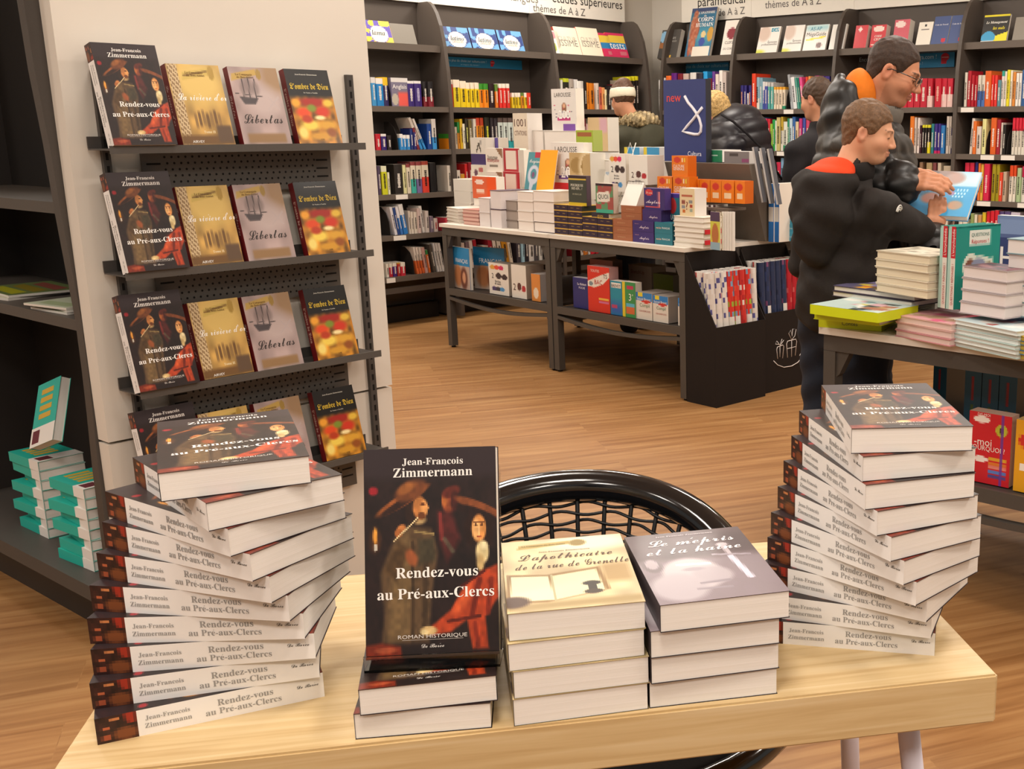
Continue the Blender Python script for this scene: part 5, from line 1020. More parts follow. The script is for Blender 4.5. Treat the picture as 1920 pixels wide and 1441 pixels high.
def art_ang(U, V):
    im = canvas(U, '382868'); im = mixc(im, ell(U, V, .25, .8, .18, .16), 'c83a40'); im = mixc(im, rect(U, V, .68, .8, .1, .85), 'd07a80'); return mixc(im, rect(U, V, .1, .75, .1, .16), 'c84a50')
zA, _, _ = pile(CT, 1187, 1226, 453, 414, .042, 2, .12, ['382868'], '# purple English game box in the front column', front='3a2a6a', right='2c2050', name='game_box', cat='box', title=[('Anglais', .55, .45, .45, 'e8d8e4', 'script'), ('Le Bescherelle', .2, .7, .2, 'f0b0a0', 'script')], jx=0, zb=CH)
zA2, _, _ = pile(CT, 1205, 1240, 414, 393, .05, 1, .12, ['382868'], 'single purple English game box lying on the columns', front='3a2a6a', right='2c2050', name='game_box', cat='box', title=[('Anglais', .58, .4, .45, 'e8d8e4', 'script')], jx=0, zb=zA)
display(CT, 1208, 1246, 353, 393, .06, .05, '382868', 'large purple English game box standing with a script title', name='game_box', cat='box', art=art_ang, texts=[('Anglais', .45, .38, .7, .16, 'f0e4ec', 'script'), ('Le coin', .26, .8, .3, None, 'f8e0d0', 'script')], page='4a3a78', zb=zA2)
_fr = lambda U, V: mixc(mixc(canvas(U, '2a7484'), ell(U, V, .42, .55, .34, .3), 'c8383a'), rect(U, V, 0, 1, .86, 1), '4a3a90')
zF, _, _ = pile(CT, 1228, 1261, 457, 417, .04, 2, .12, ['2a7484'], '# teal French game box in the front column', front='2a7484', right='1e5a68', name='game_box', cat='box', title=[('FRANÇAIS', .64, .5, .45, 'e8ece8', 'sans'), ('coin', .22, .55, .28, 'f0c0a0', 'script')], jx=0, zb=CH)
display(CT, 1252, 1274, 363, 412, .12, .06, '2a7484', 'teal French game box standing half hidden by the cream book', name='game_box', cat='box', art=_fr, texts=[('FRANÇ', .5, .12, .9, .2, 'e8ece8')], page='5a4aa0')
pile(CT, 1246, 1274, 452, 412, .14, 3, .12, ['30504c'], '# box under the standing teal game box', front='38605c', name='game_box', cat='box', zb=CH)
zq, _, _ = pile(CT, 1263, 1318, 461, 406, .035, 6, .15, ['e2dacc', 'e2dacc', 'e2dacc', 'e2dacc', 'e2dacc', 'e2dacc'], '# white paperback in the corner pile', right='pages', page='e6dfd4', zb=CH)
for (za, zb2) in ((.12, .20), (.46, .54)):
    m = MB(); _h = zq - CH; m.box(0, .003, .01, .145, 0, .024, 'c82430'); o = m.build('red_spine', 'print_satin'); _x, _ = CT.px(1318, 461, .035); o.location = CT.w(_x + .004, .035, CH + za * _h); o.rotation_euler = (0, 0, CT.yaw); tag(o, 'red spine strip on the side of the white corner pile', 'book spine', 'red spines in the corner pile')
def art_q(U, V):
    im = canvas(U, 'dcc8a0')
    for (a, b, c) in ((.25, .5, '8a4a40'), (.75, .52, '8a8a88'), (.25, .34, '8a8a90'), (.78, .36, 'a84a30'), (.28, .18, 'c06a30'), (.78, .2, '9aa490')): im = mixc(im, rect(U, V, a - .1, a + .1, b - .06, b + .06), c)
    return mixc(im, rect(U, V, .1, .9, .68, .78), 'b06048')
display(CT, 1275, 1302, 353, 408, .06, .09, 'dcc8a0', 'cream question-mark book standing on the white corner pile', art=art_q, nx=16, ny=26, spine='a83034', texts=[('?', .5, .38, None, .3, '7a2c2c', 'serif')], page='dcd6ce', zb=zq)
display(CT, 1332, 1352, 397, 449, .05, .006, 'd8c83c', 'yellow dinosaur comic standing first of a row', name='comic_book', cat='comic', art=lambda U, V: mixc(mixc(mixc(canvas(U, 'c8c448'), V > .75, '4a3450'), ell(U, V, .5, .4, .35, .3), 'b06a38'), rect(U, V, 0, 1, 0, .18), '8aa8b8'), dyaw=R(-6), zb=CH)
for q in range(5):
    display(CT, 1353 + q * 4.6, 1357 + q * 4.6, 397, 448 - q * .6, .055 + q * .004, .012, 'e4e0d8', 'white-edged comic in the row behind the dinosaur comic', name='comic_book', cat='comic', page='e4e0d8', zb=CH, group='row of comics by the riser')
for q in range(5): display(CT, 1320 + q * 4.4, 1323.6 + q * 4.4, 384, 420, .3, .1, ['4a3034', 'd8d0c8'][q % 2], 'thin upright booklet behind the comics', name='booklet', zb=CH, group='thin booklets behind the comics')
# grey riser with the orange boxes, tall sign and leaning magazines
RX0, _ = CT.px(1246, 300, .42); RX1, RZ1 = CT.px(1404, 308, .42)
rs = empty('display_riser', CT.w(0, 0), CT.yaw); tag(rs, 'grey sloped metal riser in the middle of the front table', 'display riser')
_fy, _by = CT.loc(at(1374, 447, CH))[1], CT.loc(at(1447, 439, CH))[1]
_tx, _ty2, _ = CT.loc(at(1402, 308, RZ1)) if False else (RX1, .42, 0)
m = MB(); m.prism([(_fy, CH), (_by, CH), (.50, RZ1), (.42, RZ1)], 'x', RX0, RX1, '6a6055'); m.build('sloped_body', 'metal_paint', rs)
oz = CT.px(1350, 385, .36)[1]
m = MB(); m.box(RX0, RX1 - .02, .25, .42, oz - .02, oz - .006, '6a6055'); m.build('ledge', 'metal_paint', rs)
def art_cult(U, V): return mixc(mixc(mixc(canvas(U, 'e07818'), ell(U, V, .35, .8, .22, .14), 'c83828'), rect(U, V, .66, .72, .72, .92), 'f0d8b0'), rect(U, V, .8, .85, .72, .92), 'e0c840')
_cg = [('CULTURE', .45, .5, .72, None, 'f8f0e4'), ('GÉNÉRALE', .45, .36, .72, None, 'f8f0e4')]
for (a, b, yt_, yb_, g) in ((1233, 1260, 331, 372, 'first of the lower row'), (1262, 1292, 331, 372, 'second of the lower row')):
    display(CT, a, b, yt_, yb_, .24, .07, 'e07818', 'orange general-culture game box, %s on the riser ledge' % g, name='game_box', cat='box', art=art_cult, texts=_cg, page='d06810', spine='d06810')
display(CT, 1260, 1289, 292, 330, .25, .07, 'e07818', 'orange general-culture game box set on top of the lower row', name='game_box', cat='box', art=art_cult, texts=_cg, page='c86010', spine='d06810')
for q, (a, b) in enumerate(((1295, 1311), (1312, 1331), (1332, 1352), (1353, 1376), (1378, 1396))):
    display(CT, a, b, 336 + q * .8, 377 + q, .30, .07, 'e07818', '%s orange story game box in the row along the riser' % ORD[q].replace('topmost', 'first'), name='game_box', cat='box', art=lambda U, V: mixc(mixc(canvas(U, 'e07818'), ell(U, V, .5, .72, .32, .16), 'c83828'), rect(U, V, .2, .8, .2, .45), 'e8c8a0'), page='c86010', spine='d06810')
# tall blue sign
sxa, sz0 = CT.px(1246, 300, .55); sxb, _ = CT.px(1324, 300, .55); _, sz1 = CT.px(1280, 149, .55)
sg = empty('blue_sign', CT.w(sxa, .55, RZ1), CT.yaw); tag(sg, 'tall navy blue shop sign block reading new and Cultura', 'sign')
sw, shh = sxb - sxa, sz1 - RZ1
m = MB(); m.box(0, sw, 0, .045, 0, shh, '2e3a72', right='2a2c34', left='22263a', top='d8d4cc'); m.build('sign_block', 'print_satin', sg)
m = MB(); put_text(m, 'new', (sw * .25, 0, shh * .79), X3, Z3, width=sw * .34, col='e04a38'); put_text(m, 'Cultura', (sw * .73, 0, shh * .10), X3, Z3, width=sw * .32, col='eceaf0'); m.build('sign_lettering', 'print_matte', sg)['kind'] = 'stuff'
pts = [(.52, .80), (.60, .72), (.70, .66), (.78, .60), (.86, .52), (.90, .44), (.89, .37), (.84, .335), (.74, .335), (.60, .35), (.46, .37), (.58, .44), (.72, .52), (.84, .60), (.93, .66)]
m = MB(); m.tube([(a * sw, -.002, b * shh) for a, b in pts], .0085, 'e6e4ea', 8); m.build('ribbon_emblem', 'print_matte', sg)
display(CT, 1326, 1358, 281, 304, .6, .16, '2c8058', 'green boxed book with a white top on the riser', art=lambda U, V: mixc(canvas(U, '2c8058'), rect(U, V, .2, .7, .5, .6), 'b8d0c0'), page='eeeae4', zb=RZ1, w=.12)
display(CT, 1358, 1404, 284, 306, .5, .14, '7a7474', 'grey workbook lying at the head of the leaning magazines', art=lambda U, V: mixc(mixc(canvas(U, '7c7676'), rect(U, V, .2, .6, .6, .85), '4a4444'), rect(U, V, .7, 1, .1, .4), '8a4a70'), page='c8c4c0', zb=RZ1)
for q in range(3):
    m = MB(); m.box(0, .013, 0, .03, 0, .30, '77787c', left='6a6a6e', front='b4b4b2', top='dcd8d2'); m.box(.013, .0145, .0, .03, 0, .30, '55565c')
    o = m.build('magazine', 'print_gloss'); _x, _ = CT.px(1428 + q * 7, 380, .44); o.location = CT.w(_x, .44 + q * .012, CT.px(1428, 380, .44)[1] - q * .004); o.rotation_euler = (Matrix.Rotation(CT.yaw, 3, 'Z') @ Matrix.Rotation(R(-14), 3, 'Y')).to_euler()
    o.location += CT.x * (.016 * q); tag(o, '%s grey magazine leaning against the riser slope' % ['inner', 'middle', 'outer'][q], 'magazine', 'grey magazines leaning on the riser')
for q in range(2):
    display(CT, 1441 + q * 10, 1450 + q * 10, 344, 442 - q * 2, .56 + q * .01, .2, '2268b0', '%s tall blue workbook standing beside the riser' % ['first', 'second'][q], art=lambda U, V: mixc(canvas(U, '2268b0'), rect(U, V, 0, 1, .35, .62), 'c8c4bc'), zb=CH)
pile(CT, 1463, 1496, 440, 404, .66, 3, .2, ['3a9ab8'], '# light blue paperback with brown spine end on the table', front='3a92b0', title=[('HISTOIRE DE', .6, .5, .5, 'c8e0e8', 'sans')], zb=CH)
# ---- lower shelves
SZ = CLOW + .004
_fc = lambda U, V: mixc(mixc(mixc(mixc(canvas(U, 'b8a498'), V > .55, '2a86c0'), ell(U, V, .3, .3, .22, .26, .4), 'b87a50'), ell(U, V, .65, .26, .2, .26, .4), '6a3a2c'), ell(U, V, .65, .28, .1, .14, .4), 'd09a78')
fb = [('FRANÇAIS', .55, .68, .72, None, 'eef2f4')]
display(CT, 852, 889, 464, 550, .06, .02, '2a86c0', 'blue French course pack with faces on its front on the lower shelf', name='course_pack', cat='book', art=_fc, nx=22, ny=34, texts=fb, zb=SZ, dyaw=R(-6))
display(CT, 891, 935, 465, 552, .12, .02, '1e6494', 'second blue French course pack turned aside on the lower shelf', name='course_pack', cat='book', art=_fc, nx=22, ny=34, texts=fb, zb=SZ, dyaw=R(12))
display(CT, 919, 955, 494, 559, .05, .09, 'd8d0c4', 'white 200-words book with coloured discs on the lower shelf', art=_200b, nx=20, ny=34, texts=_t200, zb=SZ, page='a89c90')
display(CT, 961, 988, 497, 565, .045, .14, 'd8d0c4', 'white 200 book with a red disc on the lower shelf', art=_200r, nx=20, ny=28, texts=[('2', .2, .33, None, .2, '4a2c2c', 'serif')], zb=SZ, page='a09486')
display(CT, 998, 1014, 514, 570, .04, .14, 'd8883c', 'narrow orange book with wide grey page edge on the lower shelf', art=lambda U, V: mixc(canvas(U, 'd88a40'), ell(U, V, .5, .3, .3, .2), 'e8d8c0'), zb=SZ, page='b4aca8')
display(CT, 1076, 1104, 521, 586, .05, .05, '2a2a6a', 'navy dictionary with a white spine title on the lower shelf', texts=[('Le Robert', .6, .8, .6, None, 'e8e4ec', 'serif'), ('POCHE', .6, .68, .4, None, 'e8e4ec')], zb=SZ, page='c8c4c8')
display(CT, 1104, 1144, 500, 592, .03, .07, 'd02c24', 'tall red exam-annals book reading BAC on the lower shelf', art=lambda U, V: mixc(mixc(mixc(mixc(canvas(U, 'd0301f'), poly(U, V, [(0, .55), (.3, .53), (.7, .62), (1, .78), (1, .9), (.62, .82), (0, .66)]), 'e4dcd0'), rect(U, V, .5, .95, .28, .32), 'e0b848'), rect(U, V, .5, .95, .2, .25), 'c86890'), ell(U, V, .15, .61, .09, .05), '7a8a90'), nx=24, ny=44, texts=[('TOUTES', .35, .9, .4, None, 'f0e4d8'), ('BAC', .5, .66, .36, None, 'c02820'), ('TS', .82, .8, .18, None, '2a2422')], zb=SZ, page='c89a98')
display(CT, 1146, 1167, 527, 596, .03, .06, '1f7a9c', 'teal and blue school-exam book reading BREVET on the lower shelf', art=lambda U, V: mixc(mixc(mixc(canvas(U, '2088a0'), rect(U, V, 0, 1, 0, .35, .3), '2a5aa8'), rect(U, V, .05, .95, .78, .97), 'e4e0d8'), rect(U, V, .1, .6, .2, .3), 'b04068'), texts=[('BREVET', .5, .86, .8, None, '3a2c2c')], zb=SZ)
display(CT, 1168, 1192, 529, 600, .025, .05, '3c8a48', 'green book with a big white 3 and yellow spine on the lower shelf', art=lambda U, V: mixc(mixc(mixc(mixc(canvas(U, '3a8a4c'), rect(U, V, 0, .22, 0, 1), 'd8c030'), rect(U, V, .35, .85, .78, .92), 'b83058'), rect(U, V, .3, .95, .32, .4), '5ab0c8'), rect(U, V, .3, .95, .12, .28), 'c86838'), texts=[('3', .6, .58, None, .2, 'f0ece4'), ('e', .8, .66, None, .07, 'f0ece4')], zb=SZ)
_cm = lambda U, V: mixc(mixc(mixc(canvas(U, 'dcd4c8'), rect(U, V, 0, 1, .72, 1), '2c7cc0'), rect(U, V, .12, .45, .86, 1.0), 'dcc838'), ell(U, V, .65, .68, .28, .06), 'cc3830')
for (a, b, y0, yb_, g) in ((1193, 1223, 549, 606, 'first'), (1225, 1253, 555, 613, 'second'), (1272, 1296, 560, 622, 'third')):
    display(CT, a, b, y0, yb_, .03, .16, 'dcd4c8', '%s white and blue special-exam compilation on the lower shelf' % g, art=_cm, texts=[('Spécial Brevet', .5, .77, .86, None, 'f0f0ec'), ('Compil', .55, .54, .6, None, '4a7a5a'), ('1250 EXERCICES', .55, .32, .7, None, 'a84038')], zb=SZ, page='a89e96')
display(CT, 1180, 1222, 498, 560, .5, .12, 'a89888', 'brown-grey software box at the back of the lower shelf', name='software_box', cat='box', texts=[('SketchUp', .4, .82, .6, None, '7a3c28')], zb=SZ, page='9a8c7c')
display(CT, 1226, 1262, 514, 565, .45, .1, '7a8a20', 'olive green box at the back of the lower shelf', name='software_box', cat='box', zb=SZ, page='5a5a40')
display(CT, 1108, 1150, 487, 560, .35, .08, 'a04a2c', 'rust orange book behind the red exam annals', zb=SZ, page='6a4a3a')

# ================================================================== gift-wrap bins and rolls
def bin_(y0, y1, xf, zf, zb, label):
    e = empty('gift_wrap_bin', CT.w(2.325, y0), CT.yaw); tag(e, label, 'bin', 'black cardboard gift-wrap bins')
    w, d = xf - 2.325, y1 - y0; K = '1d1613'; t = .006
    for (a, b) in ((0, t), (d - t, d)):
        m = MB(); m.prism([(0, 0), (w, 0), (w, zf), (.0, zb)], 'y', a, b, K); m.build('side_wall', 'card', e)
    m = MB(); m.box(w - t, w, t, d - t, 0, zf, K); f = m.build('front_wall', 'card', e)
    m = MB(); m.box(0, t, t, d - t, 0, zb, K); m.build('back_wall', 'card', e)
    m = MB(); m.box(t, w - t, t, d - t, .0, t, K); m.build('bottom', 'card', e)
    return e, w, d, f
b1, bw1, bd1, bf1 = bin_(.0, .385, 2.55, .43, .80, 'black cardboard bin of red and white gift-wrap rolls')
b2, bw2, bd2, bf2 = bin_(.42, .80, 2.51, .45, .80, 'black cardboard bin of navy and red gift-wrap rolls with a sleigh emblem')
m = MB()
def strok(pts, r): m.tube([(bw2 + .0012, y, z) for (y, z) in pts], r, 'e6dcd6', 6)
cy, cz, S = .19, .225, .0135
def P2(L): return [(cy + a * S, cz + b * S) for a, b in L]
strok(P2([(-8.5, -3.5), (-6, -5.6), (-2, -7.2), (3, -7.4), (7, -6.4), (9, -5), (9.4, -3.6), (8.6, -3.0), (8, -3.7)]), .0022)
strok(P2([(-6, -3), (-6.6, 1), (-6.2, 2), (-2.8, 2.4), (-2.2, 1.8), (-2.9, -3.2)]), .0019); strok(P2([(-4.6, 2), (-4.6, -2.4)]), .0016)
strok(P2([(0.2, -3.4), (-.4, 2.6), (.2, 3.6), (5.4, 3.8), (6, 2.8), (5.2, -3.2)]), .0019); strok(P2([(2.8, 3.6), (2.8, -3.4)]), .0016); strok(P2([(-.2, .4), (5.7, .6)]), .0016)
strok(P2([(-4.4, 2.4), (-6.6, 4.6), (-7.4, 3.4), (-5.4, 3), (-4.4, 2.6), (-3.4, 5), (-2.2, 4.4), (-4.2, 2.6)]), .0015)
strok(P2([(2.8, 3.8), (.8, 6.8), (2.2, 8), (3, 5.2), (3.4, 8.4), (5.6, 8), (4.8, 5.2), (3, 4)]), .0015)
m.build('sleigh_emblem', 'print_matte', bf2).location = (0, 0, 0)
def roll_mesh(cols, seed, lab):
    r = random.Random(seed); mm = MB(); n = 12; H_ = .70; rad = .0225; seg_ = 26
    pts = [H_ * k / seg_ for k in range(seg_ + 1)]
    b0 = len(mm.v)
    for z in pts:
        for k in range(n): mm.v.append((rad * math.cos(2 * math.pi * k / n), rad * math.sin(2 * math.pi * k / n), z))
    for i in range(seg_):
        for k in range(n):
            c = C(cols[0]) if r.random() < .45 else C(r.choice(cols))
            if lab and 12 <= i <= 16 and k in (0, 1, 2, 11, 10): c = C('e4dcd2')
            k2 = (k + 1) % n; mm.f.append((b0 + i * n + k, b0 + i * n + k2, b0 + (i + 1) * n + k2, b0 + (i + 1) * n + k)); mm.c.append(c); mm.sm.append(True)
    mm.lathe([(rad, H_), (rad * .55, H_ + .0005), (rad * .5, H_ - .03)], 'e2dcd4', n); mm.lathe([(0.001, 0), (rad, 0)], 'd8d0c8', n)
    return mm.mesh('gift_wrap_roll', 'print_gloss')
RV = {'redgreen': roll_mesh(['d03428', 'd84a30', '9aa838', '7a9ab8', 'c02c28'], 1, True), 'red': roll_mesh(['c8302c', 'd0402f', 'e0d4cc', 'b02424'], 2, False), 'white': roll_mesh(['dcd4cc', 'e4dcd4', '54528a', 'c84a48', 'e0d8d0'], 3, True),
      'whiteblue': roll_mesh(['d8d0c8', '5a5690', 'dcd8d4', 'd0c8c0'], 4, False), 'navy': roll_mesh(['26304e', '2a3454', '222a46', '2c3860', '7a4468'], 5, True), 'navyp': roll_mesh(['26304e', '2a3454', '1e2640'], 6, False), 'crimson': roll_mesh(['b01c28', 'a81824', 'c85a58', 'b8202c'], 7, False)}
RN = {'redgreen': 'red and green gift-wrap roll with label', 'red': 'red patterned gift-wrap roll', 'white': 'white gift-wrap roll with label', 'whiteblue': 'white and blue banded gift-wrap roll', 'navy': 'navy gift-wrap roll with label', 'navyp': 'plain navy gift-wrap roll', 'crimson': 'crimson gift-wrap roll'}
def roll(kind, x, y, z, tilt, row, binname):
    o = link('gift_wrap_roll', RV[kind]); o.location = CT.w(2.325 + x, y, z); o.rotation_euler = (Matrix.Rotation(CT.yaw, 3, 'Z') @ Matrix.Rotation(R(tilt), 3, 'Y') @ Matrix.Rotation(random.uniform(-.4, .4), 3, 'Z')).to_euler()
    tag(o, '%s, %s row of the %s bin' % (RN[kind], row, binname), 'gift wrap', 'gift-wrap rolls in the black bins')
seq1 = ['whiteblue', 'white', 'white', 'redgreen', 'redgreen', 'red', 'redgreen', 'whiteblue', 'redgreen']
for k in range(8): roll(seq1[k], .198, .032 + k * .046, .008, -4, 'front', 'red and white')
for r_ in range(1, 4):
    for k in range(8): roll(random.choice(['white', 'whiteblue', 'red', 'redgreen', 'white']), .198 - r_ * .047, .032 + k * .046 + (.01 if r_ % 2 else 0) * (k < 7), .008, -2.5 if r_ < 3 else 0, ['', 'second', 'third', 'rear'][r_], 'red and white')
seq2 = ['navyp', 'navy', 'navyp', 'navyp', 'navy', 'crimson', 'crimson', 'crimson']
for k in range(8): roll(seq2[k], .158, .452 + k * .045, .008 + .02, -3, 'front', 'sleigh')
for r_ in range(1, 3):
    for k in range(8): roll(random.choice(['white', 'crimson', 'navyp', 'whiteblue']), .158 - r_ * .048, .452 + k * .045, .008 + .02, -1.5, ['', 'second', 'rear'][r_], 'sleigh')

# ================================================================== right-hand table of children's books
_rc = at(1545, 612, CH)
RTF = Frame(_rc.x, _rc.y, R(-39.1)); RLOW = RTF.px(1872, 924, 0.0)[1]
steel_table(RTF, 0, 1.2, .95, CH, RLOW, 'dark steel table with white top and picture books in front of the boy', 'steel book tables in the middle of the shop')
def flat_px(corners, z, t, n, col, label, name='book', cat='book', front='pages', right='pages', page='e4dcd2', art=None, d=None, title=None, jit=.004, mat='print_gloss'):
    """corners: near-left and near-right base corners in the photo, on height z."""
    a, b = at(*corners[0], z), at(*corners[1], z); w = (b - a).length; yw = math.atan2((b - a).y, (b - a).x)
    for k in range(n):
        m = flat_mb(w, d, t - .0006, col if isinstance(col, str) else col[k % len(col)], front, right, None, page, art if k == n - 1 else None)
        o = m.build(name, mat); o.location = a + Vector((RNG.uniform(-jit, jit), RNG.uniform(0, jit), k * t + .0004)); o.rotation_euler = (0, 0, yw + R(RNG.uniform(-1.5, 1.5)) * (jit > 0))
        tag(o, label if n == 1 else label.replace('#', ['bottom', 'second', 'third', 'fourth', 'fifth', 'sixth', 'seventh'][k] if k < n - 1 else 'topmost'), cat, label.replace('# ', '')[:60])
        if title and k in title[0]:
            mm = MB()
            for (s, cx, wf, c) in title[1]: put_text(mm, s, (cx * w, 0, t * .5), X3, Z3, width=wf * w, col=c, lift=.0008)
            mm.build('spine_lettering', 'print_satin', o)['kind'] = 'stuff'
    return a, yw, w
_pp = lambda s, base, cs: (lambda U, V: [im := canvas(U, base)] and _blobs(im, U, V, s, cs))
def _blobs(im, U, V, s, cs):
    r = np.random.default_rng(s)
    for k in range(14): im = mixc(im, ell(U, V, r.uniform(.1, .9), r.uniform(.1, .9), r.uniform(.06, .2), r.uniform(.04, .14), .4, r.uniform(0, 3)), cs[k % len(cs)])
    return im
YG = 'ccd818'
flat_px([(1533, 613), (1650, 622)], CH, .035, 1, YG, 'lower acid-yellow picture book with a price sticker on its spine', front=YG, right=YG, d=.19, title=((0,), [('Contes', .5, .25, '4a4a40')]))
flat_px([(1526, 598), (1650, 612)], CH + .036, .020, 1, YG, 'thin acid-yellow picture book in the middle of three', front=YG, right='pages', d=.2)
flat_px([(1520, 588), (1646, 606)], CH + .057, .030, 1, YG, 'topmost acid-yellow picture book with a pale drawn cover', front=YG, right=YG, d=.21, art=_pp(5, 'b8ccc8', ['3a4444', 'c8a0a8', '6a8a8c', 'c8c070', 'e0e4dc', 'a06a50']))
flat_px([(1640, 590), (1750, 604)], CH, .04, 2, ['8a8078', 'b0a698'], '# thick book hidden under the comic albums', d=.2)
flat_px([(1562, 555), (1714, 576)], CH + .0815, .018, 2, ['3a3440', '4a4250'], '# large comic album with a purple and orange cover', name='comic_album', cat='comic', d=.21, art=_pp(8, '5a5470', ['e0a030', '8a80a8', 'c84a38', '6a5a38', '44405a', 'd8c040']), page='dcd6cc')
flat_px([(1640, 545), (1738, 561)], CH + .1185, .0255, 5, ['d0c4ac', 'dcd2bc'], '# cream spiral-bound activity pad in the back pile', name='activity_pad', d=.19, page='dccfb4', art=_pp(11, 'c8bea8', ['8a8270', 'a8a08a', 'd8d0bc']))
flat_px([(1677, 630), (1782, 650)], CH, .022, 3, ['c88a90', 'd8b0ac', 'e0b8b0'], '# pink-covered magazine in the low front pile', name='magazine', cat='magazine', d=.22, page='dcc4bc', art=_pp(14, 'd8a0a4', ['e8d8cc', 'b84858', 'd05a80', 'a88a70', 'e8c0b8']))
flat_px([(1787, 648), (1906, 674)], CH, .013, 6, ['b8d0cc', 'e0e4e0'], '# pale teal magazine in the pile at the table edge', name='magazine', cat='magazine', d=.24, page='d8dcd8', art=_pp(17, 'c4d8dc', ['e8e8e4', 'a85048', '88b0b8', '5a6a70', 'e0d8d0']))
flat_px([(1907, 672), (1990, 690)], CH, .013, 5, ['c8a830', '3a78a8'], '# yellow and blue comic beside the pale teal magazines', name='comic_book', cat='comic', d=.2, page='c8b050')
flat_px([(1752, 600), (1850, 622)], CH, .0455, 2, ['9a9088', 'b8aea2'], '# thick book under the teal encyclopedias', d=.24)
flat_px([(1800, 586), (1884, 600)], CH + .0925, .0345, 4, ['b8aeb0'], '# white-edged thick paperback in the pile before the teal encyclopedias', d=.12, page='e2d8d6', art=_pp(21, '6a3a48', ['3a2a34', '8a5a60', '44303a']))
flat_px([(1862, 622), (1990, 645)], CH, .0455, 2, ['8a8a90', 'a8a49c'], '# thick book under the tall pile of albums', d=.24)
flat_px([(1882, 590), (1990, 606)], CH + .0925, .044, 5, ['7a98a0', 'e0dcd8'], '# thick white-edged album in the tall pile at the table end', d=.2, page='e6e0dc')
# teal encyclopedias: spines to the front, covers to the right
TE = '16897c'
def art_tea(U, V):
    im = canvas(U, TE); im = mixc(im, rect(U, V, .3, .78, .76, .94, .02), 'e0e0d4')
    im = mixc(im, ell(U, V, .35, .5, .18, .17, .1) + ell(U, V, .55, .5, .3, .13, .1) + poly(U, V, [(.55, .55), (.85, .6), (.9, .1), (.55, .12)], .03), 'd8dccc')
    im = mixc(im, ell(U, V, .34, .48, .12, .12, .2), '7a4a38'); im = mixc(im, ell(U, V, .52, .52, .16, .08, .3), '8a90a8'); return mixc(im, poly(U, V, [(.62, .52), (.8, .55), (.84, .14), (.62, .16)], .03), '8a7a58')
for q in range(2):
    wq, hq, dq = .030, .244, .193
    m = MB()
    m.art(art_tea, 30, 36, (wq, 0, 0), Y3 * dq, Z3 * hq)
    m.quad([(0, 0, 0), (wq * .4, 0, 0), (wq * .4, 0, hq), (0, 0, hq)], 'a8c8be'); m.quad([(wq * .4, 0, 0), (wq, 0, 0), (wq, 0, hq * .62), (wq * .4, 0, hq * .62)], 'dcd6cc'); m.quad([(wq * .4, 0, hq * .62), (wq, 0, hq * .62), (wq, 0, hq), (wq * .4, 0, hq)], 'c02430')
    m.quad([(0, dq, 0), (0, 0, 0), (0, 0, hq), (0, dq, hq)], TE); m.quad([(wq, dq, 0), (0, dq, 0), (0, dq, hq), (wq, dq, hq)], 'd8d0c4'); m.box(.003, wq - .003, .001, dq - .001, hq - .005, hq - .004, 'd8d4c8')
    for (a_, b_) in ((0, .003), (wq - .003, wq)): m.box(a_, b_, 0, dq, hq - .006, hq, TE)
    m.quad([(0, dq, 0), (wq, dq, 0), (wq, 0, 0), (0, 0, 0)], TE)
    o = m.build('encyclopedia', 'print_gloss'); p = at(1758, 576, CH + .092); ey = RTF.yaw - R(14); ex_ = Vector((math.cos(ey), math.sin(ey), 0))
    o.location = p + ex_ * (.033 * q) + Vector((0, 0, .0005)); o.rotation_euler = (0, 0, ey)
    tag(o, ['inner teal encyclopedia of two, with a red spine block', 'outer teal encyclopedia of two, showing its animal cover'][q], 'book', 'teal encyclopedias')
    mm = MB(); put_text(mm, 'QUESTIONS ? RÉPONSES !', (wq * .7, 0, hq * .3), Z3, -X3, width=hq * .5, col='b83038', lift=.0008)
    put_text(mm, "L'encyclopédie", (wq * .7, 0, hq * .81), Z3, -X3, width=hq * .32, col='f0e8e4', lift=.0008)
    put_text(mm, 'QUESTIONS', (wq, dq * .54, hq * .89), Y3, Z3, width=dq * .4, col='4a7a70', lift=.0008); put_text(mm, 'Réponses !', (wq, dq * .54, hq * .81), Y3, Z3, width=dq * .38, col='c02430', lift=.0008)
    mm.build('title_lettering', 'print_satin', o)['kind'] = 'stuff'
def art_enc(U, V): return mixc(mixc(mixc(canvas(U, '2c3a6c'), rect(U, V, 0, 1, .82, 1, .05), '7a90b8'), rect(U, V, 0, 1, 0, .3, .15), '5a86b0'), noise2(U, V, 9, 61) * rect(U, V, 0, .8, 0, .25, .2), '6a5a60')
display(RTF, 1863, 1990, 406, 560, .42, .03, '2c3a6c', 'navy encyclopedia with big white capitals standing at the back of the table', art=art_enc, nx=26, ny=30, texts=[('H', .19, .62, None, .2, 'e8e4e0'), ("L'ENCYCLOPÉDIE", .62, .68, .58, None, 'e8e4e0'), ('achette', .6, .56, .5, None, 'e8e4e0')], zb=CH)
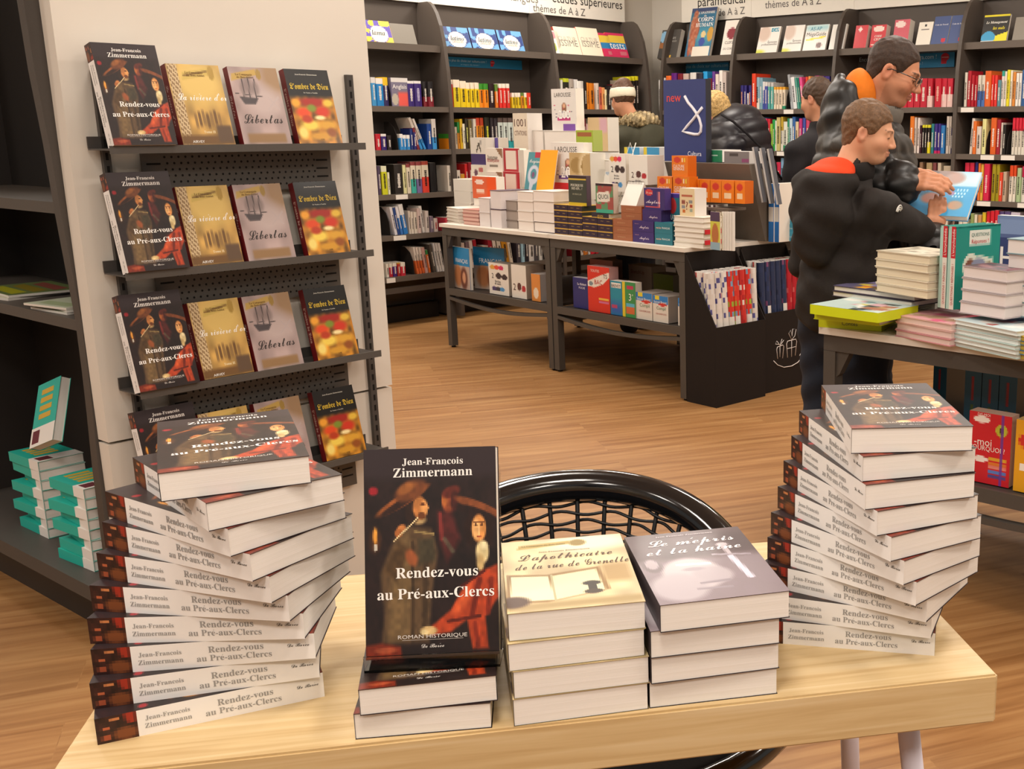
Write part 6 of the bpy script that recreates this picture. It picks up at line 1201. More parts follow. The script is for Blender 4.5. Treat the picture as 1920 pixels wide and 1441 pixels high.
# lower shelf: boxed sets and question books
for q, (a, b, y0, yb_, yy) in enumerate(((1748, 1772, 672, 760, .55), (1806, 1836, 682, 790, .42), (1838, 1868, 688, 796, .42), (1870, 1902, 694, 802, .42))):
    display(RTF, a, b, y0, yb_, yy, .2, '2f6a86', '%s dark teal boxed set with a red stripe on the lower shelf' % ['lone', 'first', 'second', 'third'][q], name='boxed_set', cat='box', art=lambda U, V: mixc(mixc(canvas(U, '2c6480'), rect(U, V, .4, .58, .55, .85, .04), 'a03038'), rect(U, V, .4, .58, .25, .5, .04), '5a7a40'), page='16181a', zb=RLOW + .004)
def art_pq(U, V):
    im = canvas(U, 'c8222c'); im = mixc(im, ell(U, V, .3, .9, .2, .05), 'f0e4dc'); im = mixc(im, ell(U, V, .78, .78, .14, .09, .1), 'b8b838'); im = mixc(im, ell(U, V, .78, .78, .05, .05), '4a3a2a'); im = mixc(im, ell(U, V, .3, .34, .2, .04), 'f0e4dc')
    for k, c in enumerate(['d8a030', 'd87a30', 'e08878', '5a7ac0', '4a4a90']): im = mixc(im, rect(U, V, .5, .92, .34 - k * .06, .385 - k * .06), c)
    return mixc(im, seg(U, V, .8, .0, .8, 1.0, .02, .5, 1), '6a3a98')
display(RTF, 1812, 1890, 774, 912, .05, .05, 'c8222c', 'red question book with a purple ribbon on the lower shelf', art=art_pq, nx=30, ny=44, texts=[('DIS-MOI', .35, .97, .3, None, 'f4e8e0'), ('-moi', .35, .59, .42, None, 'f4ece4'), ('POURQUOI ?', .46, .5, .84, .07, 'f4ece4')], zb=RLOW + .004, spine='a01820', page='d8b8a8')
display(RTF, 1898, 1970, 790, 935, .04, .05, 'e0a020', 'yellow question book beside the red one on the lower shelf', art=lambda U, V: mixc(mixc(canvas(U, 'e0a020'), ell(U, V, .25, .72, .16, .1), 'c83028'), ell(U, V, .3, .35, .2, .05), 'f0e8dc'), zb=RLOW + .004, page='e0c080')
# ================================================================== people: smooth implicit bodies meshed with surface nets
f32 = np.float32
def s_ell(P, c, r):
    q = P - np.array(c, f32); r = np.array(r, f32)
    k0 = np.sqrt(((q / r) ** 2).sum(-1)); k1 = np.sqrt(((q / (r * r)) ** 2).sum(-1)) + 1e-6
    return k0 * (k0 - 1) / k1
def s_cap(P, a, b, ra, rb):
    a = np.array(a, f32); b = np.array(b, f32); ba = b - a; pa = P - a
    t = np.clip((pa @ ba) / (ba @ ba + 1e-9), 0, 1)
    return np.sqrt(((pa - t[..., None] * ba) ** 2).sum(-1)) - (ra + (rb - ra) * t)
def smin(a, b, k):
    h = np.clip(.5 + .5 * (b - a) / k, 0, 1)
    return b * (1 - h) + a * h - k * h * (1 - h)
def smax(a, b, k): return -smin(-a, -b, k)
def rotz(P, a):
    c, s = math.cos(a), math.sin(a); x, y, z = P[..., 0], P[..., 1], P[..., 2]
    return np.stack([c * x - s * y, s * x + c * y, z], -1)
def rotx(P, a):
    c, s = math.cos(a), math.sin(a); x, y, z = P[..., 0], P[..., 1], P[..., 2]
    return np.stack([x, c * y - s * z, s * y + c * z], -1)
def nets(fn, lo, hi, h, B=12):
    """Mesh fn(P)=0: only blocks near the surface are evaluated."""
    lo = np.array(lo, float); n = np.maximum(((np.array(hi) - lo) / h).astype(int) + 2, 4)
    nb = (n + B - 1) // B; N = nb * B + 1
    D = np.ones(N, f32)
    ci = np.stack(np.meshgrid(*[np.arange(k) for k in nb], indexing='ij'), -1).reshape(-1, 3)
    cen = (lo + (ci * B + B / 2) * h).astype(f32)
    dc = fn(cen); lim = B * h * .5 * 1.732 * 1.25 + .012
    r = np.arange(B + 1)
    g = np.stack(np.meshgrid(r, r, r, indexing='ij'), -1).astype(f32) * h
    for (i, d) in zip(ci, dc):
        sl = tuple(slice(i[k] * B, i[k] * B + B + 1) for k in range(3))
        if abs(d) > lim: D[sl] = np.where(np.abs(D[sl]) == 1, np.sign(d) * 1.0, D[sl]) if d < 0 else D[sl]
        else: D[sl] = fn((g + (lo + i * B * h).astype(f32)).reshape(-1, 3)).reshape(B + 1, B + 1, B + 1)
    S = D < 0
    c8 = [S[a:N[0] - 1 + a, b:N[1] - 1 + b, c:N[2] - 1 + c] for a in (0, 1) for b in (0, 1) for c in (0, 1)]
    cnt = sum(x.astype(np.int8) for x in c8); act = (cnt > 0) & (cnt < 8)
    idx = -np.ones(act.shape, np.int64); ii = np.argwhere(act); idx[act] = np.arange(len(ii))
    acc = np.zeros((len(ii), 3)); num = np.zeros(len(ii))
    corners = [(a, b, c) for a in (0, 1) for b in (0, 1) for c in (0, 1)]
    val = {c: D[ii[:, 0] + c[0], ii[:, 1] + c[1], ii[:, 2] + c[2]] for c in corners}
    for p in corners:
        for ax in range(3):
            if p[ax] == 0:
                q = list(p); q[ax] = 1; q = tuple(q); A, Bv = val[p], val[q]
                m = (A < 0) != (Bv < 0); t = np.where(m, A / (A - Bv + 1e-12), 0); t = np.clip(t, 0, 1)
                for k in range(3): acc[:, k] += np.where(m, p[k] + (t if k == ax else 0), 0)
                num += m
    V = lo + (ii + acc / np.maximum(num, 1)[:, None]) * h
    F = []
    for ax in range(3):
        a1, a2 = (ax + 1) % 3, (ax + 2) % 3
        sa = [slice(None)] * 3; sb = [slice(None)] * 3; sa[ax] = slice(0, -1); sb[ax] = slice(1, None)
        e = np.argwhere(S[tuple(sa)] != S[tuple(sb)])
        ok = (e[:, a1] > 0) & (e[:, a2] > 0) & (e[:, a1] < N[a1] - 1) & (e[:, a2] < N[a2] - 1); e = e[ok]
        if len(e) == 0: continue
        inside = S[e[:, 0], e[:, 1], e[:, 2]]
        def cell(d1, d2):
            c = e.copy(); c[:, a1] -= d1; c[:, a2] -= d2; return idx[c[:, 0], c[:, 1], c[:, 2]]
        q = np.stack([cell(1, 1), cell(0, 1), cell(0, 0), cell(1, 0)], 1)
        q[~inside] = q[~inside][:, ::-1]; F.append(q[(q >= 0).all(1)])
    return V, (np.concatenate(F) if F else np.zeros((0, 4), int))
def organic(name, mat, parent, fn, lo, hi, h, color):
    V, F = nets(fn, lo, hi, h)
    me = bpy.data.meshes.new(name); me.vertices.add(len(V)); me.vertices.foreach_set('co', V.astype(f32).ravel())
    me.loops.add(len(F) * 4); me.loops.foreach_set('vertex_index', F.astype(np.int32).ravel())
    me.polygons.add(len(F)); me.polygons.foreach_set('loop_start', np.arange(0, len(F) * 4, 4, dtype=np.int32)); me.polygons.foreach_set('use_smooth', np.ones(len(F), bool))
    me.update(calc_edges=True); me.validate()
    a = me.color_attributes.new('Col', 'FLOAT_COLOR', 'POINT')
    c = color(V) if callable(color) else np.tile(np.array(C(color)), (len(V), 1))
    a.data.foreach_set('color', c.astype(f32).ravel()); me.materials.append(M[mat])
    return link(name, me, parent)
def lin(h): return np.array(C(h))

class Head:
    """Face towards -y, z up; s scales an adult head; turn and nod pose it."""
    def __init__(self, c, s, turn, nod, child=False): self.c = np.array(c, f32); self.s = s; self.turn = turn; self.nod = nod; self.child = child
    def loc(self, P): return rotx(rotz(P - self.c, -self.turn), -self.nod) / self.s
    def out(self, p):
        q = rotz(rotx(np.array(p, f32) * self.s, self.nod), self.turn); return q + self.c
    def sdf(self, P):
        rr = np.sqrt(((P - self.c) ** 2).sum(-1))
        if rr.min() > .2: return rr - .13
        q = self.loc(P); A = np.abs(q) * np.array([1, 0, 0], f32) + q * np.array([0, 1, 1], f32)
        d = s_ell(q, (0, .015, .028), (.076, .096, .086))
        d = smin(d, s_ell(q, (0, -.028, -.03), (.061, .066, .082)), .035)
        d = smin(d, s_ell(q, (0, -.058, -.098 if not self.child else -.09), (.036, .034, .026)), .035)
        d = smin(d, s_cap(A, (.045, .0, -.05), (.03, -.05, -.095), .03, .022), .03)
        d = smin(d, s_ell(A, (.04, -.062, -.036), (.026, .028, .026)), .03)
        d = smin(d, s_cap(A, (.012, -.09, .018), (.042, -.078, .016), .0085, .007), .016)
        d = smax(d, -s_ell(A, (.031, -.104, -.001), (.019, .016, .012)), .016)
        d = smin(d, s_ell(A, (.031, -.081, -.003), (.0145, .0135, .0125)), .004)
        d = smin(d, s_cap(q, (0, -.092, .004), (0, -.117 if not self.child else -.112, -.034), .0075, .0115), .014)
        d = smin(d, s_ell(A, (.0115, -.104, -.04), (.009, .011, .008)), .008)
        d = smin(d, s_ell(q, (0, -.097, -.0635), (.021, .0085, .0055)), .007); d = smin(d, s_ell(q, (0, -.0955, -.0745), (.018, .009, .0062)), .007)
        d = smax(d, -s_cap(A, (0, -.106, -.069), (.021, -.094, -.0685), .0016, .001), .004)
        ear = s_ell(A, (.080, .012, -.012), (.010, .021, .033)); ear = smax(ear, -s_ell(A, (.089, .006, -.01), (.0075, .012, .021)), .005)
        d = smin(d, ear, .008)
        d = d * self.s
        return d
    def color(self, V, skin='c98f6e', lip='b06a5a', brow='3a2a20', blush='c87a62', beard=None):
        q = self.loc(V.astype(f32)); A = np.abs(q[:, 0]); n = len(V)
        c = np.tile(lin(skin), (n, 1))
        def put(m, h, k=1.0):
            m = np.clip(m, 0, 1)[:, None] * k; c[:] = c * (1 - m) + lin(h) * m
        put(np.exp(-(((A - .045) / .022) ** 2 + ((q[:, 2] + .035) / .025) ** 2 + ((q[:, 1] + .08) / .04) ** 2)), blush, .55)
        put(np.exp(-((q[:, 0] / .014) ** 2 + ((q[:, 2] + .038) / .014) ** 2 + ((q[:, 1] + .115) / .02) ** 2)), blush, .5)
        put(np.exp(-(((A - .082) / .014) ** 2 + ((q[:, 1] - .01) / .03) ** 2 + ((q[:, 2] + .012) / .035) ** 2)), blush, .6)
        if beard: put(1 / (1 + np.exp((q[:, 2] + .052) / .008)) * (q[:, 1] < .0) * (q[:, 2] > -.14), beard, .3)
        put((np.abs(q[:, 2] + .069) < .0125) * (A < .024) * (q[:, 1] < -.085), lip, .5)
        put((np.abs(q[:, 2] - .021 + (A - .03) ** 2 * 6) < .0042) * (A > .012) * (A < .05) * (q[:, 1] < -.06), brow, .85)
        put((np.abs(q[:, 2] + .0075) < .0022) * (A > .019) * (A < .045) * (q[:, 1] < -.07), '2a1a14', .9)
        return c
def hand_parts(w, fwd, up, s=1.0, curl=.5, thumb=1, spread=.02):
    """w wrist, fwd towards the fingers, up = back of the hand; returns capsules (a,b,ra,rb)."""
    w, fwd, up = Vector(w), Vector(fwd).normalized(), Vector(up).normalized(); side = fwd.cross(up).normalized(); up = side.cross(fwd)
    out = [(w, w + fwd * .045 * s, .027 * s, .03 * s)]
    for k, off in enumerate((-.028, -.0095, .0095, .027)):
        out.append((w + fwd * .03 * s + side * off * .7 * s, w + fwd * .088 * s + side * off * s, .0155 * s, .0125 * s))
        L = (.040, .046, .043, .033)[k] if thumb > 0 else (.033, .043, .046, .040)[k]
        p = w + fwd * .092 * s + side * off * s; ang = 0.0; d = fwd + side * (off * spread * 30)
        d.normalize(); r = .0092
        for j in range(3):
            ang += curl * (.55, .75, .6)[j]
            dd = (d * math.cos(ang) - up * math.sin(ang)).normalized(); q = p + dd * L * s * (1, .68, .55)[j]
            out.append((p, q, r * s, (r - .0008) * s)); p = q; r -= .0008
    b = w + fwd * .02 * s - side * .03 * s * thumb
    d1 = (fwd * .6 - side * thumb * .75 - up * .35).normalized(); p = b + d1 * .045 * s
    out.append((b, p, .0155 * s, .0115 * s)); d2 = (fwd * .85 - side * thumb * .25 - up * (.3 + curl * .4)).normalized(); q = p + d2 * .034 * s
    out.append((p, q, .0112 * s, .0098 * s)); out.append((q, q + (d2 - up * .2).normalized() * .026 * s, .0098 * s, .0078 * s))
    return [(tuple(a), tuple(b_), ra, rb) for (a, b_, ra, rb) in out]
def union(P, caps, k):
    if len(caps) > 8:
        w0 = np.array(caps[0][0], f32); rr = np.sqrt(((P - w0) ** 2).sum(-1))
        if rr.min() > .26: return rr - .21
    d = None
    for (a, b, ra, rb) in caps:
        e = s_cap(P, a, b, ra, rb); d = e if d is None else smin(d, e, k)
    return d
def ray_pt(u, v, y): r = ray(u, v); return Vector((0, 0, EYE)) + r * (y / r.y)
class Person:
    def __init__(self, x, y, facing, label, group=None):
        self.e = empty('person', (x, y, 0), R(facing + 90)); tag(self.e, label, 'person', group)
        self.inv = (Matrix.Translation((x, y, 0)) @ Matrix.Rotation(R(facing + 90), 4, 'Z')).inverted()
        self.facing = facing
    def L(self, p): return tuple(self.inv @ Vector(p))
    def D(self, v): return (self.inv.to_3x3() @ Vector(v)).normalized()
    def turn(self, world): return R(world - self.facing)
def hair_cap(hd, thick, line, seed, fuzz=.003, nape=False):
    """line: list of (y, z) in head space, hair grows above it."""
    ys = [a for a, b in line]; zs = [b for a, b in line]
    def fn(P):
        q = hd.loc(P); d = s_ell(q, (0, .017, .03), (.078 + thick, .097 + thick, .087 + thick * 1.2))
        if nape: d = smin(d, s_ell(q, (0, .05, -.045), (.062, .052, .07)), .03)
        zl = np.interp(q[:, 1], ys, zs).astype(f32)
        w = .35 * (np.sin(q[:, 0] * 190 + q[:, 1] * 83 + 3 * np.sin(q[:, 2] * 61 + seed)) + np.sin(q[:, 1] * 171 - q[:, 2] * 97 + 2 * np.sin(q[:, 0] * 77)) + np.sin(q[:, 2] * 213 + q[:, 0] * 131 + 2 * np.sin(q[:, 1] * 90)))
        d = d + fuzz * w
        return smax(d, (zl - q[:, 2]), .006) * hd.s
    return fn
def bounds(pts, pad): a = np.array(pts); return a.min(0) - pad, a.max(0) + pad

# ------------------------------------------------------------------ the boy
BOY = Person(.335, 3.93, 40, 'boy in a black hooded jacket with orange lining, reaching over the table')
hb = Head(BOY.L(ray_pt(1630, 246, 3.93)), .82, BOY.turn(-16), R(14), child=True)
hc = Vector(hb.c.tolist())
nk = (0.0, .02, 1.25)
shR, shL = (-.14, .0, 1.185), (.14, .0, 1.185)
elR = BOY.L(ray_pt(1690, 412, 3.90)); wrR = BOY.L(ray_pt(1758, 452, 4.02)); hdir = BOY.D(ray_pt(1790, 470, 4.06) - ray_pt(1758, 452, 4.02))
elL = (.19, .0, .98); wrL = (.12, -.06, .90)
capR = hand_parts(wrR, hdir, BOY.D((0, 0, 1)), .85, .35, 1); capL = hand_parts(wrL, (-.3, -1, -.1), (0, 0, 1), .85, .5, -1)
legs = [((-.08, .0, .82), (-.085, -.015, .46), .085, .062), ((-.085, -.015, .46), (-.09, .02, .09), .062, .045), ((.08, .0, .82), (.085, -.015, .46), .085, .062), ((.085, -.015, .46), (.09, .02, .09), .062, .045)]
def boy_body(P):
    d = hb.sdf(P); d = smin(d, s_cap(P, tuple(hb.out((0, .03, -.06))), nk, .048, .055), .03)
    d = smin(d, s_ell(P, (0, .0, 1.06), (.115, .08, .2)), .04); d = smin(d, s_ell(P, (0, 0, .84), (.11, .085, .12)), .05)
    for (a, b, ra, rb) in ((shR, elR, .05, .04), (elR, wrR, .04, .027), (shL, elL, .05, .04), (elL, wrL, .04, .027)): d = smin(d, s_cap(P, a, b, ra, rb), .03)
    d = smin(d, union(P, capR, .008), .012); d = smin(d, union(P, capL, .008), .012)
    return smin(d, union(P, legs, .03), .04)
pts = [hc + Vector((0, 0, .14)), hc - Vector((.15, .15, 0)), hc + Vector((.15, .15, 0)), Vector(wrR) + Vector(hdir) * .2, Vector((-.25, .25, .05)), Vector((.3, -.42, .05))]
lo, hi = bounds([tuple(p) for p in pts], .03)
organic('body', 'skin', BOY.e, boy_body, lo, hi, .0045, lambda V: hb.color(V, 'cf9876', 'b87462', '6a4a34', 'd08a70'))
organic('hair', 'hair', BOY.e, hair_cap(hb, .009, [(-.11, .062), (-.075, .055), (-.055, .035), (-.035, -.005), (-.012, -.012), (.0, .012), (.03, .0), (.045, -.06), (.07, -.10), (.12, -.105)], 1.0, .0026, True), hc_lo := (np.array(hb.c) - .16), np.array(hb.c) + .16, .004, lambda V: lin('6a4e36') * (0.75 + .5 * RNG.random((len(V), 1))) * np.array([1, 1, 1, 1]))
def boy_jacket(P):
    d = s_cap(P, (0, .0, 1.10), (0, .01, .90), .135, .15)
    d = smin(d, s_ell(P, (0, .0, 1.15), (.172, .115, .11)), .06); d = smin(d, s_ell(P, (0, .01, .84), (.155, .145, .12)), .06)
    for (a, b, ra, rb) in ((shR, elR, .07, .056), (elR, wrR, .056, .042), (shL, elL, .07, .06), (elL, wrL, .06, .048)): d = smin(d, s_cap(P, a, b, ra, rb), .025)
    d = smin(d, s_cap(P, (0, .0, 1.20), (0, -.01, 1.30), .088, .074), .03)
    hood = s_ell(P, (-.01, .125, 1.18), (.125, .085, .115)); hood = smin(hood, s_ell(P, (-.01, .14, 1.08), (.085, .06, .09)), .05); hood = smin(hood, s_ell(P, (.0, .095, 1.275), (.128, .09, .055)), .035)
    d = smin(d, hood, .008)
    d = smax(d, -s_ell(P, (0, -.005, 1.36), (.06, .075, .12)), .012)
    d = smax(d, -s_ell(P, (0, .09, 1.345), (.10, .068, .058)), .012)
    d = smax(d, .775 - P[:, 2], .02)
    fold = .006 * np.sin(P[:, 2] * 34 + 14 * P[:, 0] + 5 * np.sin(P[:, 1] * 14)) * np.sin(P[:, 0] * 17 + P[:, 2] * 9) + .0025 * np.sin(P[:, 2] * 71 - P[:, 0] * 33)
    return d + fold
organic('jacket', 'cloth', BOY.e, boy_jacket, lo, hi, .008, '241f1c')
organic('hood_lining', 'cloth', BOY.e, lambda P: smin(s_ell(P, (0, .085, 1.30), (.104, .07, .034)), s_ell(P, (.0, .055, 1.318), (.08, .05, .036)), .02), (-.2, -.05, 1.2), (.2, .25, 1.42), .006, 'd8421c')
organic('collar', 'cloth', BOY.e, lambda P: smax(smax(s_ell(P, (0, -.012, 1.305), (.084, .092, .075)), -s_ell(P, (0, -.012, 1.35), (.071, .076, .11)), .008), (P[:, 2] - 1.345 + P[:, 1] * .3), .01), (-.2, -.2, 1.15), (.2, .2, 1.45), .006, '1e1a18')
def boy_jeans(P):
    d = union(P, [(a, b, ra + .018, rb + .028) for (a, b, ra, rb) in legs], .02); d = smin(d, s_ell(P, (0, 0, .80), (.16, .12, .12)), .05)
    return smax(smax(d + .004 * np.sin(P[:, 2] * 60 + P[:, 0] * 30), .06 - P[:, 2], .01), P[:, 2] - .82, .01)
organic('jeans', 'cloth', BOY.e, boy_jeans, (-.3, -.3, .0), (.3, .3, .9), .009, '1e2430')
for sx in (-1, 1): organic('shoe', 'cloth', BOY.e, lambda P, sx=sx: smax(smin(s_cap(P, (sx * .09, .045, .045), (sx * .10, -.15, .035), .046, .042), s_ell(P, (sx * .09, .03, .07), (.045, .055, .06)), .03), .002 - P[:, 2], .006), (-.25, -.3, -.02), (.25, .2, .2), .008, '2a2a2c')

# ------------------------------------------------------------------ the man
MAN = Person(.465, 4.33, -6, 'man in a black quilted jacket with orange hood lining and glasses, holding a blue book', None)
hm = Head(MAN.L(ray_pt(1678, 132, 4.30)), .93, MAN.turn(-16), R(24))
mc = Vector(hm.c.tolist())
mnk = (0, .0, 1.47)
mR, mL = (-.20, .02, 1.40), (.20, .02, 1.40)
BKC = ray_pt(1770, 366, 4.10)                     # the held book's middle
eR = MAN.L(ray_pt(1610, 362, 4.14)); wR = MAN.L(ray_pt(1689, 344, 4.06)); dR = MAN.D(ray_pt(1730, 340, 4.02) - ray_pt(1689, 344, 4.06))
eL = MAN.L(ray_pt(1655, 420, 4.45)); wL = MAN.L(ray_pt(1748, 456, 4.0)); dL = MAN.D(Vector((.08, .06, .55)))
mcR = hand_parts(wR, dR, MAN.D((.1, -.75, .65)), 1.02, .62, 1, .01); mcL = hand_parts(wL, dL, MAN.D((.1, -1, .1)), .9, .25, -1, .006)
mlegs = [((-.10, .03, .92), (-.11, .0, .50), .095, .07), ((-.11, .0, .50), (-.11, .04, .09), .07, .05), ((.10, .03, .92), (.11, .0, .50), .095, .07), ((.11, .0, .50), (.11, .04, .09), .07, .05)]
def man_body(P):
    d = hm.sdf(P); d = smin(d, s_cap(P, tuple(hm.out((0, .03, -.06))), mnk, .058, .064), .03)
    d = smin(d, s_ell(P, (0, .03, 1.22), (.175, .115, .25)), .06); d = smin(d, s_ell(P, (0, .04, .97), (.165, .12, .15)), .08)
    for (a, b, ra, rb) in ((mR, eR, .06, .046), (eR, wR, .046, .031), (mL, eL, .06, .046), (eL, wL, .046, .031)): d = smin(d, s_cap(P, a, b, ra, rb), .03)
    d = smin(d, union(P, mcR, .008), .012); d = smin(d, union(P, mcL, .008), .012)
    return smin(d, union(P, mlegs, .03), .04)
pts = [mc + Vector((0, 0, .16)), mc - Vector((.17, .17, 0)), mc + Vector((.17, .17, 0)), Vector(wR) + dR * .24, Vector(wL) + dL * .24, Vector((-.35, .35, .05)), Vector((.35, -.35, .05))]
mlo, mhi = bounds([tuple(p) for p in pts], .03)
organic('body', 'skin', MAN.e, man_body, mlo, mhi, .0045, lambda V: hm.color(V, 'c88a68', 'a86656', '3a2a20', 'c4755a', beard='7a5a4a'))
organic('hair', 'hair', MAN.e, hair_cap(hm, .006, [(-.11, .085), (-.08, .075), (-.06, .05), (-.04, .0), (-.022, -.01), (-.008, .02), (.03, .0), (.045, -.05), (.075, -.085), (.12, -.085)], 2.0, .0018, True), np.array(hm.c) - .17, np.array(hm.c) + .17, .004, lambda V: lin('3a2a20') * (0.75 + .5 * RNG.random((len(V), 1))))
def quilt(z, amp, n): return -amp * np.abs(np.sin(z * n)) ** .6
def man_jacket(P):
    d = s_cap(P, (0, .03, 1.26), (0, .04, .95), .185, .195); d = smin(d, s_ell(P, (0, .03, 1.36), (.24, .15, .13)), .08); d = smin(d, s_ell(P, (0, .04, .86), (.205, .175, .15)), .08)
    for (a, b, ra, rb) in ((mR, eR, .098, .082), (eR, wR, .08, .058), (mL, eL, .095, .08), (eL, wL, .08, .058)):
        A = np.array(a, f32); Bv = np.array(b, f32); t = np.clip(((P - A) @ (Bv - A)) / ((Bv - A) @ (Bv - A)), 0, 1)
        d = smin(d, s_cap(P, a, b, ra, rb) + quilt(t * np.linalg.norm(Bv - A), .010, 46.), .03)
    d = d + quilt(P[:, 2] + .03 * P[:, 0], .012, 44.)
    d = smin(d, s_cap(P, (0, .035, 1.42), (0, .03, 1.50), .115, .095), .03)
    hood = s_ell(P, (0, .095, 1.52), (.138, .09, .125)); hood = smin(hood, s_ell(P, (0, .12, 1.44), (.13, .08, .10)), .05)
    d = smin(d, hood + .004 * np.sin(P[:, 2] * 60 + P[:, 0] * 25), .03)
    d = smax(d, -s_ell(P, (0, .0, 1.60), (.098, .10, .15)), .05)
    d = smax(d, .74 - P[:, 2], .02)
    return d + .003 * np.sin(P[:, 0] * 60 + P[:, 2] * 30) * np.sin(P[:, 2] * 50 - P[:, 1] * 40)
organic('quilted_jacket', 'nylon', MAN.e, man_jacket, mlo, mhi, .008, '1b1918')
organic('hood_lining', 'cloth', MAN.e, lambda P: smax(smin(s_ell(P, (0, .048, 1.56), (.112, .072, .10)), s_ell(P, (0, .0, 1.48), (.095, .095, .06)), .03), -s_ell(P, (0, -.035, 1.60), (.07, .08, .2)), .01), (-.2, -.15, 1.3), (.2, .25, 1.75), .006, 'd8741c')
organic('grey_collar', 'cloth', MAN.e, lambda P: smax(smax(s_ell(P, (0, -.02, 1.50), (.085, .09, .085)), -s_ell(P, (0, -.03, 1.54), (.073, .075, .12)), .008), P[:, 2] - 1.54, .01), (-.2, -.2, 1.3), (.2, .2, 1.7), .006, '6e6860')
def man_trou(P):
    d = union(P, [(a, b, ra + .018, rb + .026) for (a, b, ra, rb) in mlegs], .02); d = smin(d, s_ell(P, (0, .03, .92), (.17, .13, .12)), .05)
    return smax(smax(d + .004 * np.sin(P[:, 2] * 55 + P[:, 0] * 30), .06 - P[:, 2], .01), P[:, 2] - .95, .01)
organic('trousers', 'cloth', MAN.e, man_trou, (-.35, -.3, .0), (.35, .35, 1.05), .01, '1e2430')
for sx in (-1, 1): organic('shoe', 'cloth', MAN.e, lambda P, sx=sx: smax(smin(s_cap(P, (sx * .11, .06, .05), (sx * .12, -.17, .04), .05, .046), s_ell(P, (sx * .11, .05, .08), (.05, .06, .06)), .03), .002 - P[:, 2], .006), (-.28, -.32, -.02), (.28, .22, .2), .009, '26221f')
g = MB()
def H_(p): return tuple(hm.out(p))
for sx in (-1, 1):
    ring = [H_((sx * (.033 + .025 * math.cos(a)), -.108 - .004 * math.cos(a) * 0 + .008 * abs(math.cos(a)) * (1 if math.cos(a) * 1 > 0 else 0), -.004 + .0165 * math.sin(a))) for a in [k * math.pi / 10 for k in range(20)]]
    g.tube(ring, .0014, '1c1a1a', 6, closed=True)
    g.tube([H_((sx * .058, -.10, .004)), H_((sx * .078, -.06, .004)), H_((sx * .083, .0, .002)), H_((sx * .084, .025, -.012))], .0018, '1c1a1a', 6)
g.tube([H_((-.009, -.113, .0)), H_((0, -.117, .003)), H_((.009, -.113, .0))], .0014, '1c1a1a', 6)
gl = g.build('glasses', 'black_lacquer', MAN.e)
for sx in (-1, 1):
    m = MB(); m.quad([H_((sx * (.033 + .024 * math.cos(a)), -.108, -.004 + .0158 * math.sin(a))) for a in [k * math.pi / 8 for k in range(16)]], 'ffffff'); m.build('lens', 'acrylic', gl)
# ring on the lower hand
# the blue book in his hands
bk_w, bk_h = .222, .235
xax = (ray_pt(1835, 330, 4.08) - ray_pt(1733, 326, 4.16)).normalized(); yax = (ray_pt(1735, 326, 4.20) - ray_pt(1704, 400, 4.05)); yax = (yax - xax * yax.dot(xax)).normalized(); zax = xax.cross(yax)
def art_held(U, V):
    im = canvas(U, '2f8fc4'); im = mixc(im, rect(U, V, 0, 1, .66, 1, .04), 'c8d8e0'); im = mixc(im, ell(U, V, .35, .86, .35, .2, .5), '9c6a58'); im = mixc(im, rect(U, V, .05, .3, .7, 1, .1), '3a3234'); im = mixc(im, ell(U, V, .6, .84, .16, .12, .5), 'b88878')
    im = mixc(im, ell(U, V, .74, .24, .12, .1, .4), 'd88a58'); im = mixc(im, ell(U, V, .32, .38, .16, .12, .5), 'c05a38'); im = mixc(im, ell(U, V, .62, .5, .06, .05, .5), 'b06a90')
    for k in range(4): im = mixc(im, seg(U, V, .66 + .05 * k, .42, .72 + .05 * k, .6, .008, .6), 'c8e4f0')
    return mixc(im, noise2(U, V, 5, 71) * .35, '58b0d8')
m = MB(); tb_ = .022
m.art(art_held, 40, 46, (0, 0, tb_), X3 * bk_w, Y3 * bk_h); m.box(0, bk_w, 0, bk_h, 0, .002, '2f8fc4'); m.box(.0, .002, 0, bk_h, .002, tb_, '2a7cb0'); bo = m.build('picture_book', 'print_gloss')
o_ = BKC - xax * bk_w / 2 - yax * bk_h / 2 - zax * tb_ / 2
bo.matrix_world = Matrix(((xax.x, yax.x, zax.x, o_.x), (xax.y, yax.y, zax.y, o_.y), (xax.z, yax.z, zax.z, o_.z), (0, 0, 0, 1)))
tag(bo, 'blue picture book held in the man\u2019s hands', 'book')
m = MB(); m.box(.002, bk_w - .002, .002, bk_h - .002, .002, tb_ - .0006, 'e6e2dc'); m.build('page_block', 'pages', bo)
# white sleeve mark on the boy's arm: laid on the sleeve where the photo's ray meets it
from mathutils.bvhtree import BVHTree
def stick(person, mesh_name, u, v, shapes, name, mat, size, col):
    ob = [c for c in person.e.children if c.name.split('.')[0] == mesh_name][0]
    bv = BVHTree.FromPolygons([v_.co.copy() for v_ in ob.data.vertices], [tuple(p.vertices) for p in ob.data.polygons])
    r = (person.inv.to_3x3() @ ray(u, v)).normalized(); o0 = person.inv @ Vector((0, 0, EYE))
    hit, nrm, _, _ = bv.ray_cast(o0, r)
    if hit is None: return
    if nrm.dot(r) > 0: nrm = -nrm
    upv = Vector((0, 0, 1)); upv = (upv - nrm * upv.dot(nrm)).normalized(); rt = upv.cross(nrm)
    m_ = MB()
    for sh in shapes: m_.tube([hit + nrm * .002 + rt * (a * size) + upv * (b * size) for a, b in sh], .0022, col, 6)
    m_.build(name, mat, ob)
stick(BOY, 'jacket', 1684, 398, [[(math.cos(a) * r_, math.sin(a) * r_) for a in [k * math.pi / 16 for k in range(2, 16)]] for r_ in (1.0, .72, .45)] , 'sleeve_mark', 'print_matte', .024, 'd8d4cc')

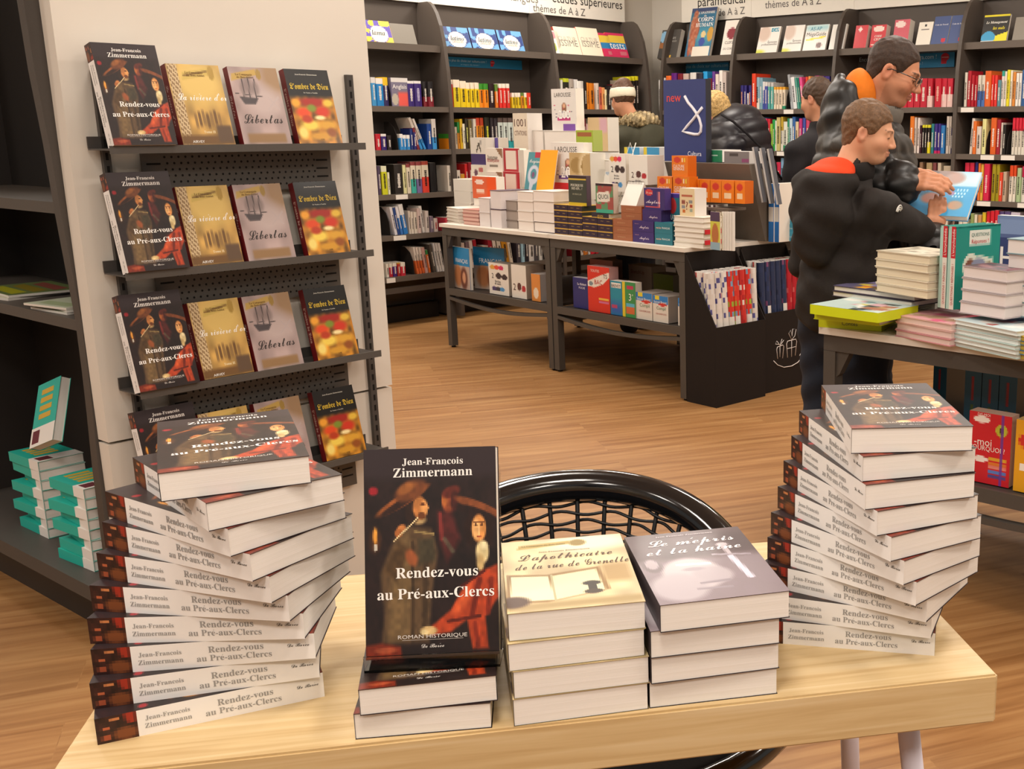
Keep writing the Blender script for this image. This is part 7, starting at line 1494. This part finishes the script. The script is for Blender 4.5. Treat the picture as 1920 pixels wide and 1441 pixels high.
# ------------------------------------------------------------------ woman with headband and fur-collared parka
WOM = Person(-.80, 8.30, 150, 'person in an olive parka with fur collar and cream headband, facing the shelves')
hw = Head(WOM.L(ray_pt(1167, 184, 8.30)), .9, WOM.turn(118), R(14))
wc = Vector(hw.c.tolist()); wz = wc.z
def wom_body(P):
    d = hw.sdf(P); d = smin(d, s_cap(P, tuple(hw.out((0, .03, -.06))), (0, .03, wz - .2), .05, .055), .03)
    d = smin(d, s_ell(P, (0, .02, wz - .45), (.16, .11, .26)), .06); return smin(d, union(P, [((-.09, .0, .9), (-.1, 0, .08), .08, .045), ((.09, .0, .9), (.1, 0, .08), .08, .045)], .03), .06)
wlo, whi = np.array([-.32, -.35, .0]), np.array([.32, .35, wz + .2])
organic('body', 'skin', WOM.e, wom_body, wlo, whi, .007, lambda V: hw.color(V))
organic('hair', 'hair', WOM.e, lambda P: smin(hair_cap(hw, .016, [(-.11, .06), (-.06, .03), (-.03, -.04), (.03, -.10), (.12, -.11)], 3., .004)(P), s_ell(hw.loc(P), (0, .06, .10), (.05, .05, .04)), .03), np.array(hw.c) - .2, np.array(hw.c) + .2, .006, lambda V: lin('5a4030') * (0.7 + .6 * RNG.random((len(V), 1))))
def wband(P):
    q = hw.loc(P); d = s_ell(q, (0, .015, .03), (.099, .119, .112)); t = q[:, 2] - .038 + q[:, 1] * .15
    return smax(d, np.abs(t) - .036, .006)
organic('headband', 'cloth', WOM.e, wband, np.array(hw.c) - .2, np.array(hw.c) + .2, .006, 'e6dcc4')
organic('fur_collar', 'hair', WOM.e, lambda P: smin(s_ell(P, (0, .07, wz - .155), (.135, .12, .06)), s_ell(P, (0, .02, wz - .17), (.12, .12, .05)), .04) + .012 * np.sin(P[:, 0] * 130 + P[:, 2] * 60) * np.sin(P[:, 1] * 140) + .006 * np.sin(P[:, 0] * 300) * np.sin(P[:, 2] * 260), (-.25, -.25, wz - .35), (.25, .3, wz), .006, lambda V: lin('b09a70') * (0.45 + 1.0 * RNG.random((len(V), 1)) * (.5 + .5 * np.sin(V[:, :1] * 90))))
def wom_coat(P):
    d = s_cap(P, (0, .02, wz - .36), (0, .02, .75), .17, .20); d = smin(d, s_ell(P, (0, .02, wz - .28), (.22, .14, .11)), .07)
    for sx in (-1, 1): d = smin(d, s_cap(P, (sx * .2, .02, wz - .3), (sx * .24, -.02, wz - .58), .08, .07), .03); d = smin(d, s_cap(P, (sx * .24, -.02, wz - .58), (sx * .16, -.24, wz - .62), .07, .055), .03)
    d = smin(d, s_ell(P, (0, .17, wz - .32), (.17, .10, .15)), .03)
    return smax(d, .70 - P[:, 2], .02) + .005 * np.sin(P[:, 2] * 40 + P[:, 0] * 22)
organic('parka', 'cloth', WOM.e, wom_coat, wlo, whi, .011, '3c3a2c')
organic('trousers', 'cloth', WOM.e, lambda P: smax(union(P, [((-.09, .0, .9), (-.1, 0, .06), .10, .07), ((.09, .0, .9), (.1, 0, .06), .10, .07)], .03), .004 - P[:, 2], .01), wlo, (.32, .35, 1.0), .012, '24242a')

# ------------------------------------------------------------------ blonde person bending over the table
BLO = Person(.03, 7.62, 175, 'blonde person in a black quilted coat leaning over the table, shoulder bag behind')
hbz = Head(BLO.L(ray_pt(1341, 206, 7.58)), .84, BLO.turn(190), R(38))
bc = Vector(hbz.c.tolist())
bt = BLO.L(ray_pt(1384, 252, 7.62)); bh = BLO.L(ray_pt(1408, 400, 7.62))
def blo_body(P):
    d = hbz.sdf(P); d = smin(d, s_cap(P, tuple(hbz.out((0, .03, -.06))), bt, .05, .06), .03); d = smin(d, s_cap(P, bt, bh, .12, .14), .06)
    return smin(d, union(P, [((-.09, bh[1], bh[2]), (-.1, bh[1], .08), .085, .045), ((.09, bh[1], bh[2]), (.1, bh[1], .08), .085, .045)], .03), .06)
blo_, bhi_ = np.array([-.38, -.6, .0]), np.array([.38, .5, bc.z + .25])
organic('body', 'skin', BLO.e, blo_body, blo_, bhi_, .008, lambda V: hbz.color(V))
organic('hair', 'hair', BLO.e, lambda P: smin(hair_cap(hbz, .02, [(-.13, .05), (-.09, .02), (-.06, -.09), (.03, -.14), (.12, -.14)], 4., .006)(P), s_ell(hbz.loc(P), (0, .02, -.06), (.088, .09, .10)), .04), np.array(hbz.c) - .25, np.array(hbz.c) + .25, .006, lambda V: lin('c8a468') * (0.55 + .8 * RNG.random((len(V), 1))))
def blo_coat(P):
    d = s_cap(P, bt, bh, .19, .22); d = smin(d, s_ell(P, (bt[0], bt[1] - .02, bt[2] - .04), (.24, .17, .16)), .08); d = smin(d, s_ell(P, (bh[0], bh[1], bh[2] - .1), (.24, .22, .2)), .08)
    for sx in (-1, 1): d = smin(d, s_cap(P, (bt[0] + sx * .2, bt[1], bt[2] - .08), (bt[0] + sx * .24, bt[1] - .12, bt[2] - .36), .09, .075), .03); d = smin(d, s_cap(P, (bt[0] + sx * .24, bt[1] - .12, bt[2] - .36), (bt[0] + sx * .15, bt[1] - .20, bt[2] - .56), .075, .055), .03)
    t = (P - np.array(bt, f32)) @ ((np.array(bh) - np.array(bt)) / np.linalg.norm(np.array(bh) - np.array(bt))).astype(f32)
    d = d + quilt(t, .014, 34.); d = smin(d, s_ell(P, (bt[0], bt[1] - .10, bt[2] + .03), (.13, .10, .09)), .04)
    return smax(d, .62 - P[:, 2], .02)
organic('quilted_coat', 'nylon', BLO.e, blo_coat, blo_, bhi_, .011, '1d1a20')
organic('trousers', 'cloth', BLO.e, lambda P: smax(union(P, [((-.09, bh[1], .75), (-.1, bh[1], .06), .11, .07), ((.09, bh[1], .75), (.1, bh[1], .06), .11, .07)], .03), .004 - P[:, 2], .01), (-.3, -.3, 0), (.3, .5, .9), .012, '22242c')
bag = empty('shoulder_bag', ray_pt(1466, 372, 7.42)); tag(bag, 'black shoulder bag hanging at the blonde person\u2019s hip', 'bag')
organic('bag_body', 'cloth', bag, lambda P: s_ell(P, (0, 0, 0), (.11, .07, .13)) + .004 * np.sin(P[:, 2] * 60), (-.2, -.2, -.2), (.2, .2, .2), .01, '151214')
_b0 = bag.location; m = MB(); m.tube([ray_pt(1352, 214, 7.40) - _b0, ray_pt(1375, 228, 7.37) - _b0, ray_pt(1400, 250, 7.35) - _b0, ray_pt(1425, 275, 7.35) - _b0, ray_pt(1445, 305, 7.36) - _b0, Vector((0.0, -.02, .12))], .008, '1a1618', 8); m.build('strap', 'cloth', bag)

# ------------------------------------------------------------------ teenager behind the man
TEE = Person(.44, 7.1, 125, 'teenager with short hair in a black jacket seen from behind beside the shelves')
ht = Head(TEE.L(ray_pt(1531, 184, 7.1)), .97, TEE.turn(140), R(12))
tz = float(ht.c[2])
def tee_body(P):
    d = ht.sdf(P); d = smin(d, s_cap(P, tuple(ht.out((0, .03, -.06))), (0, .02, tz - .2), .05, .055), .03); d = smin(d, s_ell(P, (0, .02, tz - .45), (.15, .1, .26)), .06)
    return smin(d, union(P, [((-.09, .0, .9), (-.1, 0, .08), .08, .045), ((.09, .0, .9), (.1, 0, .08), .08, .045)], .03), .06)
tlo, thi = np.array([-.34, -.4, 0.]), np.array([.34, .3, tz + .2])
organic('body', 'skin', TEE.e, tee_body, tlo, thi, .007, lambda V: ht.color(V))
organic('hair', 'hair', TEE.e, hair_cap(ht, .009, [(-.11, .06), (-.075, .05), (-.04, .0), (-.01, -.01), (.0, .012), (.03, .0), (.045, -.05), (.075, -.09), (.12, -.09)], 5., .003, True), np.array(ht.c) - .17, np.array(ht.c) + .17, .005, lambda V: lin('4a382a') * (0.75 + .5 * RNG.random((len(V), 1))))
def tee_coat(P):
    d = s_cap(P, (0, .02, tz - .38), (0, .02, .82), .155, .175); d = smin(d, s_ell(P, (0, .02, tz - .30), (.20, .125, .11)), .07)
    for sx in (-1, 1): d = smin(d, s_cap(P, (sx * .19, .02, tz - .32), (sx * .22, .02, tz - .62), .075, .065), .03); d = smin(d, s_cap(P, (sx * .22, .02, tz - .62), (sx * .12, -.22, tz - .70), .065, .05), .03)
    d = smin(d, s_cap(P, (0, .02, tz - .24), (0, .02, tz - .16), .085, .075), .03); d = smax(d, -s_ell(P, (0, .01, tz - .1), (.062, .07, .09)), .01)
    return smax(d, .74 - P[:, 2], .02) + .004 * np.sin(P[:, 2] * 42 + P[:, 0] * 20)
organic('jacket', 'cloth', TEE.e, tee_coat, tlo, thi, .010, '1c191b')
organic('trousers', 'cloth', TEE.e, lambda P: smax(union(P, [((-.09, .0, .9), (-.1, 0, .06), .10, .07), ((.09, .0, .9), (.1, 0, .06), .10, .07)], .03), .004 - P[:, 2], .01), tlo, (.3, .3, 1.0), .012, '22242c')
